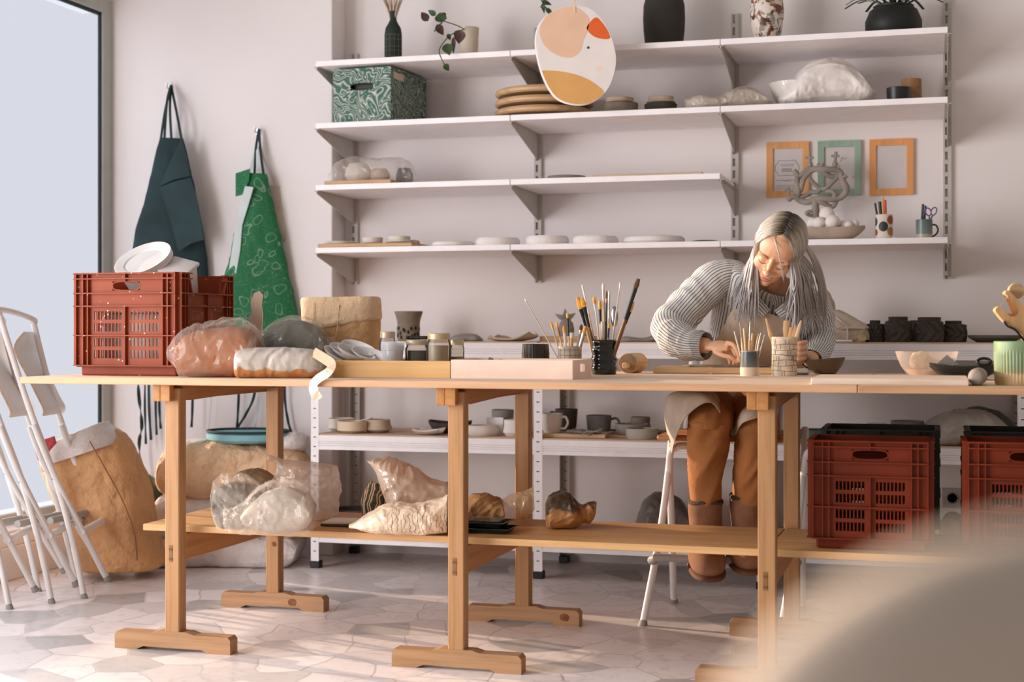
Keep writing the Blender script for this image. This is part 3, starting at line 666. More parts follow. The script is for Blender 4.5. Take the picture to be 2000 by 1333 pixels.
# ================================================================== pottery and other things on the shelves
def put(name, label, cat, px, Y, z, bm, m, group=None, rotz=0, smooth=35):
    return tag(obj(name, bm, m, loc=V((xat(px, Y), Y, z)), rotz=rotz, smooth=smooth), label, cat, group)
def base(name, label, cat, px, Y, z, group=None, rotz=0): return thing(name, label, cat, V((xat(px, Y), Y, z)), rotz, group)
def vessel(prof, wall=.004, k=1.0, lip=True):
    """closed profile of an open vessel from its outside (r, z) points"""
    o = [(r*k, z*k) for r, z in prof]; i = [(max(r-wall, .001), z) for r, z in reversed(o)]; i[-1] = (i[-1][0], o[0][1]+wall)
    i = [(r, max(z, o[0][1]+wall)) for r, z in i]
    return [(0, o[0][1])]+o+[(o[-1][0]-wall*.5, o[-1][1]+wall*.35)]+i+[(0, o[0][1]+wall)]
def hgt(px, py, Y, z): return at(px, py, Y).z-z
CLAYG = pl('grey_raw_clay', (150, 142, 134), .85, .08, 14, .25, 70); CLAYL = pl('pale_bisque', (216, 204, 192), .8, .05, 12, .2, 60); CLAYT = pl('tan_bisque', (196, 174, 152), .8, .06, 12, .2, 60)
CLAYD = pl('dark_clay', (72, 64, 57), .8, .12, 16, .3, 60); PLASTER = pl('plaster', (232, 224, 220), .9, .03, 16, .35, 45); BLKC = pl('black_ceramic', (34, 36, 36), .35, .1, 8); SHEETW = film('milky_sheet', (236, 230, 224), .85, .3, .9, 22, .3)
FILM = film('clear_film', (240, 232, 226), .42, .18, 1.0, 34, .45); LEAF = pl('vine_leaf', (62, 86, 52), .5, .25, 30); LEAFD = pl('brown_leaf', (74, 52, 48), .5, .2, 30); STEM = pl('vine_stem', (66, 72, 44), .6)
def leaf_mesh(L, W, fold=.25, droop=.2):
    bm = BM(); n = 10
    def f(u, v):
        w = W/2*(math.sin(PI*min(1, v*1.02)**.62)**.9 if v > 0 else 0)*(1.0 if v < 1 else 0); s = (u-.5)*2
        return V((s*w, v*L, -abs(s)*w*-fold-droop*L*v*v+.0))
    sheet(bm, 4, n, f, .0006); return bm
def leaf(par, p, ang, L, m, tilt=.5, W=None, off=V((0, 0, 0))):
    """a leaf whose tip points at angle ang in the picture plane"""
    bm = leaf_mesh(L, W or L*.62)
    M = Matrix.Translation(p) @ Matrix.Rotation(TH, 4, 'Z') @ Matrix.Rotation(-ang, 4, 'Y') @ Matrix.Rotation(PI/2-tilt, 4, 'X')
    bmesh.ops.transform(bm, matrix=M, verts=bm.verts); o = obj('leaf', bm, m, par, smooth=60); return o
z1, z2, z3, z4 = ST_
# --- top shelf
Y = 5.95; k = mpp(768, Y)
bm = BM(); lathe(bm, vessel([(14*k, 0), (16.5*k, 4*k), (16.8*k, 60*k), (15*k, 72*k), (9*k, 82*k), (6.5*k, 88*k), (6.5*k, 100*k), (8*k, 104*k)], .003), 40)
for h in (16, 26, 34, 48, 57): lathe(bm, [(16.9*k, h*k), (17.1*k, h*k+.0004), (16.9*k, h*k+.0012)], 40, mi=1)
for a in range(0, 12): tube(bm, [(17*k*math.cos(a*.52), 17*k*math.sin(a*.52), h*k) for h in (14, 30, 59)], .0006, 4, mi=1)
put('bottle_vase', 'black bottle vase scratched with a pale grid, on the top shelf', 'vase', 768, Y, z1, bm, [pl('matt_black_green', (40, 48, 42), .75, .08), pl('scratched_line', (120, 120, 104), .8)])
gr = base('dried_grass', 'dry feathery grass standing in the black bottle vase', 'dried grass', 768, Y, z1+.08)
for i in range(11):
    bm = BM(); a = -.55+i*.11; L = .20+.05*random.random(); tube(bm, smooth_path([(0, 0, .02), (math.sin(a)*.03, .006*(i % 3-1), .14), (math.sin(a)*L*.7, .012*(i % 3-1), .14+L*.62)], 5), [.0012, .0012, .005, .004, .0005], 6); obj('grass_plume', bm, pl('dry_grass', (190, 170, 150), .9, .15), gr, smooth=60)
Y = 6.0; k = mpp(917, Y)
pp = thing('potted_plant', 'trailing brown-green vine in a ribbed cream pot on the top shelf', 'plant', V((xat(917, Y), Y, z1)), world=True)
bm = BM(); rr = vessel([(15*k, 0), (18.6*k, hgt(917, 55, Y, z1))], .004)
lathe(bm, rr, 72)
for v in bm.verts:
    a = math.atan2(v.co.y, v.co.x); r = math.hypot(v.co.x, v.co.y)
    if r > 14.9*k and v.co.z < .9*hgt(917, 55, Y, z1): s = 1+.035*math.cos(a*36); v.co.x *= s; v.co.y *= s
bmesh.ops.translate(bm, verts=bm.verts, vec=pp.location); obj('pot', bm, pl('cream_ceramic', (214, 196, 176), .6, .03), pp, smooth=40)
for pts in ([(908, 58, 5.97), (893, 50, 5.9), (872, 43, 5.84), (860, 40, 5.8)], [(905, 58, 5.97), (884, 66, 5.85), (867, 82, 5.76), (858, 98, 5.72), (861, 112, 5.71), (870, 129, 5.71)], [(864, 44, 5.82), (856, 50, 5.8), (848, 62, 5.78)], [(884, 66, 5.85), (896, 60, 5.82), (900, 64, 5.8)]):
    bm = BM(); tube(bm, smooth_path([at(*p) for p in pts], 6), .0022, 6); obj('stem', bm, STEM, pp, smooth=60)
R = math.radians
for x, y, yy, an, L, m, w in ((836, 41, 5.8, 35, .062, LEAFD, .034), (851, 30, 5.8, 50, .05, LEAF, .024), (862, 44, 5.79, 8, .056, LEAF, .05), (872, 28, 5.82, 95, .045, LEAFD, .02), (853, 48, 5.78, 215, .055, LEAFD, .034), (892, 64, 5.8, 250, .03, LEAF, .022), (899, 58, 5.78, 172, .062, LEAFD, .05),
                          (886, 72, 5.78, 178, .075, LEAFD, .018), (872, 85, 5.71, 195, .052, LEAF, .046), (868, 125, 5.7, 215, .036, LEAF, .026), (875, 66, 5.8, 200, .03, LEAF, .02)):
    leaf(pp, at(x, y, yy), R(an), L, m, .35, w)
Y = 6.02; k = mpp(1090, Y)
p2 = thing('potted_plant', 'small leafy sprig in a pot mostly hidden behind the hanging painted disc', 'plant', V((xat(1098, Y), Y, z1)), world=True)
bm = BM(); lathe(bm, vessel([(14*k, 0), (20*k, 34*k)], .004), 32, p2.location); obj('pot', bm, CLAYL, p2, smooth=40)
bm = BM(); tube(bm, smooth_path([at(1095, 80, Y), at(1078, 30, 5.99), at(1064, 12, 5.97), at(1050, -14, 5.96)], 6), .003, 6); obj('stem', bm, STEM, p2, smooth=60)
for x, y, an, L in ((1058, 2, 255, .05), (1060, 6, 190, .045), (1066, 14, 80, .03), (1066, 16, 230, .05), (1054, -6, 30, .04), (1050, -12, 300, .05)): leaf(p2, at(x, y, 5.95), R(an), L, LEAF, .3, L*.4)
Y = 6.0; k = mpp(1297, Y)
bm = BM(); lathe(bm, vessel([(34*k, 0), (36*k, 8*k), (40*k, 42*k), (41*k, 66*k), (40*k, 92*k), (33*k, 120*k), (28*k, 128*k), (30*k, 136*k)], .005), 48); put('tall_vase', 'tall matt dark vase on the top shelf right of the hanging disc', 'vase', 1297, Y, z1, bm, pl('charcoal_ceramic', (56, 52, 46), .8, .1, 9))
t = NT('rust_white_glaze'); co = t.coord(); nz = t.n('TexNoise', {'Vector': co, 'Scale': 16, 'Detail': 6, 'Distortion': 1.5}); nn = t.n('TexNoise', {'Vector': co, 'Scale': 30, 'Detail': 4, 'Distortion': 1})
c1 = t.ramp(nz.outputs[0], [(.44, (226, 212, 200)), (.52, (222, 208, 196)), (.56, (130, 72, 36)), (.7, (110, 60, 32))]); c2 = t.ramp(nn.outputs[0], [(.38, (120, 116, 110)), (.46, (255, 255, 255))])
t.set(Base_Color=t.n('MixRGB', {0: .8, 1: c1, 2: c2}, blend_type='MULTIPLY').outputs[0], Roughness=.5); RUST = t.m
k = mpp(1498, Y); bm = BM(); lathe(bm, vessel([(20*k, 0), (22*k, 6*k), (30*k, 40*k), (33*k, 68*k), (30*k, 96*k), (18*k, 116*k), (16*k, 130*k), (19*k, 136*k)], .005), 44); put('glazed_vase', 'white vase blotched with rust brown glaze on the top shelf', 'vase', 1498, Y, z1, bm, RUST)
k = mpp(1745, Y); bpt = thing('potted_plant', 'dark spiky plant in a wide round black pot at the right of the top shelf', 'plant', V((xat(1745, Y), Y, z1)), world=True)
bm = BM(); lathe(bm, vessel([(40*k, 0), (47*k, 6*k), (54*k, 24*k), (54*k, 38*k), (46*k, 58*k), (38*k, 64*k), (39*k, 67*k)], .005), 48, bpt.location); obj('pot', bm, pl('black_pot', (30, 31, 29), .55, .1), bpt, smooth=35)
for i in range(16):
    a = i*2.4; L = .16+.05*random.random(); p0 = bpt.location+V((.02*math.cos(a), .02*math.sin(a), 60*k)); bm = BM()
    ribbon(bm, [p0, p0+V((math.cos(a)*L*.55, math.sin(a)*L*.4, .055)), p0+V((math.cos(a)*L, math.sin(a)*L*.7, .01+.05*random.random()))], .014, .001, 6, nrm=(0, 0, 1)); obj('leaf', bm, pl('dark_leaf', (46, 58, 40), .5, .2), bpt, smooth=60)
# --- the hanging painted disc
Yd = 5.62; cen = at(1123, 108, Yd); kd = mpp(1123, Yd)
dsc = thing('hanging_disc', 'rounded cream board painted with peach, orange and mustard shapes, hanging on a cord', 'disc', cen, world=True)
OUT = [(1122, 12), (1150, 16), (1172, 34), (1188, 58), (1198, 85), (1203, 115), (1199, 145), (1188, 172), (1170, 192), (1146, 203), (1118, 203), (1092, 194), (1075, 176), (1060, 145), (1051, 112), (1047, 80), (1052, 52), (1068, 30), (1094, 16)]
def closed(pts, n=5):
    q = [V((x, y, 0)) for x, y in pts]; o = []
    for i in range(len(q)):
        p0, p1, p2_, p3 = q[i-1], q[i], q[(i+1) % len(q)], q[(i+2) % len(q)]
        for kk in range(n):
            s = kk/n; o.append(.5*((2*p1)+(p2_-p0)*s+(2*p0-5*p1+4*p2_-p3)*s*s+(3*p1-p0-3*p2_+p3)*s**3))
    return [(v.x, v.y) for v in o]
def flat(name, outl, m, Y, th, par, dx=0, dy=0, bev=0):
    bm = BM(); a = [at(x+dx, y+dy, Y) for x, y in outl]; f = V((0, th, 0)); A = [bm.verts.new(p) for p in a]; B = [bm.verts.new(p+f) for p in a]; n = len(a)
    bm.faces.new(A); bm.faces.new(B[::-1])
    for i in range(n): bm.faces.new((A[(i+1) % n], A[i], B[i], B[(i+1) % n]))
    return obj(name, bm, m, par)
CRM = pl('cream_paint', (218, 208, 202), .6, .02)
OC = closed(OUT)
flat('front_board', OC, CRM, Yd, .008, dsc); flat('back_board', OC, pl('white_board', (240, 234, 232), .6, .02), Yd+.01, .008, dsc, -3, 2)
from mathutils.geometry import intersect_point_line
def inside(x, y): # point in the board
    c = False; n = len(OC)
    for i in range(n):
        (x1, y1), (x2, y2) = OC[i], OC[i-1]
        if (y1 > y) != (y2 > y) and x < (x2-x1)*(y-y1)/(y2-y1)+x1: c = not c
    return c
def clipd(pts):
    o = []
    for x, y in closed(pts, 8):
        s = 1.0
        while s > .3 and not inside(1123+(x-1123)*s*1.006, 108+(y-108)*s*1.006): s -= .004
        o.append((1123+(x-1123)*s, 108+(y-108)*s))
    return o
for nm, pts, cc in (('peach_shape', [(1110, 12), (1132, 18), (1150, 36), (1148, 58), (1140, 78), (1134, 98), (1118, 112), (1094, 110), (1070, 96), (1056, 74), (1056, 50), (1074, 26)], (216, 176, 148)), ('orange_shape', [(1164, 34), (1176, 44), (1188, 62), (1191, 75), (1176, 76), (1158, 70), (1146, 56), (1152, 44)], (212, 88, 20)),
                    ('mustard_shape', [(1056, 142), (1076, 138), (1110, 142), (1142, 152), (1168, 168), (1180, 182), (1166, 196), (1140, 206), (1112, 206), (1088, 196), (1070, 176)], (204, 150, 84))):
    flat(nm, clipd(pts), pl(nm, cc, .6, .03), Yd-.0008, .001, dsc)
for nm, x, y, r, cc in (('black_dot', 1149, 93, 2.6, (40, 36, 36)), ('peach_dot', 1169, 135, 5, (232, 200, 180))): flat(nm, [(x+r*math.cos(a*.4), y+r*math.sin(a*.4)) for a in range(16)], pl(nm, cc, .6, .03), Yd-.0008, .001, dsc)
bm = BM(); ribbon(bm, [at(1123, 24, Yd-.002), at(1122, 0, Yd-.002), at(1122, -200, Yd)], .008, .002); obj('cord', bm, pl('pale_ribbon', (220, 190, 160), .8), dsc)
# --- second shelf
t = NT('marbled_green_paper'); co = t.coord((1, 1, 1)); n1 = t.n('TexNoise', {'Vector': co, 'Scale': 9, 'Detail': 2, 'Distortion': 1.2}); mv = t.n('VectorMath', {0: co, 1: t.n('VectorMath', {0: n1.outputs['Color'], 'Scale': .30}, operation='SCALE').outputs[0]}, operation='ADD')
wv = t.n('TexWave', {'Vector': mv.outputs[0], 'Scale': 16, 'Distortion': 5.0, 'Detail': 1.2, 'Detail Scale': 1.0}, bands_direction='DIAGONAL')
t.set(Base_Color=t.ramp(wv.outputs[0], [(.3, (46, 90, 76)), (.50, (58, 106, 90)), (.60, (200, 192, 180)), (.68, (60, 106, 92)), (.84, (64, 110, 96)), (.92, (190, 184, 172))]), Roughness=.6); MARB = t.m
Yb = 5.80; xa, xc = xat(648, Yb), xat(765, Yb); hb = at(765, 130, Yb).z-z2; wb_ = xc-xa
mb = thing('storage_box', 'green and white marbled cardboard box on the second shelf', 'box', V(((xa+xc)/2, Yb, z2)), R(-5))
bm = BM(); hole = lambda u, v: -.052 < u < .052 and hb*.60 < v < hb*.72
holed(bm, [-wb_/2, -.052, .052, wb_/2], [0, hb*.60, hb*.72, hb*.96], hole, .003, Matrix(((1, 0, 0, 0), (0, 0, -1, .003), (0, 1, 0, 0), (0, 0, 0, 1))))
box(bm, (-wb_/2, .003, 0), (-wb_/2+.003, .36, hb*.96)); box(bm, (wb_/2-.003, .003, 0), (wb_/2, .36, hb*.96)); box(bm, (-wb_/2, .357, 0), (wb_/2, .36, hb*.96)); box(bm, (-wb_/2, .003, 0), (wb_/2, .36, .003))
obj('box_body', bm, MARB, mb)
bm = BM(); box(bm, (-wb_/2-.002, -.002, hb-.012), (wb_/2+.002, .362, hb), .001); obj('lid', bm, MARB, mb)
bm = BM(); o = [V((.052*math.copysign(abs(math.cos(a))**.5, math.cos(a)), -.0005, hb*.66+hb*.06*math.sin(a))) for a in [i*2*PI/32 for i in range(33)]]; tube(bm, o, .0022, 6); obj('handle_hole_rim', bm, BLK, mb)
bm = BM(); box(bm, (-.05, .025, hb*.58), (.05, .028, hb*.74)); obj('handle_lining', bm, BLK, mb)
bm = BM(); box(bm, (wb_/2+.0001, .03, hb*.80), (wb_/2+.001, .13, hb*.92)); obj('paper_label', bm, pl('label_paper', (214, 196, 180), .7, .03), mb)
BAM = wood('bamboo', (196, 160, 122), (174, 134, 96), 'x', 1.2, .5); Y = 5.985; k = mpp(1065, Y)
for i, nm in enumerate(('lowest', 'middle', 'topmost')):
    bm = BM(); dz = .041*i; lathe(bm, [(0, 0), (.11, 0), (.11, .014), (.196, .015), (.206, .021), (.208, .029), (.204, .037), (.198, .041), (0, .041)], 56); put('round_board', 'round wooden turntable board, '+nm+' of the stack of three behind the hanging disc', 'board', 1064-(2-i)*1, Y, z2+dz, bm, BAM, 'stacked round wooden boards', smooth=30)
def bowl(name, label, cat, px, Y, z, rpx, hpx, m, wob=.05, seed=1, foot=.55, wall=.004, group=None, bulge=.12, rotz=0, sx=1, sy=1):
    k = mpp(px, Y); r, h = rpx*k, hpx*k; bm = BM()
    lathe(bm, vessel([(r*foot, 0), (r*(foot+.22+bulge), h*.25), (r*(.93+bulge*.4), h*.62), (r, h)], wall), 40, wob=wob, seed=seed, sx=sx, sy=sy); return put(name, label, cat, px, Y, z, bm, m, group, rotz)
Y = 5.94; k = mpp(1213, Y)
CLB = pl('brown_grey_clay', (136, 122, 106), .85, .12, 14, .3, 60)
bowl('clay_bowl', 'rough grey clay bowl under a smaller one, just right of the hanging disc', 'bowl', 1213, Y, z2, 34, 24, CLB, .07, 2, .8, group='rough clay bowls on the second shelf')
bowl('clay_dish', 'flat clay dish resting in the rough bowl right of the hanging disc', 'dish', 1211, Y, z2+24*k, 27, 11, CLAYT, .08, 3, .75, group='rough clay bowls on the second shelf')
bowl('clay_bowl', 'dark clay bowl under a pale one, second bowl stack from the hanging disc', 'bowl', 1291, Y, z2, 32, 20, CLAYD, .06, 4, .85, group='rough clay bowls on the second shelf')
bowl('clay_dish', 'pale broken-rimmed dish on top of the dark clay bowl', 'dish', 1291, Y, z2+20*k, 25, 14, CLAYT, .12, 5, .8, group='rough clay bowls on the second shelf')
zz = Zat(1420, 5.93)
FS = film('crumpled_sheet', (226, 212, 198), .78, .25, 1, 40, .3)
soft('plastic_wrap', 'flat heap of crumpled plastic over pots in the middle of the second shelf', 'plastic sheet', [(1338, 198, 1340, 216, .5), (1362, 190, 1362, 220), (1400, 192, 1400, 218), (1432, 178, 1432, 216), (1464, 176, 1464, 214), (1490, 192, 1492, 210), (1503, 202, 1504, 210, .5)], zz, .10, FS, base=z2+.001, seed=3, amp=.014, freq=16, n=60)
zz = Zat(1600, 5.96)
bm = BM(); kb = mpp(1560, 5.95); lathe(bm, vessel([(30*kb, 0), (46*kb, 28*kb), (54*kb, 52*kb)], .003), 40); put('plastic_bowl', 'cloudy plastic bowl half under the white sheet on the second shelf', 'bowl', 1556, 5.97, z2, bm, SHEETW, smooth=35)
soft('plastic_sheet', 'white plastic sheet draped in a mound over a bowl on the second shelf', 'plastic sheet', [(1520, 196, 1528, 205, .5), (1540, 172, 1545, 206, .9), (1566, 138, 1572, 204), (1600, 119, 1600, 204), (1640, 124, 1636, 204), (1672, 150, 1666, 202), (1692, 176, 1688, 200, .8), (1708, 182, 1706, 190, .3)], zz, .13, pl('white_sheet', (236, 228, 222), .35, .03, 10, .5, 26, bdist=.01), base=z2+.001, seed=5, amp=.022, freq=9, n=70, p=2.2)
bowl('bowl', 'small glossy black bowl at the right of the second shelf', 'bowl', 1755, 5.9, z2, 23.5, 30, BLKC, .02, 1, .6)
k = mpp(1780, 6.0); bm = BM(); lathe(bm, vessel([(19*k, 0), (20*k, 10*k), (19*k, 53*k)], .004), 36); put('cup', 'speckled brown cup behind the small black bowl', 'cup', 1780, 6.0, z2, bm, pl('brown_stoneware', (150, 108, 72), .6, .15, 40))
# --- third shelf
BRD = wood('old_board', (196, 160, 124), (168, 130, 98), 'x', 1.5, .7); Y = 5.8
bm = BM(); box(bm, (0, 0, 0), (.30, .26, .016), .002); put('work_board', 'wooden board under plastic wrapped pots on the third shelf', 'board', 633, 5.775, z3, bm, BRD)
zb3 = z3+.016
for nm, px, Yp, r, h, m, lb in (('clay_bowl', 700, 5.88, 26, 36, CLAYL, 'round pale clay bowl wrapped in plastic, left one on the third shelf'), ('clay_cup', 742, 5.9, 20, 26, CLAYT, 'tan clay cup inside the plastic wrap on the third shelf'), ('clay_pot', 790, 5.92, 17, 34, CLAYD, 'dark clay pot at the right inside the plastic wrap, third shelf')):
    k = mpp(px, Yp); bm = BM(); lathe(bm, vessel([(r*.7*k, 0), (r*k, h*.35*k), (r*.95*k, h*.7*k), (r*.7*k, h*k)], .004), 36, wob=.04, seed=px); put(nm, lb, nm.split('_')[1], px, Yp, zb3 if px < 780 else z3, bm, m)
soft('plastic_bag', 'clear plastic bag over three pots on the third shelf', 'plastic bag', [(644, 345, 650, 362, .6), (660, 322, 662, 362), (690, 311, 690, 361), (740, 312, 740, 362), (785, 312, 790, 364), (806, 325, 812, 362), (816, 350, 820, 362, .6)], Zat(730, 5.90), .105, film('clear_wrap', (236, 228, 222), .30, .2, 1, 30, .45), base=z3+.001, seed=13, amp=.022, freq=15, n=70)
k = mpp(1107, 5.95); bm = BM(); lathe(bm, [(0, 0), (30*k, 0), (38*k, 10*k), (37*k, 11*k), (26*k, 4*k), (0, 3*k)], 40, wob=.03); put('plate', 'grey clay plate upside on the third shelf near the thin board', 'plate', 1107, 5.95, z3, bm, CLAYG)
xa, xc = xat(1157, 5.85), xat(1371, 5.85); bm = BM(); box(bm, (0, 0, 0), (xc-xa, .16, .016), .002); put('thin_board', 'thin pale wooden board lying on the right of the third shelf', 'board', 1157, 5.85, z3, bm, wood('pale_board', (222, 190, 158), (200, 162, 128), 'x', 1.3, .6))
# --- lowest shelf
bm = BM(); box(bm, (-.005, 0, 0), (.42, .30, .016), .003); put('plank', 'worn plank with raw clay bits at the left of the lowest wall shelf', 'plank', 622, 5.772, z4, bm, BRD)
zp = z4+.016
def slab(name, label, px, Y, z, wpx, hpx, m, seed, cat='clay piece', group=None, dep=.75):
    k = mpp(px, Y); bm = BM(); bag(bm, (0, 0, hpx*k*.45), (wpx*k/2, wpx*k/2*dep, hpx*k*.55), 2.2, .12, 2.2, .4, seed, 4, .8); return put(name, label, cat, px, Y, z, bm, m, group, smooth=60)
slab('clay_scrap', 'flat pale clay scrap at the left end of the plank', 658, 5.86, zp, 52, 8, CLAYL, 3); slab('clay_scrap', 'tan clay scrap next to the small bowls on the plank', 684, 5.9, zp, 26, 8, CLAYT, 5)
bowl('small_bowl', 'small pale bowl on the plank, left one of two', 'bowl', 728, 5.88, zp, 20.5, 13, CLAYL, .04, 2, .6); bowl('small_bowl', 'straight sided pale dish on the plank, right of the small bowl', 'bowl', 780, 5.87, zp, 22, 14, CLAYL, .05, 3, .85)
slab('clay_scrap', 'lumpy tan clay scrap at the right end of the plank', 808, 5.9, zp, 24, 8, CLAYT, 7)
GP = 'white plaster discs on the lowest wall shelf'
for i, (px, w_, h_, lb, Yq) in enumerate(((886, 84, 9, 'thin white plaster disc right beside the plank, first of the row', 5.85), (972, 88, 15, 'thick white plaster disc, second from the plank', 5.86), (1069, 86, 17, 'thick white plaster disc below the second upright, third from the plank', 5.86), (1163, 90, 15, 'white plaster disc with a lip, fourth from the plank', 5.86), (1278, 122, 14, 'widest flat white plaster disc near the right end of the row', 5.9))):
    k = mpp(px, Yq); r = w_/2*k; h = h_*k; bm = BM(); lathe(bm, [(0, 0), (r*.94, 0), (r, h*.3), (r*.98, h*.75), (r*.9, h), (r*.7, h*.9), (0, h*.85)], 48, wob=.035, seed=i); put('plaster_disc', lb, 'plaster disc', px, Yq, z4, bm, PLASTER, GP, smooth=50)
k = mpp(1378, 5.9); bm = BM(); lathe(bm, [(0, 0), (34*k, 0), (36*k, 2*k), (20*k, 5*k), (0, 6*k)], 40, wob=.05, seed=9); put('plate', 'thin dark clay plate at the right of the plaster discs', 'plate', 1378, 5.9, z4, bm, CLAYD)
# boat bowl with balls, twisted sculpture
k = mpp(1620, 5.93); bt = V((xat(1622, 5.93), 5.93, z4))
bm = BM(); rings = []
for i in range(25):
    a = -1+2*i/24; w = (1-abs(a)**2.6); x = 66*k*a; h = 26*k+abs(a)**2.5*4*k; hw = .07*max(w, .02)**.6; zb_ = 24*k*abs(a)**3.2
    rings.append([V((x, -hw, h)), V((x, -hw*.8, zb_+(h-zb_)*.35)), V((x, -hw*.35, zb_)), V((x, hw*.35, zb_)), V((x, hw*.8, zb_+(h-zb_)*.35)), V((x, hw, h)), V((x, hw*.88, h-.001)), V((x, hw*.6, zb_+(h-zb_)*.45)), V((x, 0, zb_+.006)), V((x, -hw*.6, zb_+(h-zb_)*.45)), V((x, -hw*.88, h-.001))])
loft(bm, rings); tag(obj('boat_bowl', bm, pl('weathered_wood', (176, 156, 138), .8, .12, 10), loc=bt, smooth=45), 'weathered boat shaped bowl full of white balls behind the person', 'bowl')
BG = 'white balls in the boat bowl'; BALL = pl('white_ball', (230, 220, 214), .8, .03, 20, .2, 50)
for i, (px, py, r, dy, lb) in enumerate(((1615, 419, 15, .01, 'largest white ball on top of the pile in the boat bowl'), (1626, 434, 14.5, -.025, 'white ball at the front middle of the boat bowl'), (1588, 437, 12, .0, 'white ball at the left in the boat bowl next to the hair'), (1600, 437, 13, -.02, 'white ball left of the front middle one in the boat bowl'),
                                 (1646, 440, 9, .0, 'small white ball right of the front middle one in the boat bowl'), (1657, 441, 9.5, -.01, 'small white ball, second from the right in the boat bowl'), (1669, 438, 9, .01, 'small white ball at the right end of the boat bowl'))):
    bm = BM(); bag(bm, (0, 0, 0), (r*k,)*3, 2, .012, 4, .3, i, 4, 2); tag(obj('ball', bm, BALL, loc=at(px, py, 5.93+dy), smooth=60), lb, 'ball', BG)
SCU = pl('grey_clay_sculpture', (150, 140, 130), .85, .08, 14, .3, 60); cr = lambda x, y: at(1480+x/5.556, 260+y/5.556, 6.06)
sc = thing('clay_sculpture', 'twisted grey clay sculpture with three crosses behind the boat bowl', 'sculpture', at(1596, 468, 6.06), world=True); sc.location.z = z4
kk = mpp(1595, 6.06)/5.556
bm = BM()
for pts, r in (([(340, 715), (400, 690), (460, 730), (540, 750), (620, 720), (700, 715), (800, 718), (890, 700), (950, 650), (962, 590), (932, 540), (925, 495), (968, 460)], 26), ([(388, 402), (428, 462), (424, 540), (442, 620), (432, 690)], 24), ([(468, 640), (482, 560), (520, 470), (600, 402), (690, 405), (760, 455), (830, 470), (890, 430)], 22),
               ([(450, 480), (520, 412), (600, 388), (700, 396), (780, 398), (860, 402), (902, 440), (900, 505)], 24), ([(560, 490), (660, 590), (740, 600), (820, 520), (890, 450)], 17), ([(450, 690), (520, 675), (570, 640), (640, 640), (690, 600)], 20), ([(740, 640), (800, 635), (840, 672), (815, 712)], 17), ([(625, 720), (628, 830), (640, 930), (640, 1155)], 30),
               ([(640, 745), (720, 765), (800, 800), (860, 740)], 20), ([(640, 880), (580, 850), (530, 868), (545, 888), (600, 900), (640, 930)], 14), ([(650, 335), (680, 372), (712, 328)], 14), ([(850, 240), (845, 205)], 13)):
    tube(bm, smooth_path([cr(x, y)+V((0, .012*math.sin(x*.013+y*.02), 0)) for x, y in pts], 5), [r*kk*1.0]+[r*kk*1.35]*6+[r*kk*.8], 12)
obj('twisted_body', bm, SCU, sc, smooth=70)
for bx, by, tx, ty, ax in ((565, 345, 560, 215, 268), (838, 340, 845, 203, 250), (342, 715, 330, 590, 628)):
    bm = BM(); lathe(bm, [(0, -34*kk), (24*kk, -24*kk), (34*kk, 0), (24*kk, 24*kk), (12*kk, 40*kk), (9*kk, 60*kk), (0, 60*kk)], 20, cr(bx, by)); a, b = cr(bx+(tx-bx)*.3, by+(ty-by)*.3), cr(tx, ty); tube(bm, [a, b], 15*kk, 8); tube(bm, [cr(bx+(tx-bx)*.6-46, ax), cr(bx+(tx-bx)*.6+46, ax)], 14*kk, 8); obj('cross', bm, SCU, sc, smooth=50)
# cups with pens and scissors
Y = 5.9; k = mpp(1727, Y)
bm = BM(); lathe(bm, vessel([(15.5*k, 0), (16.5*k, 3*k), (16.2*k, hgt(1727, 420, Y, z4))], .003), 40)
hc = hgt(1727, 420, Y, z4)
pc = base('pencil_cup', 'white cup painted with black and rust spots holding pens', 'cup', 1727, Y, z4); obj('cup_body', bm, CLAYL, pc, smooth=35)
for a, hz_, rr_, cc in ((-1.65, .52, 9, (44, 46, 46)), (-.72, .78, 8, (150, 76, 44)), (-.70, .33, 8, (172, 116, 66)), (-2.9, .72, 8, (50, 70, 74)), (-2.75, .3, 6, (150, 80, 50))):
    bm = BM()
    def f(u, v):
        ang = a+(u-.5)*2*rr_*k/(16.3*k)*math.sqrt(max(0, 1-(2*v-1)**2))*1.0; return V((16.75*k*math.cos(ang), 16.75*k*math.sin(ang), hc*hz_+(v-.5)*2.2*rr_*k))
    sheet(bm, 8, 10, f, -.0006); obj('painted_spot', bm, pl('spot_%d' % cc[0], cc, .5, .1), pc, smooth=60)
def stick(name, label, cat, p0, p1, r, m, group=None, tip=None, seg=10):
    bm = BM(); tube(bm, [p0, p0.lerp(p1, .5), p1], r, seg); o = obj(name, bm, m, org=p0, smooth=40); return tag(o, label, cat, group)
c0 = V((xat(1727, Y), Y, z4+.006))
for nm, dx, px, py, r, cc, lb in (('marker', -.012, 1709, 397, .004, (36, 38, 38), 'black marker leaning left in the spotted cup'), ('marker', -.004, 1718, 394, .006, (40, 42, 40), 'thick black marker upright in the spotted cup'), ('pencil', .002, 1724, 386, .0035, (226, 150, 40), 'orange pencil in the spotted cup'), ('pen', .008, 1729, 391, .0045, (206, 60, 40), 'red pen in the spotted cup')):
    stick(nm, lb, 'pen', c0+V((dx, 0, 0)), at(px, py, Y+.005), r, pl('pen_%d_%d' % cc[:2], cc, .4), 'pens in the spotted cup')
k = mpp(1805, Y); mg = base('mug', 'grey green mug with a dark handle holding scissors', 'mug', 1805, Y, z4); hm = hgt(1805, 430, Y, z4)
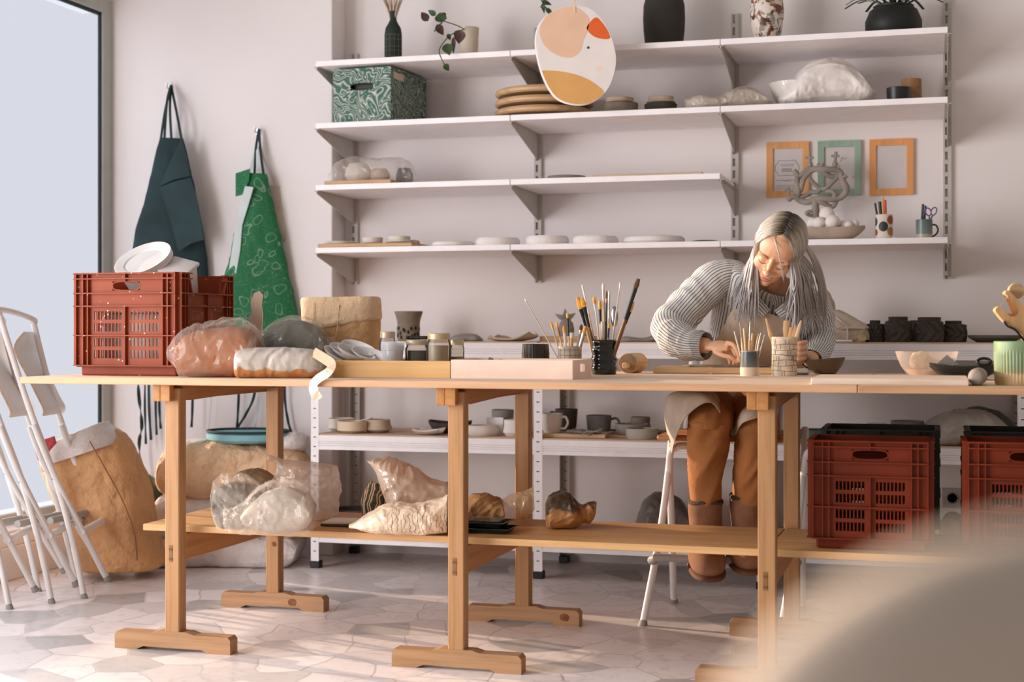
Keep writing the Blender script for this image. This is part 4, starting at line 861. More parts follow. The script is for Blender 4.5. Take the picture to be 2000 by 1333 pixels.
t = NT('banded_mug_glaze'); cz = t.n('SeparateXYZ', {0: t.coord()}); t.set(Base_Color=t.ramp(t.n('MapRange', {'Value': cz.outputs[2], 'From Min': 0, 'From Max': hm}).outputs[0], [(.0, (188, 170, 150)), (.22, (180, 164, 146)), (.3, (110, 124, 114)), (1, (84, 102, 100))]), Roughness=.35)
bm = BM(); lathe(bm, vessel([(15.5*k, 0), (16*k, hm)], .004), 36); obj('mug_body', bm, t.m, mg, smooth=35)
bm = BM(); tube(bm, smooth_path([(15*k, 0, hm*.75), (22*k, 0, hm*.72), (26*k, 0, hm*.5), (23*k, 0, hm*.28), (15*k, 0, hm*.12)], 6), .0035, 10); obj('handle', bm, pl('dark_handle', (52, 44, 40), .4), mg, smooth=60)
c0 = V((xat(1805, Y), Y, z4+.008))
stick('pen', 'dark blue pen standing in the scissors mug', 'pen', c0+V((-.012, 0, 0)), at(1803, 399, Y), .005, pl('navy', (44, 56, 76), .4), 'pens in the scissors mug'); stick('pen', 'light blue pen next to the dark one in the scissors mug', 'pen', c0+V((-.004, .008, 0)), at(1808, 402, Y+.01), .004, pl('blue_pen', (70, 110, 160), .4), 'pens in the scissors mug')
scs = thing('scissors', 'scissors with purple handles standing in the grey green mug', 'scissors', c0+V((.006, -.004, 0)), world=True)
for s, (px, py) in ((-1, (1813, 414)), (1, (1824, 413))):
    bm = BM(); cp = at(px, py, Y-.004); rx, rz = 5.2*k, 7.5*k; tube(bm, [cp+V((rx*math.cos(a)+rz*.35*math.sin(a)*s*.6, 0, rz*math.sin(a))) for a in [i*2*PI/24 for i in range(25)]], .0026, 8); tube(bm, [cp+V((-s*.003, 0, -rz*.9)), at(1816, 432, Y-.004)], .003, 8); obj('handle', bm, pl('purple_plastic', (104, 84, 128), .4), scs, smooth=60)
    bm = BM(); tube(bm, [at(1816, 430, Y-.003), scs.location+V((s*.002, 0, .004))], [.004, .001], 6, .3); obj('blade', bm, CHR, scs)
slab('clay_crumb', 'small pale crumb beside the spotted pencil cup', 1747, 5.82, z4, 8, 4, CLAYL, 2)
# picture frames on the wall
for i, (c, m, lb) in enumerate((([(1497, 279), (1580, 277), (1580, 384), (1498, 385)], (220, 160, 104), 'orange picture frame with a printed notice, left of three'), ([(1597, 276), (1682, 273), (1682, 381), (1598, 383)], (146, 168, 150), 'green picture frame in the middle of three on the wall'), ([(1698, 273), (1784, 270), (1784, 380), (1699, 382)], (218, 152, 94), 'orange picture frame with a blank sheet, right of three'))):
    a, b = at(c[0][0], c[0][1], YW-.015), at(c[2][0], c[2][1], YW-.015); W_, H_ = b.x-a.x, a.z-b.z; fr = .026
    r = thing('picture_frame', lb, 'picture frame', V(((a.x+b.x)/2, YW, b.z)), 0, 'picture frames on the wall')
    bm = BM(); holed(bm, [-W_/2, -W_/2+fr, W_/2-fr, W_/2], [0, fr, H_-fr, H_], lambda u, v: abs(u) < W_/2-fr and fr < v < H_-fr, .016, Matrix(((1, 0, 0, 0), (0, 0, -1, 0), (0, 1, 0, 0), (0, 0, 0, 1)))); obj('frame', bm, wood('frame_paint_%d' % i, m, tuple(int(x*.92) for x in m), 'z', 1, .5), r)
    bm = BM(); box(bm, (-W_/2+fr, -.008, fr), (W_/2-fr, -.004, H_-fr)); sh = obj('sheet', bm, pl('frame_sheet', (206, 198, 196), .35, .02), r)
    INK = pl('print_ink', (52, 50, 54), .6)
    if i == 0:
        bm = BM(); o = []
        for j in range(65):
            t_ = j*2*PI/64; rr = 1+.07*math.cos(6*t_); o.append(V((.046*rr*math.copysign(abs(math.cos(t_))**.6, math.cos(t_))-.003, -.0085, H_*.53+.032*rr*math.copysign(abs(math.sin(t_))**.6, math.sin(t_)))))
        tube(bm, o, .0007, 4); obj('printed_cloud_outline', bm, INK, sh)
        for z_, w_, th_ in ((.60, .058, .0016), (.57, .044, .0016), (.51, .042, .003), (.475, .042, .003), (.31, .09, .0014), (.295, .03, .0014), (.215, .09, .0014), (.185, .085, .0014), (.155, .08, .0014)):
            bm = BM(); x = -w_/2-.003
            while x < w_/2-.006:
                l_ = random.uniform(.003, .009); box(bm, (x, -.0086, H_*z_-th_/2), (min(x+l_, w_/2), -.008, H_*z_+th_/2)); x += l_+.002
            o = obj('printed_line', bm, INK, sh)
    if i == 1:
        for pts in ([(.005, .62), (.012, .70), (.02, .66), (.03, .69)], [(.05, .34), (.06, .32), (.075, .34)], [(.0, .56), (.0, .50)]):
            bm = BM(); tube(bm, [V((x, -.0086, H_*z_)) for x, z_ in pts], .0008, 4); obj('drawn_line', bm, INK, sh)
# ================================================================== on the rack
r1, r2, r3 = RZ
Y = 5.95; k = mpp(798, Y); h = hgt(798, 609, Y, r1)
pv = base('pierced_vase', 'grey brown vase with a flared rim and pierced holes on the rack', 'vase', 798, Y, r1)
bm = BM(); lathe(bm, vessel([(20*k, 0), (22*k, h*.1), (22*k, h*.6), (23*k, h*.72), (28*k, h)], .004), 40); obj('body', bm, CLB, pv, smooth=35)
for i in range(18):
    a = -2.9+i*.17+.05*math.sin(i*3); bm = BM(); z_ = h*(.28+.16*math.sin(i*1.9)); lathe(bm, [(0, -.0008), (.0055, -.0008), (.0055, .0008), (0, .0008)], 12, V((22.3*k*math.cos(a), 22.3*k*math.sin(a), z_)), Matrix.Rotation(a-PI/2, 3, 'Z') @ Matrix.Rotation(PI/2, 3, 'X'), sy=1.5); obj('pierced_hole', bm, pl('dark_hole', (40, 36, 32), .9), pv)
zz = Zat(910, 5.86)
soft('clay_slab', 'soft grey clay slab on the rack left of the curled plate', 'clay piece', [(874, 662, 876, 669, .5), (892, 655, 894, 671), (915, 653, 916, 671), (932, 655, 934, 670), (943, 663, 943, 669, .5)], zz, .09, CLAYG, base=r1+.0005, seed=2, amp=.004, freq=12)
bm = BM(); k = mpp(1000, 5.85)
sheet(bm, 28, 10, lambda u, v: V(((u-.5)*99*k*(1-.25*(2*v-1)**2), (v-.5)*.2*(1-.5*(2*u-1)**4), .003+.017*abs(2*u-1)**2.6*(1.5 if u > .5 else .7)+.010*abs(2*v-1)**3+.005*math.sin(u*11)*v)), .006); put('curled_plate', 'curled tan clay plate with a wavy rim on the rack', 'plate', 1002, 5.85, r1, bm, CLAYT, smooth=60)
bm = BM(); box(bm, (0, 0, 0), (.225, .07, .022), .002); put('wood_block', 'wooden block on the rack behind the brush cup', 'block', 1054, 5.86, r1, bm, wood('pale_block', (206, 170, 130), (180, 140, 100), 'x', 2))
k = mpp(1106, 5.97); pn = base('pineapple_jar', 'grey clay jar shaped like a leafy fruit behind the brushes', 'jar', 1106, 5.97, r1)
bm = BM(); lathe(bm, [(0, 0), (11*k, 0), (15*k, 12*k), (15.5*k, 24*k), (13*k, 36*k), (7*k, 43*k), (0, 44*k)], 28); obj('jar_body', bm, CLAYG, pn, smooth=40)
for an, L in ((-62, .055), (-5, .05), (55, .052), (-30, .03), (28, .03)):
    bm = leaf_mesh(L, .022, .15, .05); bmesh.ops.transform(bm, matrix=Matrix.Translation((0, -.003, 42*k)) @ Matrix.Rotation(TH, 4, 'Z') @ Matrix.Rotation(R(an), 4, 'Y') @ Matrix.Rotation(PI/2-.2, 4, 'X'), verts=bm.verts); obj('leaf', bm, CLAYG, pn, smooth=60)
slab('clay_lump', 'small rounded grey clay lump beside the fruit-shaped jar', 1142, 5.93, r1+.022, 18, 16, CLAYG, 4)
soft('clay_slab', 'thin dark grey clay slab on the rack behind the roller', 'clay piece', [(1206, 664, 1207, 669, .5), (1222, 658, 1224, 670), (1255, 661, 1256, 669), (1278, 656, 1280, 669), (1300, 662, 1302, 668, .5)], Zat(1255, 5.86), .09, CLAYG, base=r1+.0005, seed=5, amp=.004, freq=14)
pb = thing('tied_cloth_bundle', 'pale cloth bundle tied with a cord on the rack behind the person', 'bundle', at(1640, 668, 5.92), world=True); pb.location.z = r1
zz = Zat(1640, 5.93)
CLO = pl('unbleached_cloth', (206, 190, 174), .85, .06, 9, .4, 120, bdist=.003)
bm = BM(); ploft(bm, [(1582, 664, 1694, 664, 1), (1578, 650, 1692, 650, 1.05), (1582, 643, 1690, 645, 1), (1584, 640, 1692, 640, 1.05), (1590, 628, 1672, 626, .9), (1598, 612, 1652, 614, .6), (1602, 604, 1636, 606, .4)], zz, .13, 3, amp=.010, freq=12, seed=6, zmin=r1+.0005); ploft(bm, [(1592, 608, 1630, 612, 1), (1590, 592, 1628, 594, 1), (1594, 576, 1620, 576, .9), (1600, 566, 1612, 565, .5)], zz, .05, 2.2, amp=.006, freq=14, seed=2); obj('cloth_body', bm, CLO, pb, smooth=60)
for pts in ([(1598, 606), (1622, 612), (1640, 626), (1654, 640), (1655, 664)], [(1584, 642), (1620, 646), (1655, 641), (1690, 642)], [(1600, 610), (1606, 585), (1600, 566), (1596, 560)], [(1604, 575), (1618, 590), (1622, 606), (1624, 618)]):
    bm = BM(); tube(bm, smooth_path([at(x, y, 5.93-.135) if y > 618 else at(x, y, 5.88) for x, y in pts], 6), .006, 8, .6); obj('tie_cord', bm, CLO, pb, smooth=60)
slab('dry_root', 'rough beige fibrous lump between the cloth bundle and the dark pots', 1678, 5.83, r1, 30, 25, pl('beige_fibre', (206, 186, 150), .9, .2, 40, .8, 60, bdist=.01), 9)
def carved(name, label, px, Y, rpx, py, neck, seed, kind, group='dark carved pots on the rack'):
    k = mpp(px, Y); h = hgt(px, py, Y, r1); r = rpx*k; bm = BM()
    nr = 26; prof = [(r*.9, 0)]+[(r*(.95+.05*math.sin(PI*i/nr)), h*.84*i/nr) for i in range(1, nr)]+[(r*.93, h*.84), (neck*r, h*.87), (neck*r*1.03, h)]
    lathe(bm, vessel(prof, .006), 96)
    for v in bm.verts:
        rr = math.hypot(v.co.x, v.co.y)
        if rr > r*.88 and v.co.z < h*.83 and v.co.z > .001:
            a = math.atan2(v.co.y, v.co.x); z_ = v.co.z/h
            d = (math.sin(a*14+2.5*math.floor(z_*5)) if kind == 0 else math.sin(a*9+z_*16*(1 if int(z_*2.4) % 2 else -1)+noise.noise(V((a*2, z_*3, seed)))*3))
            s = 1+.07*(abs(d)**.5*math.copysign(1, d))-.01; v.co.x *= s; v.co.y *= s
    return put(name, label, 'pot', px, Y, r1, bm, CLAYD, group, smooth=50)
carved('carved_pot', 'dark carved clay pot with vertical ribs, leftmost of the group on the rack', 1709, 5.9, 20, 627, .5, 1, 0); carved('carved_pot', 'tall dark carved clay pot, second from the cloth bundle', 1754, 5.87, 25, 620, .72, 2, 1); carved('carved_pot', 'dark carved clay pot half hidden between the two taller ones', 1789, 6.03, 19, 627, .6, 3, 1); carved('carved_pot', 'widest dark carved clay pot with slanting grooves on the rack', 1815, 5.87, 27, 621, .80, 4, 1); carved('carved_pot', 'lower dark carved clay pot, rightmost of the group on the rack', 1862, 5.93, 25, 628, .62, 5, 1)
k = mpp(1944, 5.9); bm = BM(); lathe(bm, [(0, 0), (34*k, 0), (50*k, 9*k), (52*k, 14*k), (49*k, 14*k), (40*k, 7*k), (0, 5*k)], 48, wob=.02); put('plate', 'flat dark grey plate on the rack at the right, above the green pot', 'plate', 1944, 5.9, r1, bm, pl('slate_grey', (98, 98, 90), .7, .06))
# --- middle shelf of the rack
g = 'raw pottery on the middle rack shelf'
bowl('bowl', 'pale round bowl at the left end of the middle rack shelf', 'bowl', 667, 5.93, r2, 26, 24, CLAYL, .03, 1, .7, group=g); bowl('bowl', 'cream footed bowl in front of the pale round one on the rack', 'bowl', 688, 5.82, r2, 30, 23, pl('cream_bisque', (222, 200, 174), .75, .04), .03, 2, .65, group=g); bowl('bowl', 'tan rounded bowl beside the cream footed one on the rack', 'bowl', 738, 5.88, r2, 24, 25, CLAYT, .02, 3, .7, group=g, bulge=.3)
k = mpp(705, 5.83); bm = BM(); box(bm, (-.035, -.012, 0), (.035, .012, .004), .001, 1, Matrix.Rotation(R(-14), 4, 'Y')); tag(obj('clay_strip', bm, PLASTER, loc=at(712, 821, 5.86)), 'white strip lying across the rims of the cream and tan bowls', 'strip', g)
bm = BM(); k = mpp(838, 5.80); sheet(bm, 12, 10, lambda u, v: V(((u-.5)*52*k, (v-.5)*.10, .004+.016*abs(2*v-1)**2+.022*max(0, u-.5)**1.2+.03*max(0, .3-u)**1.2)), .005); put('folded_dish', 'pale folded clay dish on the rack left of the middle trestle', 'dish', 838, 5.80, r2, bm, CLAYL, g, smooth=60)
def boat(name, label, px, Y, z, wpx, hpx, m, wd=.06, group=None, rotz=0, tip=6):
    k = mpp(px, Y); bm = BM(); rings = []
    for i in range(21):
        a = -1+2*i/20; wv_ = max(1-abs(a)**2.2, .02); x = wpx/2*k*a; h = hpx*k*(.8+.2*abs(a)**2); hw = wd*wv_**.6; zb_ = hpx*k*.75*abs(a)**3
        rings.append([V((x, -hw, h)), V((x, -hw*.8, zb_+(h-zb_)*.4)), V((x, -hw*.4, zb_)), V((x, hw*.4, zb_)), V((x, hw*.8, zb_+(h-zb_)*.4)), V((x, hw, h)), V((x, hw*.9, h-.001)), V((x, hw*.6, zb_+(h-zb_)*.5)), V((x, 0, zb_+.005)), V((x, -hw*.6, zb_+(h-zb_)*.5)), V((x, -hw*.9, h-.001))])
    loft(bm, rings); return put(name, label, 'dish', px, Y, z, bm, m, group, rotz, 45)
boat('boat_dish', 'dark boat shaped dish on the rack behind the middle trestle post', 879, 5.92, r2, 88, 26, CLAYD, .075, g)
k = mpp(944, 5.83); bm = BM(); lathe(bm, [(0, 0), (29*k, 0), (33*k, 5*k), (33*k, 14*k), (29*k, 20*k), (24*k, 20*k), (18*k, 14*k), (0, 12*k)], 40, wob=.02); put('ring_dish', 'thick rimmed cream dish on the rack right of the middle trestle post', 'dish', 944, 5.83, r2, bm, CLAYL, g, smooth=50)
k = mpp(982, 6.02); bm = BM(); lathe(bm, vessel([(19*k, 0), (22*k, hgt(982, 801, 6.02, r2))], .004), 36); put('pot', 'grey cylinder pot at the back of the rack beside the rear trestle post', 'pot', 982, 6.02, r2, bm, CLAYG, g)
bm = BM(); k = mpp(966, 5.92); sheet(bm, 10, 6, lambda u, v: V(((u-.5)*34*k, .02*math.cos((u-.5)*3), v*32*k)), .005); put('bent_tile', 'white bent tile standing behind the thick rimmed dish', 'tile', 966, 5.92, r2, bm, PLASTER, g, smooth=60)
bowl('cup', 'rough white cup on the rack partly behind the rear trestle post', 'cup', 1004, 5.82, r2, 20, 32, PLASTER, .05, 5, .75, group=g)
bm = BM(); w_ = xat(1180, 5.78)-xat(1044, 5.78); box(bm, (0, 0, 0), (w_, .30, .016), .002); put('work_board', 'pale wooden board with mugs on the middle rack shelf', 'board', 1044, 5.775, r2, bm, wood('pale_board', (222, 190, 158), (200, 162, 128)), g, R(4))
rb = r2+.016
def mug(name, label, px, Y, z, rpx, hpx, m, hand=1, seed=1, grp=g):
    k = mpp(px, Y); r = base(name, label, 'mug', px, Y, z, grp, TH); bm = BM(); lathe(bm, vessel([(rpx*.72*k, 0), (rpx*.9*k, hpx*.2*k), (rpx*.95*k, hpx*.6*k), (rpx*k, hpx*k)], .004), 36, wob=.05, seed=seed); obj('mug_body', bm, m, r, smooth=40)
    bm = BM(); tube(bm, smooth_path([(rpx*.9*k, 0, hpx*.8*k), (rpx*1.35*k, -.004, hpx*.85*k), (rpx*1.6*k, -.006, hpx*.55*k), (rpx*1.3*k, -.004, hpx*.25*k), (rpx*.85*k, 0, hpx*.25*k)], 6), .0052, 10); o = obj('handle', bm, m, r, smooth=60); return r
mug('mug', 'cream lumpy mug with an ear handle on the pale rack board', 1078, 5.84, rb, 21, 37, CLAYL, seed=2).rotation_euler.z = TH-.35
mug('mug', 'dark grey clay mug behind the cream lumpy one', 1106, 5.98, rb, 22, 42, CLAYD, seed=3).rotation_euler.z = PI+.3
mug('mug', 'grey clay mug with a small handle, right of the dark one on the rack', 1170, 5.99, r2, 25, 38, pl('bluish_clay', (118, 114, 110), .85, .1), seed=4)
bm = BM(); k = mpp(1143, 5.84); sheet(bm, 22, 12, lambda u, v: V(((u-.5)*62*k, (v-.5)*.10, .004+.02*(abs(2*u-1)**2+abs(2*v-1)**2)*.35+.012*noise.noise(V((u*5, v*5, 2)))+.006*noise.noise(V((u*14, v*14, 4))))), .004); put('crumpled_dish', 'crumpled grey clay dish on the pale rack board', 'dish', 1143, 5.82, rb, bm, CLAYG, g, smooth=60)
bowl('dish', 'small flat tan dish behind the crumpled one', 'dish', 1183, 5.95, r2, 17, 8, CLAYT, .03, 6, .6, group=g); bowl('cup', 'plain grey brown cup near the hanging apron hem on the rack', 'cup', 1251, 6.0, r2, 19, 36, CLB, .02, 7, .85, group=g); bowl('bowl', 'wide grey bowl behind the round rimmed dish on the rack', 'bowl', 1234, 5.92, r2, 33, 25, CLAYG, .04, 8, .5, group=g)
k = mpp(1254, 5.82); bm = BM(); lathe(bm, vessel([(29*k, 0), (31*k, 6*k), (32*k, 20*k)], .006), 40); put('rimmed_dish', 'round straight rimmed grey dish at the front of the rack by the stool', 'dish', 1254, 5.82, r2, bm, pl('light_grey_clay', (176, 166, 154), .8, .05), g)
bm = BM(); box(bm, (0, 0, 0), (.20, .26, .008), .002); put('thin_board', 'thin worn board under the round rimmed dish on the rack', 'board', 1186, 5.86, r2, bm, BRD, g)
boat('flat_dish', 'flat grey dish beside the stool on the rack', 1308, 5.92, r2, 60, 14, CLAYG, .08, g)
bowl('bowl', 'dark green dish right of the rear trestle post on the rack', 'bowl', 1596, 5.9, r2, 34, 22, pl('dark_green_glaze', (86, 98, 84), .5, .08), .02, 9, .7, group=g)
bowl('plate', 'wide pale plate above the black crate on the rack', 'plate', 1702, 5.9, r2, 36, 26, CLAYL, .02, 10, .5, group=g); bowl('dish', 'small pale dish standing in the wide plate on the rack', 'dish', 1712, 5.9, r2+26*mpp(1712, 5.9), 19, 10, CLAYL, .02, 11, .7, group=g)
bowl('bowl', 'grey bowl behind the pale plates above the black crate', 'bowl', 1772, 6.02, r2, 32, 38, CLAYG, .03, 12, .6, group=g); bowl('dish', 'pale shallow dish right of the wide plate above the black crate', 'dish', 1780, 5.86, r2, 24, 24, CLAYL, .02, 13, .7, group=g)
soft('plastic_bag', 'large cloudy plastic bag on the rack above the right crate', 'plastic bag', [(1808, 842, 1810, 868, .6), (1832, 818, 1834, 872), (1870, 804, 1874, 874), (1920, 806, 1924, 874), (1958, 834, 1960, 874), (1976, 858, 1977, 870, .6)], Zat(1890, 5.93), .15, pl('cloudy_plastic', (176, 168, 158), .35, .08, 10, .6, 26, bdist=.01), base=r2+.0005, seed=3, amp=.022, freq=9)
soft('plastic_bag', 'dark plastic bag behind the cloudy one on the rack', 'plastic bag', [(1862, 815, 1864, 866, .6), (1900, 797, 1900, 866), (1950, 806, 1952, 868), (1985, 836, 1985, 866, .7)], Zat(1920, 6.08), .07, pl('dark_plastic_bag', (84, 80, 74), .4, .1), base=r2+.0005, seed=6, amp=.012, freq=10)
# --- bottom shelf of the rack
soft('rubbish_bag', 'crumpled dark grey bag on the bottom rack shelf behind the stool legs', 'bag', [(1243, 1020, 1246, 1056, .5), (1258, 985, 1260, 1060), (1285, 966, 1288, 1062), (1318, 972, 1318, 1062), (1345, 1000, 1344, 1060), (1352, 1030, 1352, 1056, .5)], Zat(1298, 5.95), .11, pl('grey_bag_plastic', (108, 100, 94), .35, .1, 8, .6, 30, bdist=.008), base=r3+.0005, seed=5, amp=.02, freq=11)
soft('rubbish_bag', 'pale crumpled bag on the bottom rack shelf right of the black crate', 'bag', [(1842, 1020, 1844, 1080, .6), (1858, 1004, 1860, 1090), (1880, 1010, 1880, 1090), (1896, 1040, 1896, 1080, .6)], Zat(1868, 5.95), .09, pl('grey_bag_plastic', (108, 100, 94)), base=r3+.0005, seed=7, amp=.014, freq=10)
bowl('black_basin', 'dark shallow basin on the bottom rack shelf behind the clear bag', 'basin', 695, 5.95, r3, 44, 24, CLAYD, .02, 3, .8)
# power socket
so = thing('power_socket', 'grey square power socket on the wall between the crates', 'socket', at(1860, 973, YW), world=True)
bm = BM(); c = at(1860, 973, YW); box(bm, c+V((-.04, -.010, -.04)), c+V((.04, 0, .04)), .003, 2); obj('plate', bm, pl('socket_plastic', (176, 170, 162), .4, .02), so)
bm = BM(); lathe(bm, [(0, 0), (.019, 0), (.019, .004), (.022, .005), (.024, 0.0)], 32, c+V((0, -.0101, 0)), Matrix.Rotation(PI/2, 3, 'X')); obj('socket_well', bm, pl('socket_well', (150, 144, 138), .4), so, smooth=30)
for s in (-1, 1):
    bm = BM(); lathe(bm, [(0, 0), (.003, 0), (.003, .0015), (0, .0015)], 12, c+V((s*.0095, -.0105, 0)), Matrix.Rotation(PI/2, 3, 'X')); obj('pin_hole', bm, BLK, so)
# ================================================================== black crates behind the red ones
xk = xat(1600, 4.5); wk = xat(1838, 4.5)-xk
BCR = pl('black_crate_plastic', (34, 34, 32), .45, .1)
crate('plastic_crate', 'black plastic crate standing behind the red crate by the trestle', (xk+wk/2, 4.505+.15, LT), wk, .30, .322, BCR, group='black crates on the lower board')
xk2 = xat(1884, 4.5); crate('plastic_crate', 'black plastic crate behind the red crate at the right edge', (xk2+wk/2, 4.505+.15, LT), wk, .30, .322, BCR, group='black crates on the lower board')

# ================================================================== on the tabletop
def wrapped(name, label, cat, inner, outer, Z, di, do, mi_, mo, zb, seed, cap=.012, fr=10, n=46, base_px=None, nm=('clay_block', 'plastic_film')):
    xs = [(r[0]+r[2])/2 for r in inner]; ys = max(max(r[1], r[3]) for r in inner)
    r = thing(name, label, cat, P(sum(xs)/len(xs), ys, Z), world=True); r.location.z = zb
    bm = BM(); ploft(bm, inner, Z, di, seed=seed, amp=cap*.6, freq=fr*.7, n=n, p=3.1, zmin=zb+.0015); obj(nm[0], bm, mi_, r, smooth=60)
    if outer:
        bm = BM(); ploft(bm, outer, Z, do, seed=seed+3, amp=cap*2.0, freq=fr*.9, n=n+40, seg=110, p=2.3, zmin=zb+.0005, ridge=.85); obj(nm[1], bm, mo, r, smooth=60)
    return r
TERRA = pl('terracotta_clay', (152, 86, 42), .7, .08, 8, .3, 30, bdist=.006); DGC = pl('slate_clay', (92, 94, 88), .6, .12, 8, .4, 40, bdist=.006); F2 = film('shiny_film', (240, 226, 212), .20, .12, 1.0, 26, .4)
wrapped('wrapped_clay', 'terracotta clay block in a clear plastic bag beside the red crate on the tabletop', 'clay', [(354, 672, 357, 726), (375, 650, 375, 737), (430, 641, 430, 738), (482, 643, 480, 737), (503, 668, 500, 730)],
        [(328, 691, 329, 697, .15), (343, 674, 347, 712, .7), (370, 649, 368, 737), (430, 633, 430, 741), (475, 629, 478, 740), (509, 660, 505, 735)], 4.68, .095, .10, TERRA, F2, TT, 2)
wrapped('wrapped_clay', 'dark grey clay lump in plastic behind the taped block on the tabletop', 'clay', [(503, 690, 505, 722), (518, 656, 520, 738), (556, 630, 556, 740), (590, 628, 590, 740), (618, 640, 620, 738), (634, 662, 634, 728)],
        [(502, 690, 504, 724), (517, 653, 519, 738), (556, 627, 556, 740), (592, 625, 592, 740), (622, 640, 624, 730), (642, 664, 640, 690), (652, 664, 652, 672, .4)], 4.93, .08, .085, DGC, F2, TT, 5)
t = NT('taped_block'); co = t.coord(); cz = t.n('SeparateXYZ', {0: co}); nz = t.n('TexNoise', {'Vector': co, 'Scale': 14, 'Detail': 4, 'Distortion': 1}); s_ = t.n('Math', {0: cz.outputs[2], 1: t.n('Math', {0: nz.outputs[0], 1: .06}, operation='MULTIPLY').outputs[0]}, operation='ADD')
wn = t.n('TexWave', {'Vector': co, 'Scale': 7, 'Distortion': 14, 'Detail': 3}); t.set(Base_Color=t.ramp(t.n('MapRange', {'Value': s_.outputs[0], 'From Min': 0, 'From Max': .1}).outputs[0], [(.45, (178, 118, 66)), (.56, (176, 120, 74)), (.6, (182, 172, 160)), (1, (190, 178, 168))]), Roughness=.3); t.bump(wn.outputs[0], .3, .008); TAPE = t.m
tp = thing('taped_block', 'grey and brown taped clay block at the table edge with a loose plastic tail', 'clay', P(550, 740, 4.6), world=True); tp.location.z = TT
bm = BM(); ploft(bm, [(463, 700, 463, 726, .7), (474, 683, 474, 739, .95), (550, 680, 550, 741), (612, 685, 610, 740), (634, 702, 631, 732, .8)], 4.60, .075, seed=8, amp=.006, freq=14, n=44, p=3, zmin=TT+.0005); obj('block', bm, TAPE, tp, smooth=60)
TAIL = film('peach_plastic', (226, 198, 166), .85, .3, .6, 24, .3)
def rib(par, name, pts, w, m): bm = BM(); ribbon(bm, [V(p) for p in pts], w, .0014, 6, nrm=(-.2, -1, .3)); return obj(name, bm, m, par, smooth=60)
rib(tp, 'plastic_tail', [at(612, 688, 4.2), at(632, 700, 4.12), at(648, 713, 4.06), at(640, 728, 4.045), at(622, 740, 4.05), at(612, 752, 4.05), at(614, 766, 4.045), at(623, 781, 4.045)], .030, TAIL)
op = [(489, 700), (486, 650), (484, 622), (492, 612), (489, 592), (496, 573), (506, 569), (513, 577), (510, 596), (513, 614), (511, 640), (516, 700)]
bm = BM(); a = [P(x, y, 5.03) for x, y in op]; n = len(a); f = V((-ST, CT, 0))*.012; A = [bm.verts.new(p) for p in a]; B = [bm.verts.new(p+f) for p in a]; bm.faces.new(A); bm.faces.new(B[::-1])
for i in range(n): bm.faces.new((A[(i+1) % n], A[i], B[i], B[(i+1) % n]))
for v in bm.verts:
    if v.co.z < .91: v.co.z = TT
tag(obj('carved_paddle', bm, pl('pale_pink_wood', (226, 196, 176), .6, .04), org=P(500, 727, 5.03)), 'pale carved wooden paddle standing upright behind the terracotta clay', 'paddle')
pbg = thing('paper_bag', 'brown paper bag with rolled-down top standing behind the grey clay', 'bag', P(667, 728, 5.11), world=True); pbg.location.z = TT
bm = BM(); ploft(bm, [(606, 728, 738, 726, 1), (603, 700, 737, 698, 1), (599, 650, 739, 650, 1), (596, 615, 741, 612, 1), (595, 600, 741, 598, .98)], 5.11, .10, 4, zmin=TT+.0005, amp=.010, freq=11, seed=4, n=40, seg=60); obj('bag_body', bm, KRAFT2 if False else pl('bag_kraft', (202, 158, 112), .8, .08, 9, .7, 26, bdist=.02), pbg, smooth=50)
bm = BM(); ploft(bm, [(595, 648, 742, 624, 1.0), (594, 640, 743, 618, 1.05), (592, 615, 743, 606, 1.06), (591, 592, 742, 588, 1.03), (593, 585, 740, 582, 1.0), (596, 583, 737, 581, .94), (600, 596, 733, 594, .9)], 5.11, .102, 4, amp=.007, freq=13, seed=9, n=40, seg=60); obj('rolled_cuff', bm, pl('cuff_kraft', (216, 184, 150), .8, .07, 9, .6, 28, bdist=.015), pbg, smooth=50)
for p in ([(662, 596), (660, 630), (655, 665), (652, 700)], [(612, 590), (612, 620), (604, 645)]):
    bm = BM(); tube(bm, smooth_path([P(x, y, 5.0) for x, y in p], 5), .0016, 6); obj('crease', bm, pl('cuff_kraft', (216, 184, 150)), pbg)
# trays
YT = 4.28; TZ = TT; XT = [xat(650, YT), xat(880, YT), xat(1119, YT)]
def tray(x0, x1, h, d, m, label, handle=False):
    r = thing('wooden_tray', label, 'tray', V(((x0+x1)/2, YT, TT)), 0, 'low trays on the tabletop'); W_ = x1-x0; th = .009
    bm = BM(); box(bm, (-W_/2, 0, 0), (W_/2, th, h), .0012); obj('front_wall', bm, m, r)
    bm = BM(); box(bm, (-W_/2, d-th, 0), (W_/2, d, h), .0012); obj('back_wall', bm, m, r)
    for s in (-1, 1):
        bm = BM(); a, b = d*.38, d*.62
        holed(bm, [th, a, b, d-th], [0, h*.35, h*.78, h], (lambda u, v: a < u < b and h*.35 < v < h*.78) if handle else (lambda u, v: False), th, Matrix(((0, 0, s, s*(W_/2-th)), (1, 0, 0, 0), (0, 1, 0, 0), (0, 0, 0, 1)))); obj('end_wall', bm, m, r)
    bm = BM(); box(bm, (-W_/2+th, th, .002), (W_/2-th, d-th, .007)); obj('bottom', bm, m, r); return r
tray(XT[0], XT[1]-.001, .0535, .25, wood('yellow_tray', (220, 176, 118), (206, 158, 100), 'x', .8, .5), 'yellow wooden tray holding jars and white scoops')
tray(XT[1]+.001, XT[2], .058, .25, pl('pink_tray_paint', (236, 208, 190), .5, .03), 'pale pink tray with a cut-out handle, right of the yellow tray', True)
zt = TT+.0075
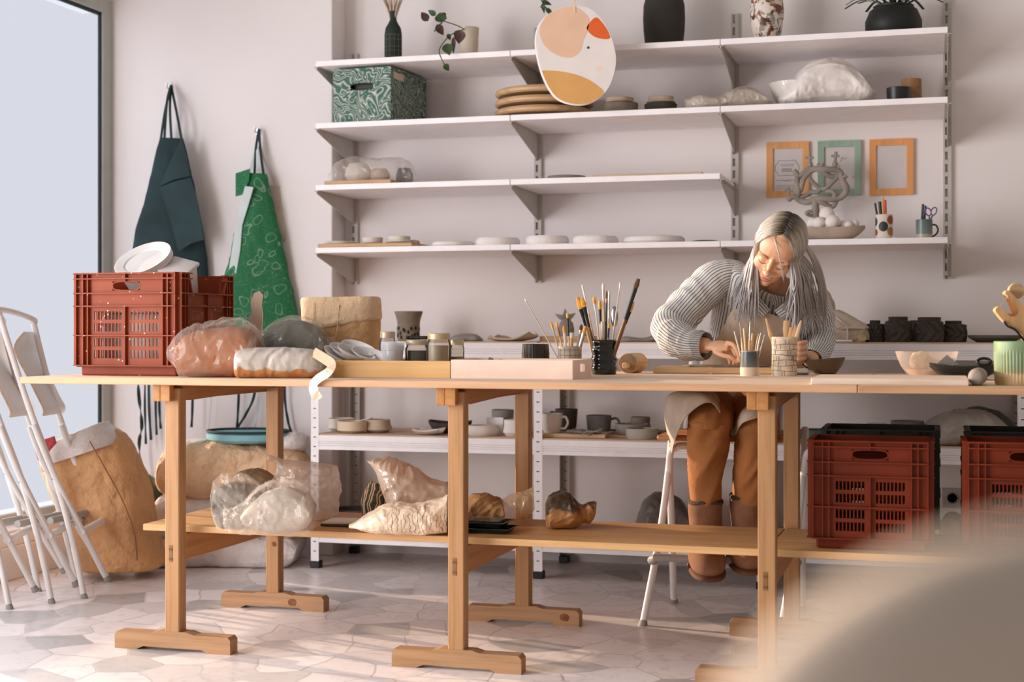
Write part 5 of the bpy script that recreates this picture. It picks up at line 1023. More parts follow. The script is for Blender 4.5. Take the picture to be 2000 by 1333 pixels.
# jars
def jar(px, Y, rpx, py, cc, lc, label, fill=.85, z=zt):
    k = mpp(px, Y); h = hgt(px, py, Y, z); r = rpx*k; o = base('glass_jar', label, 'jar', px, Y, z, 'slip jars in the yellow tray')
    bm = BM(); lathe(bm, [(0, 0), (r*.96, 0), (r, .004), (r, h*.74), (r*.88, h*.82), (r*.88, h*.86), (r*.84, h*.86), (r*.84, h*.82), (r*.95, h*.73), (r*.95, .006), (0, .005)], 36); obj('jar_glass', bm, glass('jar_glass'), o, smooth=40)
    bm = BM(); lathe(bm, [(0, .006), (r*.94, .007), (r*.94, h*.72*fill), (0, h*.72*fill)], 32); obj('slip', bm, pl('slip_%d' % cc[0], cc, .5, .12, 14), o, smooth=40)
    bm = BM(); lathe(bm, [(0, h), (r*.86, h), (r*.93, h-.003), (r*.93, h*.85), (r*.90, h*.845), (r*.90, h*.9), (0, h*.9)], 40); obj('lid', bm, pl('lid_%d' % lc[0], lc, .4, .05, metal=.3), o, smooth=30); return o
jar(757, 4.48, 16, 648, (220, 212, 204), (196, 176, 150), 'jar with a beige lid behind the stacked plastic cups')
jar(814, 4.46, 22.5, 664, (66, 66, 60), (196, 176, 146), 'short jar of dark slip, left of the tall gold-lidded jar', .95)
jar(857, 4.45, 23.5, 651, (186, 168, 148), (198, 176, 138), 'tall jar of grey slip with a gold lid in the yellow tray', .97)
jar(893, 4.50, 14, 664, (160, 144, 124), (200, 184, 160), 'small jar with a cream lid at the right end of the yellow tray', .7)
k = mpp(818, 4.47); bm = BM()
for i in range(16): lathe(bm, [(0, -.001), (.0055, -.001), (.0062, .0005), (.0055, .002), (0, .002)], 10, V((-.036+i*.0046, 0, 0)), Matrix.Rotation(PI/2, 3, 'Y'))
tube(bm, [(-.038, 0, 0), (.038, 0, 0)], .003, 8); tag(obj('coil_brush', bm, BLK, loc=V((xat(816, 4.46), 4.46, hgt(814, 664, 4.46, 0)+.0066)), rotz=.1, smooth=40), 'black beaded coil lying on the lid of the short jar', 'coil')
CUPM = film('milky_cup', (236, 236, 240), .5, .15, .1, 10, .5); k = mpp(767, 4.40)
for i in range(4):
    bm = BM(); h = .088; lathe(bm, vessel([(16.5*k, 0), (21*k, h*.86), (22.5*k, h*.88), (22.5*k, h*.95), (23*k, h)], .0012), 36); o = put('plastic_cup', 'milky plastic cup, %s in the nested stack beside the jars' % ('lowest', 'second from the bottom', 'third from the bottom', 'topmost')[i], 'cup', 767, 4.40, zt+.0055*i, bm, CUPM, 'nested plastic cups')
SCO = pl('white_plastic', (232, 226, 224))
for i, (px, py, Yq, tl, yw, L, lb) in enumerate(((664, 697, 4.44, 24, .2, .052, 'white oval plastic scoop at the left front of the heap'), (676, 690, 4.47, 22, .1, .055, 'white oval plastic scoop second from the left of the heap'), (692, 692, 4.42, 20, .3, .055, 'white oval plastic scoop in the middle of the heap'), (700, 684, 4.47, 20, -.1, .06, 'white oval plastic scoop on top of the heap'), (722, 696, 4.43, 16, .1, .055, 'white oval plastic scoop next to the cups'))):
    bm = BM(); M = Matrix.Rotation(yw, 3, 'Z') @ Matrix.Rotation(R(tl), 3, 'Y') @ Matrix.Rotation(R(22), 3, 'X'); lathe(bm, vessel([(.012, 0), (.026, .006), (.034, .018), (.037, .026)], .0015), 32, M=M @ Matrix.Diagonal((1.75, 1, 1))); tag(obj('plastic_scoop', bm, SCO, loc=at(px, py, Yq)-V((0, 0, .014)), smooth=40), lb, 'scoop', 'white plastic scoops in the yellow tray')
bm = BM(); prism(bm, [(0, 0), (.045, .004), (.05, .0), (.03, .028), (.02, .030)], .002, Matrix.Rotation(PI/2, 4, 'X')); tag(obj('scraper', bm, pl('grey_steel', (110, 108, 104), .35, .05, metal=.5), loc=V((xat(944, 4.40), 4.40, TT+.034))), 'grey metal scraper sticking up in the pink tray', 'scraper')
bm = BM(); prism(bm, [(0, 0), (.014, .0), (.07, 0), (.07, .006), (.03, .013), (.018, .019), (0, .022)], .012, Matrix.Rotation(PI/2, 4, 'X'), .002); tag(obj('palette_knife', bm, pl('orange_plastic', (222, 122, 62), .45), loc=V((xat(977, 4.40), 4.40, TT+.036))), 'orange tool handle lying in the pink tray', 'tool')
# cups of brushes
Y = 4.76; k = mpp(1046, Y); h = hgt(1046, 673, Y, TT); r = 27*k
bm = BM(); lathe(bm, vessel([(r*1.02, 0), (r*1.0, h*.3), (r*.98, h*.7), (r*.95, h)], .004), 120)
for v in bm.verts:
    if math.hypot(v.co.x, v.co.y) > r*.93 and .03*h < v.co.z < h*.95: s = 1+.03*math.cos(math.atan2(v.co.y, v.co.x)*30+(1.5 if v.co.z > h*.5 else 0)); v.co.x *= s; v.co.y *= s
put('ribbed_cup', 'glossy dark ribbed cup behind the pink tray', 'cup', 1046, Y, TT, bm, pl('dark_brown_glaze', (52, 44, 36), .25, .12), smooth=50)
k = mpp(1113, 4.74); h = hgt(1113, 677, 4.74, TT); r = 23*k; bm = BM(); lathe(bm, vessel([(r, 0), (r*1.0, h)], .004), 40, wob=.015)
for j in range(5): lathe(bm, [(r*1.004, h*(.15+.18*j)), (r*1.012, h*(.15+.18*j)+.0007), (r*1.004, h*(.15+.18*j)+.0014)], 40, mi=1)
for j in range(14): tube(bm, [(r*1.006*math.cos(j*.45), r*1.006*math.sin(j*.45), h*.05), (r*1.006*math.cos(j*.45), r*1.006*math.sin(j*.45), h*.95)], .0006, 4, mi=1)
put('brush_cup', 'grey cup with scratched lines holding small brushes', 'cup', 1113, 4.74, TT, bm, [pl('scratched_grey', (178, 164, 146), .7, .12, 30), pl('scratch_dark', (116, 106, 96), .8)])
kb_, hb_ = mpp(1180, 4.82), hgt(1180, 665, 4.82, TT); r = 25*kb_
bm = BM(); pr = [(r*.86, 0), (r*.96, hb_*.04)]
for i in range(1, 33):
    t_ = i/33; pr.append((r*(.985+.045*math.cos(t_*2*PI*3.5+PI)), hb_*(.05+.92*t_)))
pr.append((r*.97, hb_)); lathe(bm, vessel(pr, .005), 44); put('brush_jar', 'glossy black wavy jar full of tall brushes', 'jar', 1180, 4.82, TT, bm, pl('gloss_black', (20, 24, 24), .12, .1, coat=.5), smooth=60)
HAN = {'w': pl('brush_wood', (204, 164, 122), .5, .08), 'k': pl('brush_black', (36, 40, 38), .35), 'b': pl('brush_blue', (60, 84, 150), .4), 'g': pl('brush_grey', (190, 176, 160), .5), 'd': pl('brush_brown', (120, 80, 50), .5), 'y': pl('brush_cream', (222, 206, 186), .5), 't': pl('brush_teal', (40, 64, 64), .35)}
BRI = {'o': pl('bristle_ochre', (226, 164, 74), .9, .12, 60), 'w': pl('bristle_white', (226, 214, 200), .9, .08, 60), 'd': pl('bristle_dark', (96, 72, 52), .9, .1, 60)}
FER = {'s': pl('ferrule_steel', (196, 188, 178), .3, .05, metal=.7), 'k': pl('ferrule_black', (30, 36, 34), .35), 'c': pl('ferrule_copper', (170, 110, 70), .35, metal=.6), 'w': pl('ferrule_white', (226, 220, 214), .4), 'n': pl('ferrule_navy', (44, 52, 84), .4)}
def brush(mouth, tip, r, hc, fc, bc, label, group, Yt, fl=.2, bl=.1, flat=1.0, w=1.25):
    """from inside the cup to the bristle tip; fl and bl are the shares of ferrule and bristles"""
    p1 = at(tip[0], tip[1], Yt); d = (p1-mouth); L = d.length; dn = d/L; o = thing('paint_brush', label, 'brush', mouth, 0, group, True)
    a = mouth.lerp(p1, 1-fl-bl); b = mouth.lerp(p1, 1-bl); nr = V((ST, -CT, 0))
    bm = BM(); tube(bm, [mouth, mouth.lerp(a, .5), mouth.lerp(a, .85), a], [r*.8, r*1.15, r, r*.9], 10); obj('handle', bm, HAN[hc], o, smooth=50)
    bm = BM(); tube(bm, [a-dn*.001, a.lerp(b, .5), b], [r*.98, r*1.1, r*w], 10, flat, nrm=nr); obj('ferrule', bm, FER[fc], o, smooth=50)
    bm = BM(); tube(bm, [b-dn*.001, b.lerp(p1, .4), b.lerp(p1, .8), p1], [r*w*.98, r*w*1.15, r*w*.85, r*.15 if flat == 1.0 else r*w*.8], 10, flat, nrm=nr); obj('bristles', bm, BRI[bc], o, smooth=60)
m1 = V((xat(1113, 4.74), 4.74, TT+.012)); G1 = 'small brushes in the grey scratched cup'
for dx, dy, tip, r, hc, fc, bc, lb, fl, bl in ((-.016, .0, (1025, 584), .0018, 'g', 's', 'w', 'long thin grey brush leaning far left out of the grey cup', .06, .03), (-.014, -.01, (1076, 629), .003, 'w', 's', 'o', 'ochre-tipped brush second from the left in the grey cup', .2, .14), (-.008, .006, (1086, 628), .003, 'w', 'c', 'o', 'ochre-tipped brush with a copper ferrule in the grey cup', .2, .12), (-.004, -.012, (1101, 636), .0042, 'b', 'w', 'o', 'round ochre brush with a blue handle in the grey cup', .35, .16),
                                   (.0, .008, (1108, 610), .003, 'w', 'k', 'o', 'tallest ochre brush with a black ferrule in the grey cup', .3, .1), (.003, -.01, (1117, 650), .006, 'w', 'w', 'w', 'thick pale wooden stick in the middle of the grey cup', .1, .03), (.008, .004, (1136, 634), .004, 'b', 's', 'd', 'brown-tipped brush leaning right in the grey cup', .4, .12), (.012, -.008, (1144, 637), .0045, 'y', 's', 'o', 'fan of ochre bristles leaning right in the grey cup', .3, .16), (.015, .006, (1138, 659), .005, 'd', 'c', 'd', 'short brown stick at the right in the grey cup', .1, .03)):
    brush(m1+V((dx, dy, 0)), tip, r, hc, fc, bc, lb, G1, 4.74+dy*2, fl, bl)
m2 = V((xat(1180, 4.82), 4.82, TT+.014)); G2 = 'tall brushes in the black jar'
for dx, dy, tip, r, hc, fc, bc, lb, fl, bl, flat, w in ((-.018, -.01, (1128, 581), .0048, 'w', 'k', 'o', 'wide flat ochre brush at the left of the black jar', .24, .16, .45, 1.7), (-.012, -.014, (1137, 583), .005, 'd', 'k', 'o', 'second flat ochre brush with a black ferrule in the black jar', .28, .12, .45, 1.6), (-.014, .012, (1137, 556), .0026, 'w', 'w', 'w', 'slim white-ferruled brush behind the flat ochre ones', .3, .04, 1, 1.2), (-.008, .016, (1160, 579), .0024, 'y', 'w', 'o', 'cotton-tipped stick with an ochre head in the black jar', .2, .10, 1, 2.4),
                                            (-.004, -.008, (1171, 585), .004, 'w', 'k', 'o', 'pointed ochre brush with a dark ferrule in the black jar', .2, .14, 1, 1.3), (.002, .012, (1178, 553), .0042, 'w', 's', 'w', 'tall white brush in the centre of the black jar', .14, .07, 1, 1.1), (.006, -.012, (1185, 568), .0034, 't', 'c', 'd', 'tall dark handled brush in the centre of the black jar', .05, .10, 1, 1.0), (.009, .014, (1190, 568), .003, 'g', 's', 'w', 'pale steel-ferruled brush right of the dark handled one', .3, .05, 1, 1.2),
                                            (.014, .004, (1212, 551), .0026, 'y', 'w', 'w', 'long cream rod leaning right in the black jar', .05, .03, 1, 1.2), (.018, -.012, (1247, 545), .0062, 'd', 'k', 'd', 'largest black-ferruled brush leaning far right out of the black jar', .34, .10, .6, 1.3), (-.002, -.016, (1176, 628), .005, 'w', 'w', 'w', 'short thick wooden stick at the front of the black jar', .3, .02, 1, 1.0), (.008, -.016, (1190, 632), .003, 'w', 'n', 'o', 'short brush with a small ochre tip in the black jar', .2, .1, 1, 1.2), (.015, -.004, (1236, 590), .0058, 'w', 'k', 'o', 'spattered ochre brush just left of the largest brush', .18, .14, .6, 1.3)):
    brush(m2+V((dx, dy, 0)), tip, r, hc, fc, bc, lb, G2, 4.82+dy*2, fl, bl, flat, w)
spn = thing('metal_spoon', 'shiny metal spoon standing bowl up in the black brush jar', 'spoon', m2+V((.012, .008, 0)), world=True); SPM = pl('spoon_steel', (170, 170, 170), .18, .03, metal=.95)
bm = BM(); tube(bm, [spn.location, at(1199, 640, 4.84)], .0025, 8); obj('spoon_handle', bm, SPM, spn, smooth=60)
bm = BM(); ka = mpp(1200, 4.84); cs = at(1200, 619, 4.84); bag(bm, cs, (7.5*ka, .006, 21*ka), 2, 0, 1, 0, 1, 3, 2); obj('spoon_bowl', bm, SPM, spn, smooth=60)
# wooden roller, board, cups at the person's place
ro = thing('wooden_roller', 'short thick wooden roller lying on the tabletop right of the black jar', 'roller', V((xat(1230, 5.02), 5.02, TT)), world=True); kr = mpp(1230, 5.02); rr = 19.5*kr; dv = V((.16, .98, 0)).normalized(); ce = at(1226, 707, 4.98); ce.z = TT+rr
Mq = dv.to_track_quat('Z', 'Y').to_matrix()
bm = BM(); lathe(bm, [(0, 0), (rr*.96, 0), (rr, .003), (rr, .05), (rr*.985, .052), (rr, .054), (rr, .105), (0, .108)], 44, ce, Mq); obj('roller_drum', bm, wood('roller_wood', (206, 172, 132), (186, 146, 104), 'y', 1.5), ro, smooth=30)
bm = BM(); lathe(bm, [(0, -.0008), (rr*.93, -.0008), (rr*.95, .0005), (0, .0005)], 44, ce, Mq); obj('end_grain_face', bm, pl('roller_end', (150, 116, 84), .6, .12, 30), ro, smooth=30)
bm = BM(); lathe(bm, [(0, -.03), (.008, -.03), (.0105, -.026), (.0095, -.001), (0, -.001)], 20, ce+V((0, 0, -.0075)), Mq); obj('roller_peg', bm, wood('peg_wood', (222, 190, 152), (196, 156, 114), 'y', 2), ro, smooth=40)
bd = at(1275, 730, 5.0); xb2 = xat(1516, 4.98); xa2 = xat(1275, 4.98)
bm = BM(); box(bm, (0, 0, 0), (xb2-xa2, .20, .022), .003); box(bm, (.19, -.0004, .0), (.205, .2004, .0222)); tag(obj('work_board', bm, wood('work_board_wood', (210, 172, 128), (190, 148, 104), 'x', 1.4), loc=V((xa2, 4.98, TT))), 'wooden work board with a darker strip in front of the person', 'board')
bm = BM(); lathe(bm, [(0, 0), (.15, 0), (.152, .003), (.148, .006), (0, .006)], 48, wob=.03, sx=1, sy=.55); tag(obj('clay_sheet', bm, CLB, loc=V((xat(1418, 5.09), 5.09, TT+.0222)), smooth=40), 'thin brown clay sheet on the work board under the hands', 'clay piece')
k = mpp(1464, 4.80); h = hgt(1464, 686, 4.80, TT)
t = NT('dipped_glaze'); cz = t.n('SeparateXYZ', {0: t.coord()}); t.set(Base_Color=t.ramp(t.n('MapRange', {'Value': cz.outputs[2], 'From Min': 0, 'From Max': h}).outputs[0], [(0, (226, 204, 182)), (.345, (226, 204, 182)), (.355, (112, 112, 104)), (.6, (84, 92, 88)), (.95, (64, 74, 74)), (1, (150, 150, 144))]), Roughness=.3)
bm = BM(); lathe(bm, vessel([(18*k, 0), (18.6*k, h*.1), (18.6*k, h*.6), (17.4*k, h)], .003), 44); put('tool_cup', 'small cup dipped in blue grey glaze over a cream base, holding pens and tools', 'cup', 1464, 4.80, TT, bm, t.m)
kt = mpp(1532, 4.83); ht = hgt(1532, 659, 4.83, TT); rt = 24.5*kt
bm = BM(); lathe(bm, vessel([(rt*.98, 0), (rt, ht*.1), (rt*.98, ht*.5), (rt*1.0, ht)], .004), 60, wob=.012)
for j in range(7):
    z_ = ht*(.135+.135*j)
    if j < 6: tube(bm, [V((rt*1.004*math.cos(a), rt*1.004*math.sin(a), z_+.0018*math.sin(a*2+j*2))) for a in [i*2*PI/40 for i in range(41)]], .0008, 4, mi=1)
    for i in range(10):
        a = i*.628+j*.9+.25*math.sin(j*5+i*3); tube(bm, [V((rt*1.004*math.cos(a), rt*1.004*math.sin(a), z_-ht*.125)), V((rt*1.004*math.cos(a+.02), rt*1.004*math.sin(a+.02), z_-.002))], .0006, 4, mi=1)
put('tile_cup', 'tall beige cup scored like patched tiles, holding wooden modelling tools', 'cup', 1532, 4.83, TT, bm, [pl('patched_beige', (212, 190, 166), .75, .22, 26), pl('score_dark', (90, 80, 70), .8)])
m3_ = V((xat(1464, 4.80), 4.80, TT+.008)); G3 = 'modelling tools in the dipped cup'
def tool(name, mouth, tip, Yt, r0, r1, m, label, group, metal=0, flat=1.0, prof=None):
    p1 = at(tip[0], tip[1], Yt); o = thing(name, label, 'tool', mouth, 0, group, True); nr = V((ST, -CT, 0)); e = mouth.lerp(p1, 1-metal)
    bm = BM(); tube(bm, [mouth, mouth.lerp(e, .3), mouth.lerp(e, .8), e] if not prof else [mouth.lerp(e, q) for q, _ in prof], [r0*.8, r0, r0, r1] if not prof else [q for _, q in prof], 10, flat, nrm=nr); obj('handle', bm, m, o, smooth=50)
    if metal:
        bm = BM(); tube(bm, [e, e.lerp(p1, .6), p1], [r1*.7, r1*.4, r1*.25], 8); obj('metal_tip', bm, FER['s'], o, smooth=50)
TW = pl('tool_wood', (214, 174, 128), .5, .06); TW2 = pl('tool_wood_pale', (224, 192, 156), .5, .06); GLS = pl('clear_rod', (206, 196, 186), .2, .03)
for dx, dy, tip, r0, r1, m, lb, me in ((-.014, 0, (1434, 647), .0028, .002, GLS, 'thin clear rod at the left of the dipped cup', 0), (-.011, -.008, (1444, 628), .0042, .0022, TW2, 'pale tool with a white brush end in the dipped cup', .32), (-.008, .008, (1453, 642), .0038, .003, TW2, 'plain pale stick in the dipped cup', 0), (.0, -.01, (1465, 628), .0058, .0058, TW, 'thick wooden needle tool in the middle of the dipped cup', .36), (.005, .0, (1470, 651), .004, .0035, TW, 'short yellow wooden tool right of the needle tool', 0), (.008, .008, (1482, 652), .004, .003, TW2, 'dark-tipped pencil in the dipped cup', .06), (.012, -.006, (1486, 650), .003, .002, GLS, 'thin pale rod leaning right in the dipped cup', .1), (.014, .004, (1493, 655), .0028, .002, GLS, 'rightmost slim metal tool in the dipped cup', .3)):
    tool('modelling_tool', m3_+V((dx, dy, 0)), tip, 4.80+dy*2, r0, r1, m, lb, G3, me)
m4 = V((xat(1532, 4.83), 4.83, TT+.05)); G4 = 'wooden tools in the tile cup'
for dx, dy, tip, prof, fl, lb in ((-.02, .0, (1496, 622), [(0, .005), (.5, .0062), (.62, .0085), (.7, .0062), (1, .003)], .5, 'narrow wooden tool leaning left in the tile cup'), (.0, -.012, (1537, 627), [(0, .006), (.5, .0065), (.85, .0105), (1, .0105)], .4, 'broad flat wooden spatula in the tile cup'), (.008, .008, (1546, 640), [(0, .006), (.6, .007), (.9, .0075), (1, .005)], .5, 'short rounded wooden tool in the tile cup'), (.014, .0, (1554, 636), [(0, .005), (.6, .006), (.9, .005), (1, .002)], .5, 'pointed wooden tool right of the rounded one'), (.018, -.006, (1565, 626), [(0, .005), (.6, .0065), (.9, .005), (1, .0015)], .5, 'long pointed wooden tool leaning right in the tile cup')):
    tool('modelling_tool', m4+V((dx, dy, 0)), tip, 4.83+dy*2, .005, .004, TW if dx < .01 else TW2, lb, G4, 0, fl, prof)
# bowls and boards at the right
k = mpp(1611, 5.08); h = hgt(1611, 702, 5.08, TT)
bm = BM(); lathe(bm, vessel([(19*k, 0), (24*k, h*.1), (33*k, h*.5), (39*k, h)], .004), 44)
for v in bm.verts: v.co.z += (v.co.x/(39*k))*.006*(v.co.z/h)
put('bowl', 'glossy brown bowl with a tilted rim beside the tile cup', 'bowl', 1611, 5.08, TT, bm, pl('brown_glaze', (98, 76, 54), .18, .25, 12, coat=.3))
bm = BM(); box(bm, (-.02, 0, 0), (.02, .03, .02), .002); tag(obj('eraser_block', bm, pl('pale_block2', (206, 194, 180), .7, .08), loc=V((xat(1567, 5.0), 5.0, TT)), rotz=.2), 'small pale block between the tile cup and the brown bowl', 'block')
bm = BM(); box(bm, (-.025, 0, 0), (.025, .018, .008), .002); tag(obj('scraper', bm, pl('dark_grey_tool', (96, 96, 92), .5), loc=V((xat(1562, 4.93), 4.93, TT)), rotz=-.2), 'flat dark grey scraper lying beside the tile cup', 'scraper')
xa, xc = xat(1584, 4.072), xat(1892, 4.072)
bm = BM(); box(bm, (0, 0, 0), (xc-xa, .33, .0185), .0015); tag(obj('wooden_board', bm, wood('bare_pine_board', (216, 194, 176), (198, 168, 144), 'x', 1, .6), loc=V((xa, 4.072, TT))), 'pale bare wooden board lying at the front edge of the right tabletop', 'board')
k = mpp(1810, 4.86); h = hgt(1810, 687, 4.86, TT)
bm = BM(); lathe(bm, vessel([(30*k, 0), (36*k, .003), (50*k, h*.45), (57*k, h*.8), (60*k, h)], .0025), 48); put('plastic_bowl', 'cloudy plastic bowl holding a sponge and water on the right tabletop', 'bowl', 1810, 4.86, TT, bm, film('cloudy_bowl', (232, 216, 204), .34, .15, .1, 8, .5))
bm = BM(); lathe(bm, [(0, .004), (33*k, .005), (41*k, h*.3), (0, h*.3)], 40); put('slip_water', 'tan slip water at the bottom of the cloudy plastic bowl', 'liquid', 1810, 4.86, TT, bm, pl('tan_water', (214, 176, 132), .15, .02))
slab('sponge', 'round yellow sponge in the cloudy plastic bowl', 1798, 4.85, TT+h*.32, 40, 34, pl('sponge', (220, 188, 140), .95, .1, 60, .8, 90, bdist=.006), 3)
boat('boat_dish', 'black boat shaped dish with tools in front of the cloudy bowl', 1884, 4.62, TT, 132, 33, BLKC, .085)
bm = BM(); kk_ = mpp(1850, 4.62); prism(bm, [(-.035, 0), (.03, 0), (-.004, .03)], .003, Matrix.Rotation(PI/2+.2, 4, 'X')); tag(obj('scraper', bm, pl('grey_metal_plate', (150, 140, 128), .4, .05), loc=at(1852, 712, 4.62)), 'triangular grey scraper leaning in the black boat dish', 'scraper')
bm = BM(); cq = at(1922, 707, 4.62); tube(bm, [cq+V((.019*math.cos(a), .004*math.sin(a), .010*math.sin(a))) for a in [i*2*PI/28 for i in range(29)]], .0045, 8); tag(obj('tool_ring', bm, BLK, org=cq, smooth=60), 'black ring handle lying in the right end of the boat dish', 'tool')
k = mpp(1907, 4.10); r = 17*k; ce = V((xat(1907, 4.09), 4.09, TT+r)); Mq = V((.08, 1, 0)).normalized().to_track_quat('Z', 'Y').to_matrix()
bm = BM(); lathe(bm, [(0, 0), (r*.45, .001), (r*.8, .005), (r*.97, .014), (r, .03), (r*.99, .12), (r*.8, .14), (0, .146)], 36, ce, Mq); tag(obj('clay_roll', bm, pl('dry_grey_clay', (158, 144, 132), .85, .12, 18, .3, 60), org=ce-V((0, 0, r)), smooth=50), 'grey clay roll lying end-on beside the pale board', 'clay piece')
kg = mpp(1990, 4.20); hg = hgt(1990, 668, 4.20, TT); rg = 47*kg
t = NT('green_cream_glaze'); cz = t.n('SeparateXYZ', {0: t.coord()}); t.set(Base_Color=t.ramp(t.n('MapRange', {'Value': cz.outputs[2], 'From Min': 0, 'From Max': hg}).outputs[0], [(0, (204, 168, 122)), (.24, (206, 172, 128)), (.30, (134, 138, 96)), (.45, (118, 134, 92)), (.86, (120, 142, 104)), (1, (124, 152, 112))]), Roughness=.45)
bm = BM(); lathe(bm, vessel([(rg*.92, 0), (rg*.95, hg*.03)]+[(rg*(.95+.05*i/12), hg*(.03+.8*i/12)) for i in range(1, 13)]+[(rg*1.0, hg*.84), (rg*1.0, hg)], .005), 180)
for v in bm.verts:
    q = math.hypot(v.co.x, v.co.y)
    if q > rg*.93 and hg*.04 < v.co.z < hg*.82: s = 1+.014*math.cos(math.atan2(v.co.y, v.co.x)*45); v.co.x *= s; v.co.y *= s
put('ribbed_pot', 'green and cream ribbed pot at the right end of the tabletop', 'pot', 1990, 4.20, TT, bm, t.m)
# wooden harp-like cutter standing in the pot
wc = thing('wooden_cutter', 'forked wooden wire cutter with a steel pin standing in the green pot', 'tool', V((xat(1995, 4.22), 4.22, TT+.02)), world=True)
cw = lambda x, y, dy=0: P(1680+x/5.553, 540+y/5.553, 4.0+dy)
WCM = wood('cutter_wood', (206, 164, 118), (180, 132, 86), 'z', 1.2)
oc = closed([(1573, 190), (1585, 162), (1615, 154), (1650, 190), (1720, 262), (1790, 330), (1880, 420), (1900, 560), (1880, 700), (1870, 860), (1800, 880), (1790, 720), (1740, 620), (1650, 555), (1560, 490), (1500, 420), (1468, 372), (1480, 345), (1512, 326), (1560, 365), (1620, 428), (1655, 440), (1692, 424), (1716, 384), (1700, 332), (1650, 262), (1608, 214)], 3)
bm = BM(); a = [cw(x, y) for x, y in oc]; f = V((-ST, CT, 0))*.022; A = [bm.verts.new(p) for p in a]; B = [bm.verts.new(p+f) for p in a]; n = len(a); f1 = bm.faces.new(A); f2 = bm.faces.new(B[::-1])
for i in range(n): bm.faces.new((A[(i+1) % n], A[i], B[i], B[(i+1) % n]))
bmesh.ops.triangulate(bm, faces=[f1, f2]); obj('forked_handle', bm, WCM, wc, smooth=40)
bm = BM(); tube(bm, [cw(1612, 200, .011), cw(1514, 334, .011)], .0022, 10); obj('steel_pin', bm, CHR, wc, smooth=60)
bm = BM(); lathe(bm, [(0, 0), (.021, 0), (.022, .002), (.022, .014), (.021, .016), (0, .016)], 36, cw(1700, 160, .022), Matrix.Rotation(TH, 3, 'Z') @ Matrix.Rotation(-PI/2, 3, 'X')); obj('wooden_wheel', bm, wood('wheel_wood', (190, 158, 122), (166, 130, 94), 'x', 2), wc, smooth=30)
bm = BM(); ribbon(bm, [cw(1562, 488, -.002), cw(1600, 540, -.004), cw(1680, 580, -.004), cw(1750, 660, -.002), cw(1790, 720, 0)], .006, .002, 6); obj('dark_strap', bm, BLK, wc)

# ================================================================== on the lower boards
G5 = 'wrapped bundles on the lower board'
GCL = pl('grey_wet_clay', (128, 120, 110), .6, .12, 9, .5, 30, bdist=.01); NEWS = pl('stained_paper', (136, 112, 88), .8, .3, 16, .6, 40, bdist=.008); PALEC = pl('pale_grey_clay', (186, 174, 162), .7, .08, 10, .4, 30, bdist=.006)
wrapped('wrapped_clay', 'dark grey clay lump in plastic at the left of the lower board', 'clay', [(423, 962, 426, 1008), (434, 950, 437, 1029), (470, 946, 474, 1032), (502, 962, 506, 1022)], [(420, 958, 423, 1012), (433, 946, 434, 1033), (472, 942, 476, 1036), (508, 955, 512, 1026)], 4.60, .075, .08, GCL, F2, LT, 12, .02, 11)
wrapped('wrapped_bundle', 'stained paper bundle behind the two grey clay lumps', 'bundle', [(454, 950, 458, 1000), (466, 927, 466, 1012), (500, 919, 500, 1014), (530, 930, 530, 1010), (541, 952, 539, 992)], None, 4.84, .075, 0, NEWS, None, LT, 15, .022, 12, nm=('paper_wrap', ''))
wrapped('wrapped_clay', 'pale grey clay lump in a clear crumpled bag at the front of the lower board', 'clay', [(478, 1002, 484, 1022), (510, 968, 514, 1034), (560, 955, 560, 1039), (598, 968, 596, 1030), (612, 988, 610, 1010)], [(440, 1006, 446, 1030, .4), (478, 992, 484, 1034, .8), (510, 962, 512, 1040), (560, 949, 560, 1042), (602, 962, 600, 1036), (618, 985, 616, 1016, .8)], 4.50, .085, .09, PALEC, F2, LT, 18, .018, 12)
soft('plastic_bag', 'big clear puffed plastic bag behind the pale clay lump on the lower board', 'plastic bag', [(548, 1012, 648, 1008), (540, 985, 656, 980), (540, 950, 657, 945), (548, 925, 650, 920), (545, 908, 632, 908, .8), (530, 898, 560, 900, .3), (526, 890, 532, 891, .1)], 4.86, .10, film('pink_clear_film', (240, 222, 208), .5, .18, 1, 24, .5), base=LT+.0005, seed=4, amp=.026, freq=9, n=80, ridge=.85)
for i, (px, w_, y_) in enumerate(((664, 84, 4.30), (667, 78, 4.305))):
    k = mpp(px, y_); bm = BM(); box(bm, (-w_/2*k, 0, 0), (w_/2*k, .11, .007), .0025, 2); tag(obj('clay_tile', bm, CLAYL if i else CLAYD, loc=V((xat(px, y_), y_, LT+.0072*i)), rotz=.12*i), ('dark flat tile under a pale one on the lower board', 'pale flat tile on top of the dark one on the lower board')[i], 'tile')
t = NT('patterned_cloth'); co = t.coord(); wv = t.n('TexWave', {'Vector': co, 'Scale': 14, 'Distortion': 7, 'Detail': 2}); t.set(Base_Color=t.ramp(wv.outputs[0], [(.2, (52, 56, 50)), (.42, (60, 84, 70)), (.5, (206, 150, 84)), (.68, (196, 132, 66)), (.8, (226, 200, 170)), (.95, (70, 60, 50))]), Roughness=.85)
soft('cloth_bundle', 'dark bundle with orange and green pattern half behind the white bag', 'bundle', [(707, 975, 710, 1008, .7), (718, 950, 717, 1016), (738, 946, 740, 1014), (756, 965, 758, 1008, .7)], 4.74, .06, t.m, base=LT+.0005, seed=3, amp=.014, freq=12)
soft('plastic_bag', 'large pale plastic bag peaked at the left on the lower board', 'plastic bag', [(716, 899, 718, 902, .08), (730, 902, 736, 922, .3), (742, 903, 750, 960, .7), (768, 906, 778, 1012), (802, 918, 806, 1016), (840, 940, 842, 1012), (880, 948, 880, 1006, .8)], 4.72, .11, film('warm_white_bag', (240, 216, 194), .8, .22, .8, 20, .45), base=LT+.0005, seed=5, amp=.024, freq=8, n=80, ridge=.85)
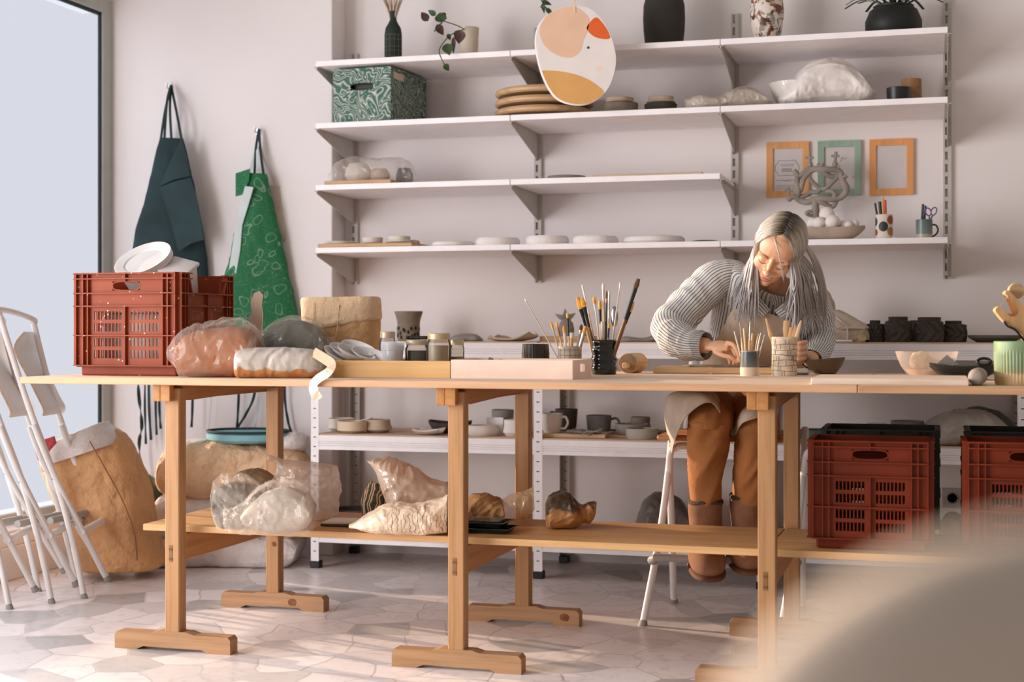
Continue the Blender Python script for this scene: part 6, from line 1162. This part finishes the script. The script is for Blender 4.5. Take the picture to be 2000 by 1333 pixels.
t = NT('scribbled_plastic'); co = t.coord(); wv = t.n('TexWave', {'Vector': co, 'Scale': 26, 'Distortion': 7, 'Detail': 2, 'Detail Scale': 1.5}); nz = t.n('TexNoise', {'Vector': co, 'Scale': 9}); mk = t.n('Math', {0: t.n('MapRange', {'Value': wv.outputs[0], 'From Min': .92, 'From Max': .98}).outputs[0], 1: t.n('MapRange', {'Value': nz.outputs[0], 'From Min': .45, 'From Max': .6}).outputs[0]}, operation='MULTIPLY')
t.set(Base_Color=t.n('MixRGB', {0: mk.outputs[0], 1: (*lin((232, 208, 182)), 1), 2: (*lin((130, 104, 84)), 1)}).outputs[0], Roughness=.3); n4 = t.n('TexNoise', {'Vector': co, 'Scale': 22, 'Detail': 4, 'Distortion': 1.5}); t.bump(n4.outputs[0], .8, .008)
soft('plastic_bag', 'crumpled scribbled plastic bag in front of the large pale bag', 'plastic bag', [(682, 1026, 683, 1031, .2), (714, 1010, 714, 1034, .7), (750, 992, 752, 1038), (790, 986, 795, 1042), (832, 986, 832, 1042), (874, 974, 874, 1036, .8)], 4.48, .08, t.m, base=LT+.0005, seed=9, amp=.016, freq=14, n=60)
def food_tray(px0, px1, Y, z, label):
    x0, x1 = xat(px0, Y), xat(px1, Y); w_ = x1-x0; bm = BM(); hh = .016
    rings = []
    for (a, z_) in ((-.014, 0), (0, hh), (.004, hh), (.004, hh-.002), (-.004, hh-.003), (-.016, .002)):
        rings.append([V((sx*(w_/2+a-.004), .055+sy*(.055+a), z_)) for sx, sy in ((-1, -1), (1, -1), (1, 1), (-1, 1))])
    loft(bm, rings); return tag(obj('plastic_tray', bm, pl('black_tray_plastic', (30, 34, 32), .22, .1), loc=V(((x0+x1)/2, Y, z)), rotz=0), label, 'tray', 'black plastic trays on the lower board')
food_tray(868, 994, 4.27, LT, 'lower black plastic tray behind the middle trestle post'); food_tray(850, 984, 4.28, LT+.0165, 'upper black plastic tray stacked on another, behind the middle trestle post')
bm = BM(); sheet(bm, 16, 8, lambda u, v: V(((u-.5)*.14, v*.09, .008*abs(noise.noise(V((u*4, v*4, 1))))+.002)), .001); tag(obj('plastic_film', bm, F2, loc=V((xat(930, 4.29), 4.29, LT+.034)), smooth=60), 'clear film lying over the upper black tray', 'plastic sheet')
wrapped('wrapped_bundle', 'brown paper bundle in a flaring clear plastic bag beside the rear trestle post', 'bundle', [(908, 990, 912, 1016), (926, 970, 928, 1024), (956, 970, 958, 1022), (980, 978, 986, 1010)], None, 4.66, .06, 0, pl('brown_crumpled', (176, 130, 84), .7, .35, 18, .7, 34, bdist=.012), None, LT, 21, .028, 13, nm=('paper_wrap', ''))
soft('plastic_bag', 'flaring clear plastic bag end at the rear trestle post', 'plastic bag', [(968, 986, 966, 1014, .6), (996, 970, 994, 1016, .8), (1024, 962, 1026, 1008, .7), (1042, 957, 1044, 990, .4)], 4.68, .055, film('amber_film', (240, 208, 168), .5, .18, 1, 30, .5), base=LT+.0005, seed=7, amp=.014, freq=16)
t = NT('brown_wrap'); co = t.coord(); cz = t.n('SeparateXYZ', {0: co}); nz = t.n('TexNoise', {'Vector': co, 'Scale': 20, 'Detail': 4}); s_ = t.n('Math', {0: cz.outputs[2], 1: t.n('Math', {0: nz.outputs[0], 1: .10}, operation='MULTIPLY').outputs[0]}, operation='ADD'); t.set(Base_Color=t.ramp(t.n('MapRange', {'Value': s_.outputs[0], 'From Min': .03, 'From Max': .16}).outputs[0], [(.2, (206, 158, 104)), (.55, (184, 132, 82)), (.66, (82, 66, 50)), (1, (70, 58, 46))]), Roughness=.35); t.bump(nz.outputs[0], .6, .01)
soft('wrapped_bundle', 'brown bundle with a dark top and twisted end, alone right of the rear trestle post', 'bundle', [(1065, 990, 1066, 1020, .7), (1076, 968, 1076, 1028), (1100, 962, 1100, 1029), (1118, 972, 1122, 1024), (1136, 990, 1138, 1016, .6), (1150, 984, 1152, 1018, .6), (1164, 984, 1162, 1004, .4)], 4.62, .07, t.m, base=LT+.0005, seed=2, amp=.02, freq=13, n=50)

# ================================================================== blurred grey chair close to the camera
ch = thing('grey_chair', 'large blurred grey chair back close to the camera, bottom right corner', 'chair', P(2150, 1400, .52), world=True); ch.location.z = 0
CHM = pl('grey_felt', (186, 174, 164), .9, .04, 30, .1, 200)
bm = BM(); bag(bm, P(2210, 1705, .36), (.1125, .028, .0875), 2.1, 0, 1, 0, 1, 5, 3, M=Matrix.Rotation(TH, 3, 'Z')); obj('backrest', bm, CHM, ch, smooth=60)
zc = P(2210, 1705, .36).z
for s in (-1, 1):
    p = P(2210, 1705, .36)+V((CT*s*.07, ST*s*.07, 0)); bm = BM(); tube(bm, [V((p.x, p.y, 0)), V((p.x, p.y, zc))], .011, 12); obj('leg', bm, GREYF, ch, smooth=60)
# ================================================================== the person at the table
FW = V((-ST, CT, 0)); RT = V((CT, ST, 0)); UP = V((0, 0, 1))
pe = thing('person', 'seated person with long silver hair, striped shirt and apron bending over the work board', 'person', P(1420, 838, 5.3), world=True); pe.location.z = .645
SKIN = NT('skin'); co = SKIN.coord(); nz = SKIN.n('TexNoise', {'Vector': co, 'Scale': 18, 'Detail': 4})
SKIN.set(Base_Color=SKIN.ramp(nz.outputs[0], [(.3, (222, 168, 132)), (.7, (232, 182, 148))]), Roughness=.5, Subsurface_Weight=.12, Subsurface_Radius=(.02, .008, .004)); SKIN = SKIN.m
HM = Matrix.Translation(P(1519, 487, 5.08)) @ Matrix.Rotation(TH, 4, 'Z') @ Matrix.Rotation(R(14), 4, 'Y') @ Matrix.Rotation(R(42), 4, 'X') @ Matrix.Rotation(R(-13), 4, 'Z') @ Matrix.Scale(1.04, 4)
def ell(bm, c, r, M=HM, seg=20):
    bmesh.ops.create_uvsphere(bm, u_segments=seg, v_segments=seg//2+2, radius=1, matrix=M @ Matrix.Translation(V(c)) @ Matrix.Diagonal((*r, 1)))
def limb(bm, pts, rad, seg=16, n=5, flat=1.0, nrm=None): tube(bm, smooth_path(pts, n), rad, seg, flat, nrm=nrm)
# one continuous body: head, neck, torso, arms, hands and legs grown together
bm = BM()
for c, r in (((0, .015, .03), (.074, .092, .085)), ((0, -.045, .036), (.060, .043, .05)), ((0, -.03, -.028), (.059, .054, .072)), ((0, -.034, -.074), (.046, .044, .034)), ((0, -.060, -.098), (.021, .019, .016)),
             ((.030, -.048, -.032), (.031, .030, .034)), ((-.030, -.048, -.032), (.031, .030, .034)), ((0, -.086, -.004), (.0085, .012, .028)), ((0, -.101, -.034), (.0110, .0125, .0105)), ((.0105, -.091, -.038), (.0075, .009, .0065)), ((-.0105, -.091, -.038), (.0075, .009, .0065)),
             ((0, -.0835, -.064), (.020, .0085, .006)), ((0, -.082, -.0735), (.017, .009, .0065)), ((.029, -.0735, .013), (.026, .012, .010)), ((-.029, -.0735, .013), (.026, .012, .010)), ((0, -.076, .012), (.02, .012, .014)), ((.0305, -.0685, -.007), (.0155, .0135, .012)), ((-.0305, -.0685, -.007), (.0155, .0135, .012)),
             ((.074, .012, -.01), (.008, .018, .03)), ((-.074, .012, -.01), (.008, .018, .03))): ell(bm, c, r)
hb_ = HM @ V((0, .022, -.06))
limb(bm, [hb_, hb_.lerp(P(1506, 560, 5.24), .5), P(1506, 562, 5.25), P(1500, 590, 5.29)], [.050, .047, .052, .07])
TROWS = [(1356, 792, 1515, 802, 5.40, .120, 0), (1364, 735, 1540, 748, 5.42, .115, 0), (1378, 675, 1568, 692, 5.40, .112, 0), (1390, 615, 1588, 640, 5.34, .112, 0), (1397, 566, 1598, 604, 5.29, .108, 0), (1412, 518, 1598, 572, 5.26, .088, .060), (1450, 516, 1574, 556, 5.245, .064, .100), (1468, 526, 1558, 550, 5.24, .056, .115)]
def trings(rows, k=6, seg=72, sc=1.0, amp=0, seed=0, arc=None, back=0, p=2.3, extra=0):
    A = smooth_path([P(r[0], r[1], r[4]) for r in rows], k); B = smooth_path([P(r[2], r[3], r[4]) for r in rows], k); D = smooth_path([V((r[5], r[6], 0)) for r in rows], k); out = []
    o = V((seed*9.1, seed*4.3, seed*1.7))
    for a, b, d in zip(A, B, D):
        c = (a+b)/2; x = (b-a)/2*sc; ring = []
        for j in range(seg if arc is None else seg+1):
            t = 2*PI*j/seg if arc is None else -PI/2+arc*(2*j/seg-1)
            cs, sn = math.cos(t), math.sin(t); e = (abs(cs)**p+abs(sn)**p)**(-1/p)
            q = x*(cs*e)*(1+extra)+FW*(sn*e*d.x*sc*(1+extra)); pt = c+q-UP*(d.y*max(0, -sn)**2.5)
            if amp:
                s = V((pt.x*11, pt.y*11, pt.z*6))+o; m = 1-2.2*abs(noise.noise(s)); pt = pt+q.normalized()*amp*(m+.4*noise.noise(s*2.3))
            ring.append(pt)
        out.append(ring)
    return out
loft(bm, trings([r[:6]+(0,) for r in TROWS[:-1]], 4, 40, .80))
ARM_R = [(1420, 548, 5.28), (1362, 592, 5.24), (1305, 640, 5.17), (1330, 668, 5.09), (1384, 676, 5.02)]
ARM_L = [(1580, 590, 5.27), (1600, 630, 5.33), (1603, 668, 5.32), (1592, 692, 5.2), (1581, 704, 5.09)]
limb(bm, [P(*p) for p in ARM_R], [.050, .042, .040, .036, .025]); limb(bm, [P(*p) for p in ARM_L], [.048, .042, .040, .034, .025])
# right hand, reaching down to the clay; left hand closed
limb(bm, [P(1380, 676, 5.02), P(1402, 676, 4.995), P(1424, 678, 4.98)], [.024, .029, .024], flat=.55, nrm=(CT*.2, -.5, .85))
for pts, r in (([(1418, 670, 4.97), (1432, 674, 4.955), (1441, 690, 4.95), (1445, 708, 4.955)], .0082), ([(1419, 675, 4.985), (1432, 684, 4.975), (1438, 698, 4.97), (1440, 711, 4.975)], .0084), ([(1416, 681, 5.0), (1428, 692, 4.995), (1433, 703, 4.99), (1433, 713, 4.99)], .008), ([(1410, 686, 5.012), (1420, 697, 5.01), (1425, 706, 5.005), (1424, 713, 5.0)], .007), ([(1394, 686, 4.985), (1410, 694, 4.965), (1428, 699, 4.955), (1441, 709, 4.96)], .0088)):
    limb(bm, [P(*p) for p in pts], [r*1.1, r, r*.92, r*.7], 12)
limb(bm, [P(1584, 703, 5.08), P(1574, 696, 5.05), P(1566, 688, 5.03)], [.024, .028, .026], flat=.7)
for i, (y, r) in enumerate(((670, .0082), (681, .0086), (692, .0084), (702, .0074))):
    limb(bm, [P(1568, y, 5.03), P(1573-i*.6, y-1, 4.985), P(1562-i, y+1, 4.962), P(1549-i*.5, y+4, 4.975), P(1544, y+5, 4.995)], [r*1.08, r*1.08, r, r*.92, r*.72], 12)
limb(bm, [P(1572, 704, 5.05), P(1562, 708, 4.99), P(1551, 708, 4.972), P(1543, 702, 4.975)], [.010, .009, .008, .006], 12)
LEG_R = [(1400, 800, 5.36), (1394, 812, 5.15), (1388, 828, 4.96), (1383, 880, 4.94), (1378, 985, 4.98), (1380, 1060, 5.0)]
LEG_L = [(1455, 802, 5.36), (1468, 815, 5.15), (1478, 834, 4.97), (1472, 885, 4.95), (1460, 975, 4.99), (1457, 1050, 5.02)]
for L in (LEG_R, LEG_L): limb(bm, [P(*p) for p in L], [.062, .050, .042, .040, .032, .032])
ell(bm, (0, 0, 0), (.15, .11, .09), Matrix.Translation(P(1428, 795, 5.40)) @ Matrix.Rotation(TH, 4, 'Z'))
bmesh.ops.recalc_face_normals(bm, faces=bm.faces)
me = bpy.data.meshes.new('body_shells'); bm.to_mesh(me); bm.free(); tmp = bpy.data.objects.new('body_shells', me); COL.objects.link(tmp)
md = tmp.modifiers.new('r', 'REMESH'); md.mode = 'VOXEL'; md.voxel_size = .0028; sm_ = tmp.modifiers.new('s', 'SMOOTH'); sm_.iterations = 7; sm_.factor = .5
dg = bpy.context.evaluated_depsgraph_get(); dg.update(); me2 = bpy.data.meshes.new_from_object(tmp.evaluated_get(dg)); bpy.data.objects.remove(tmp); bpy.data.meshes.remove(me)
bm = BM(); bm.from_mesh(me2); bpy.data.meshes.remove(me2); obj('body', bm, SKIN, pe, smooth=180)
# face details
def hl(*p): return HM @ V(p)
LIPM = pl('lips', (186, 112, 92), .4, .04); LASH = pl('lash', (84, 58, 44), .7); BROW = pl('brow', (150, 112, 82), .8)
bm = BM(); ell(bm, (0, -.0868, -.0645), (.0150, .0068, .0038)); ell(bm, (0, -.0855, -.0733), (.0130, .0072, .0042)); obj('lips', bm, LIPM, pe, smooth=60)
for s in (-1, 1):
    bm = BM(); tube(bm, smooth_path([hl(s*.0175, -.0795, -.0125), hl(s*.025, -.0832, -.0155), hl(s*.034, -.0815, -.0155), hl(s*.0445, -.0730, -.012)], 5), [.0006, .0011, .0011, .0006], 6); obj('eyelashes', bm, LASH, pe, smooth=60)
    bm = BM(); tube(bm, smooth_path([hl(s*.014, -.0885, .0125), hl(s*.027, -.0885, .0185), hl(s*.046, -.0765, .0155)], 5), [.0024, .0026, .001], 6, .6); obj('eyebrow', bm, BROW, pe, smooth=60)
# shirt: stripes run along the cloth (u around each tube)
t = NT('striped_linen'); uv = t.n('UVMap'); sp_ = t.n('SeparateXYZ', {0: uv.outputs[0]}); nzs = t.n('TexNoise', {'Vector': t.coord(), 'Scale': 14, 'Detail': 2})
ph = t.n('Math', {0: sp_.outputs[0], 1: t.n('Math', {0: nzs.outputs[0], 1: .35}, operation='MULTIPLY').outputs[0]}, operation='ADD')
frc = t.n('Math', {0: ph.outputs[0]}, operation='FRACT'); st_ = t.ramp(frc.outputs[0], [(.0, (222, 216, 210)), (.52, (224, 218, 212)), (.62, (106, 114, 126)), (.84, (98, 108, 122)), (.95, (222, 216, 210))])
t.set(Base_Color=st_, Roughness=.85); n5 = t.n('TexNoise', {'Vector': t.coord(), 'Scale': 16, 'Detail': 4, 'Distortion': 1}); t.bump(n5.outputs[0], .5, .015); STRIPE = t.m
def uvscale(bm, l, f0, k):
    for f in list(bm.faces)[f0:]:
        for lp in f.loops: lp[l].uv.x *= k
bm = BM(); l = bm.loops.layers.uv.new('UVMap'); loft(bm, trings(TROWS, 8, 96, 1.0, .0035, 3), False, True, l); uvscale(bm, l, 0, 80)
def sleeve(bm, pts, rad, k, seed, seg=72, wr=.0075, n=20):
    f0 = len(bm.faces); path, fr = frames(smooth_path([P(*p) for p in pts], n)); N = len(path); rings = []
    for i, (p, (tt, a, b)) in enumerate(zip(path, fr)):
        q = i/(N-1)*(len(rad)-1); i0 = min(int(q), len(rad)-2); rr = rad[i0]+(rad[i0+1]-rad[i0])*(q-i0); ring = []
        for j in range(seg):
            an = 2*PI*j/seg; d = a*math.cos(an)+b*math.sin(an); s = p*12+d*.6+V((seed, seed*2, 0)); w1 = 1-2.4*abs(noise.noise(V((s.x*1.2+an*.45, s.y, i*.10+an*.35*math.sin(an)+seed)))); ring.append(p+d*(rr+wr*w1*(.4+.6*math.sin(PI*i/N))))
        rings.append(ring)
    loft(bm, rings, False, True, l); bm.faces.ensure_lookup_table(); uvscale(bm, l, f0, k)
sleeve(bm, [(1452, 538, 5.27), (1402, 545, 5.26), (1350, 592, 5.23), (1312, 638, 5.17), (1322, 662, 5.10), (1350, 674, 5.06), (1376, 675, 5.03)], [.044, .066, .066, .067, .060, .052, .042], 40, 2)
sleeve(bm, [(1556, 582, 5.26), (1590, 602, 5.29), (1601, 636, 5.33), (1601, 668, 5.31), (1593, 690, 5.21), (1584, 703, 5.12)], [.040, .055, .052, .048, .044, .036], 34, 7)
obj('striped_shirt', bm, STRIPE, pe, smooth=70)
bm = BM(); l = bm.loops.layers.uv.new('UVMap')
sleeve(bm, [(1360, 675, 5.05), (1370, 675.5, 5.035), (1380, 676, 5.022)], [.050, .050, .046], 40, 4, wr=.003, n=6); bmesh.ops.solidify(bm, geom=bm.faces[:], thickness=.002); obj('cuff', bm, STRIPE, pe, smooth=70)
for A_, B_ in (([(1470, 546, 5.185), (1480, 576, 5.155), (1504, 606, 5.14)], [(1455, 552, 5.185), (1460, 588, 5.145), (1488, 620, 5.132)]), ([(1554, 560, 5.185), (1541, 584, 5.155), (1512, 608, 5.14)], [(1569, 570, 5.185), (1558, 602, 5.145), (1526, 624, 5.132)])):
    bm = BM(); l = bm.loops.layers.uv.new('UVMap'); pa = smooth_path([P(*p) for p in A_], 5); pb_ = smooth_path([P(*p) for p in B_], 5); n = len(pa)-1
    sheet(bm, 4, n, lambda u, v: pa[int(round(v*n))].lerp(pb_[int(round(v*n))], u)-FW*.006*math.sin(PI*u), .002, l)
    for fc in bm.faces:
        for lp in fc.loops: lp[l].uv.x *= 4
    obj('collar', bm, STRIPE, pe, smooth=60)
# apron: bib over the chest, lap over the thighs
APR = pl('linen_apron', (196, 178, 160), .85, .08, 14, .35, 260, bdist=.002)
def lap_point(G, u, v):
    nr, ncol = len(G)-1, len(G[0])-1; x, y = u*ncol, v*nr; i, j = min(int(x), ncol-1), min(int(y), nr-1); fx, fy = x-i, y-j
    def cr4(a, b, c, d, t): return .5*((2*b)+(c-a)*t+(2*a-5*b+4*c-d)*t*t+(3*b-a-3*c+d)*t**3)
    rows = []
    for jj in (j-1, j, j+1, j+2):
        r = G[max(0, min(nr, jj))]; rows.append(cr4(*[V(r[max(0, min(ncol, ii))]) for ii in (i-1, i, i+1, i+2)], fx))
    q = cr4(*rows, fy); return q
bib = [[(1428, 607, 5.165), (1452, 600, 5.155), (1485, 606, 5.15), (1512, 616, 5.15), (1540, 622, 5.155)], [(1412, 640, 5.20), (1440, 640, 5.18), (1480, 642, 5.17), (1520, 646, 5.17), (1556, 650, 5.19)], [(1388, 682, 5.27), (1425, 684, 5.23), (1475, 688, 5.215), (1525, 692, 5.225), (1572, 696, 5.27)],
       [(1366, 722, 5.33), (1410, 730, 5.285), (1462, 735, 5.27), (1520, 738, 5.28), (1560, 742, 5.33)], [(1352, 768, 5.36), (1400, 778, 5.29), (1450, 785, 5.27), (1500, 785, 5.29), (1540, 785, 5.34)]]
B = [[P(*p) for p in r] for r in bib]
fold = lambda q, k=.006, f=14: q-FW*k*(1-2*abs(noise.noise(V((q.x*f, q.y*f, q.z*f*.6)))))
bm = BM(); sheet(bm, 40, 44, lambda u, v: fold(lap_point(B, u, v)), .003); obj('apron_bib', bm, APR, pe, smooth=70)
lapg = [[(1330, 760, 5.34), (1350, 752, 5.31), (1385, 752, 5.28), (1420, 760, 5.27), (1450, 764, 5.27), (1485, 762, 5.28), (1520, 765, 5.32)], [(1312, 790, 5.22), (1326, 768, 5.18), (1365, 764, 5.14), (1405, 772, 5.13), (1432, 800, 5.16), (1462, 786, 5.13), (1500, 782, 5.15)],
        [(1299, 806, 5.12), (1306, 774, 5.06), (1346, 766, 5.00), (1394, 772, 4.98), (1428, 822, 5.05), (1456, 796, 4.99), (1498, 788, 5.0)], [(1304, 846, 5.08), (1312, 806, 5.0), (1344, 778, 4.92), (1392, 780, 4.89), (1428, 838, 5.0), (1454, 806, 4.885), (1500, 798, 4.875)], [(1313, 886, 5.06), (1322, 852, 4.98), (1343, 812, 4.89), (1390, 788, 4.868), (1430, 852, 4.99), (1452, 826, 4.872), (1500, 812, 4.862)]]
B2 = [[P(*p) for p in r] for r in lapg]
bm = BM(); sheet(bm, 48, 40, lambda u, v: fold(lap_point(B2, u, v), .005, 12), .003); obj('apron_lap', bm, APR, pe, smooth=70)
bm = BM(); ribbon(bm, [P(1530, 624, 5.15), P(1538, 600, 5.13), P(1545, 575, 5.16)], .030, .003); obj('apron_strap', bm, pl('apron_strap', (150, 138, 126), .85), pe)
# trousers and boots
TRO = pl('tan_corduroy', (172, 112, 62), .85, .09, 10, .4, 60, bdist=.006)
bm = BM(); l = bm.loops.layers.uv.new('UVMap')
sleeve(bm, [(1402, 798, 5.38), (1395, 808, 5.18), (1388, 824, 4.98), (1386, 836, 4.955), (1382, 880, 4.945), (1380, 930, 4.955), (1378, 985, 4.98)], [.088, .080, .068, .066, .062, .056, .045], 1, 3, 56, .010, 10)
sleeve(bm, [(1455, 798, 5.38), (1468, 812, 5.18), (1478, 830, 4.99), (1478, 842, 4.965), (1474, 885, 4.955), (1466, 930, 4.965), (1460, 978, 4.99)], [.088, .080, .066, .064, .060, .054, .046], 1, 9, 56, .012, 10)
ell(bm, (0, 0, 0), (.165, .125, .10), Matrix.Translation(P(1428, 794, 5.41)) @ Matrix.Rotation(TH, 4, 'Z')); obj('trousers', bm, TRO, pe, smooth=70)
SUE = pl('brown_suede', (146, 104, 78), .95, .10, 20, .3, 180, bdist=.002); SOLE = pl('boot_sole', (112, 76, 54), .8, .06); FUR = pl('boot_fur', (92, 70, 54), .95, .2, 80, .8, 160, bdist=.006)
def boot(x, y0, zz, toe):
    bm = BM(); limb(bm, [P(x, y0, zz), P(x-1, y0+22, zz+.005), P(x+1, y0+55, zz+.012), P(x+1, y0+84, zz+.010), P(x+1, y0+102, zz-.004), P(x+1, y0+112, zz-.01)], [.058, .057, .055, .056, .056, .040], 28, 6)
    cf = (P(x+1, y0+104, zz)+P(toe[0], toe[1]+4, toe[2]))/2; ft = Matrix.Translation(cf) @ Matrix.Rotation(TH, 4, 'Z') @ Matrix.Rotation(R(9), 4, 'X')
    bag(bm, (0, 0, 0), (.060, .128, .048), 2.3, 0, 1, 0, 1, 4, 3, M=None); n_ = [v for v in bm.verts if v.co.length < .3]
    for v in n_: v.co = ft @ v.co
    obj('boot', bm, SUE, pe, smooth=70)
    bm = BM(); bag(bm, (0, 0, -.036), (.061, .129, .016), 2.6, 0, 1, 0, 1, 4, 3)
    for v in bm.verts: v.co = ft @ v.co
    obj('boot_sole', bm, SOLE, pe, smooth=60)
    bm = BM(); c = P(x, y0+2, zz); tube(bm, [c+(RT*math.cos(a)+FW*math.sin(a))*.052+UP*.003*math.sin(3*a) for a in [i*2*PI/30 for i in range(31)]], .009, 8); obj('boot_fur_rim', bm, FUR, pe, smooth=60)
boot(1378, 978, 4.985, (1381, 1096, 4.85)); boot(1459, 968, 5.0, (1453, 1080, 4.87))
# hair: locks from the parting over the head and down
t = NT('silver_hair'); uv = t.n('UVMap'); sp_ = t.n('SeparateXYZ', {0: uv.outputs[0]}); nz1 = t.n('TexNoise', {'Vector': t.n('Mapping', {'Vector': uv.outputs[0], 'Scale': (2.2, .35, 1)}).outputs[0], 'Scale': 5, 'Detail': 3}); nb = t.n('TexNoise', {'Vector': t.n('Mapping', {'Vector': uv.outputs[0], 'Scale': (3.1, 0, 1)}).outputs[0], 'Scale': 4, 'Detail': 1})
vv = t.n('Math', {0: sp_.outputs[1], 1: t.n('Math', {0: t.n('Math', {0: nb.outputs[0], 1: .5}, operation='SUBTRACT').outputs[0], 1: .4}, operation='MULTIPLY').outputs[0]}, operation='ADD')
c1 = t.ramp(vv.outputs[0], [(0, (56, 46, 38)), (.12, (80, 66, 52)), (.19, (136, 120, 102)), (.34, (190, 178, 164)), (.45, (192, 184, 178)), (1, (182, 176, 176))]); c2 = t.ramp(nz1.outputs[0], [(.3, (150, 142, 136)), (.6, (255, 255, 255))])
t.set(Base_Color=t.n('MixRGB', {0: .6, 1: c1, 2: c2}, blend_type='MULTIPLY').outputs[0], Roughness=.38, Specular_IOR_Level=.5); HAIR = t.m
bm = BM(); l = bm.loops.layers.uv.new('UVMap'); HC = V((0, .012, .028)); HR = V((.081, .100, .094)); rng = random.Random(4)
def scalp(p, k=1.0):
    d = V(((p.x-HC.x)/HR.x, (p.y-HC.y)/HR.y, (p.z-HC.z)/HR.z)).normalized(); return V((HC.x+HR.x*d.x*k, HC.y+HR.y*d.y*k, HC.z+HR.z*d.z*k))
LK = [0]
def lock(pts, r0, r1, seg=7, wav=0, sd=0, v0=0):
    nf = len(bm.faces); LK[0] += 1
    path = smooth_path(pts, 7); path, fr = frames(path); N = len(path); rings = []; tw = 0
    for i, (p, (tt, a, b)) in enumerate(zip(path, fr)):
        v = i/(N-1); r = (r0*(1-v)+r1*v)*min(1, .35+v*5)*(1 if v < .7 else max(.08, 1-(v-.7)/.3*.92)); c = p+(a*math.sin(v*9+sd)+b*math.cos(v*7+sd))*wav*v*v
        rings.append([c+a*(r*math.cos(2*PI*j/seg))+b*(r*math.sin(2*PI*j/seg)) for j in range(seg)])
    loft(bm, rings, True, True, l); bm.faces.ensure_lookup_table()
    for fc in bm.faces[nf:]:
        for lp in fc.loops: lp[l].uv = (lp[l].uv.x*.3+LK[0]*.77, v0+(1-v0)*lp[l].uv.y)
for side in (-1, 1):
    for layer in range(4):
        for i in range(46):
            s = (i+rng.random())/46; ph = R(52+92*s); k = 1.0-.022*layer+rng.uniform(-.012, .012)
            p0 = V((rng.uniform(-.003, .003), HC.y-HR.y*math.cos(ph), HC.z+HR.z*math.sin(ph)))
            S = V((side*.082, -.050+.135*s, -.002-.03*s)) if side < 0 else V((side*.082, -.066+.15*s, -.008-.03*s))
            pts = [scalp(p0.lerp(S, q)+V((0, 0, .02*math.sin(q*PI))), k) for q in (.0, .22, .45, .7, 1)]
            W = [HM @ p for p in pts]
            if side < 0:
                e = P(1434+46*(1-s)*rng.uniform(.7, 1.1)-10*s, rng.uniform(575, 648), 5.09+.10*s+.02*rng.random()); m = W[-1].lerp(e, .5); m = m+RT*(-.004+.012*(rng.random()-.5))
            else:
                e = P(1536+70*s*rng.uniform(.8, 1.05)+rng.uniform(-6, 8), rng.uniform(585, 690)-30*s, 5.03+.14*s+.02*rng.random()); m = W[-1].lerp(e, .5)+RT*(.010+.012*(rng.random()-.5))
            lock(W+[m, e], .0040, .0048, 6, .009, rng.random()*6)
for i in range(6):   # the loose strand over the face
    q = rng.uniform(-2, 2); lock([HM @ scalp(V((.008, -.055, .11))), P(1514+q*.4, 462, 4.985), P(1521+q*.6, 494, 4.955), P(1527+q, 526, 4.955), P(1531+q*1.5, 556-rng.random()*14, 4.965)], .0013, .0013, 5, v0=.2)
for i in range(14):   # wisps behind the far shoulder
    s = rng.random(); p = [HM @ scalp(V((.06, .05+.03*s, .02))), P(1590+12*s, 520, 5.16), P(1600+14*s, 570+20*s, 5.18), P(1598+16*s, 620+50*s, 5.20)]; lock(p, .005, .005, 6, .006, s*6, .5)
obj('hair', bm, HAIR, pe, smooth=60)
bm = BM(); bmesh.ops.create_uvsphere(bm, u_segments=36, v_segments=24, radius=1, matrix=HM @ Matrix.Translation(HC) @ Matrix.Diagonal((HR.x*.965, HR.y*.965, HR.z*.965, 1)))
I = HM.inverted()
bmesh.ops.delete(bm, geom=[v for v in bm.verts if (I @ v.co).y < -.035 and (I @ v.co).z < .104 or (I @ v.co).z < -.05], context='VERTS'); obj('scalp_hair', bm, pl('hair_roots', (112, 96, 78), .6, .2, 60), pe, smooth=60)
# the stool underneath
so2 = thing('bar_stool', 'white tube bar stool with a wooden seat under the seated person', 'stool', P(1420, 1180, 5.2), world=True); so2.location.z = 0
DX = V((.462, 0, 0)); a0, a1, a2, a3 = P(1321, 874, 5.06), P(1308, 896, 5.10), P(1311, 1013, 5.24), P(1316, 1170, 5.40); b0, b1, b2 = P(1305, 925, 5.13), P(1288, 1050, 5.08), P(1257, 1214, 5.0)
for d in (V((0, 0, 0)), DX):
    for pts in ([a0+V((.03, .02, .004)), a0, a1, a2, a3], [b0+V((0, .09, .16)), b0, b1, b2]):
        o = tb('leg', [p+d for p in pts], .0125, SW, so2, 12, 8); e = pts[-1]+d; dn = (pts[-1]-pts[-2]).normalized(); tb('rubber_foot', [e-dn*.004, e+dn*.012, e+dn*.022], [.012, .016, .017], SRUB, so2)
f0 = P(1272, 1097, 5.02); tb('footrest', [P(1279, 1098, 5.06), f0+V((0, 0, .004)), P(1284, 1090, 4.985), P(1300, 1090, 4.97), P(1300, 1090, 4.97)+V((.39, 0, 0)), P(1300, 1090, 4.97)+V((.435, .02, 0)), P(1279, 1098, 5.06)+DX], .0135, SGREY, so2)
bm = BM(); c = P(1420, 842, 5.2); c.z = .632
box(bm, c+V((-.215, -.20, -.010)), c+V((.215, .17, .010)), .008, 2); obj('seat', bm, wood('stool_seat_wood', (196, 140, 92), (172, 116, 70), 'x', 1.2), so2)
bm = BM(); sheet(bm, 10, 4, lambda u, v: V((c.x-.17+.34*u, c.y+.26-.03*(2*u-1)**2*-1, .80+.12*v)), .008); obj('backrest', bm, SSEAT, so2, smooth=50)
for s in (-1, 1): tb('back_post', [V((c.x+s*.17, c.y+.15, .63)), V((c.x+s*.17, c.y+.22, .74)), V((c.x+s*.165, c.y+.275, .93))], .0115, SW, so2)
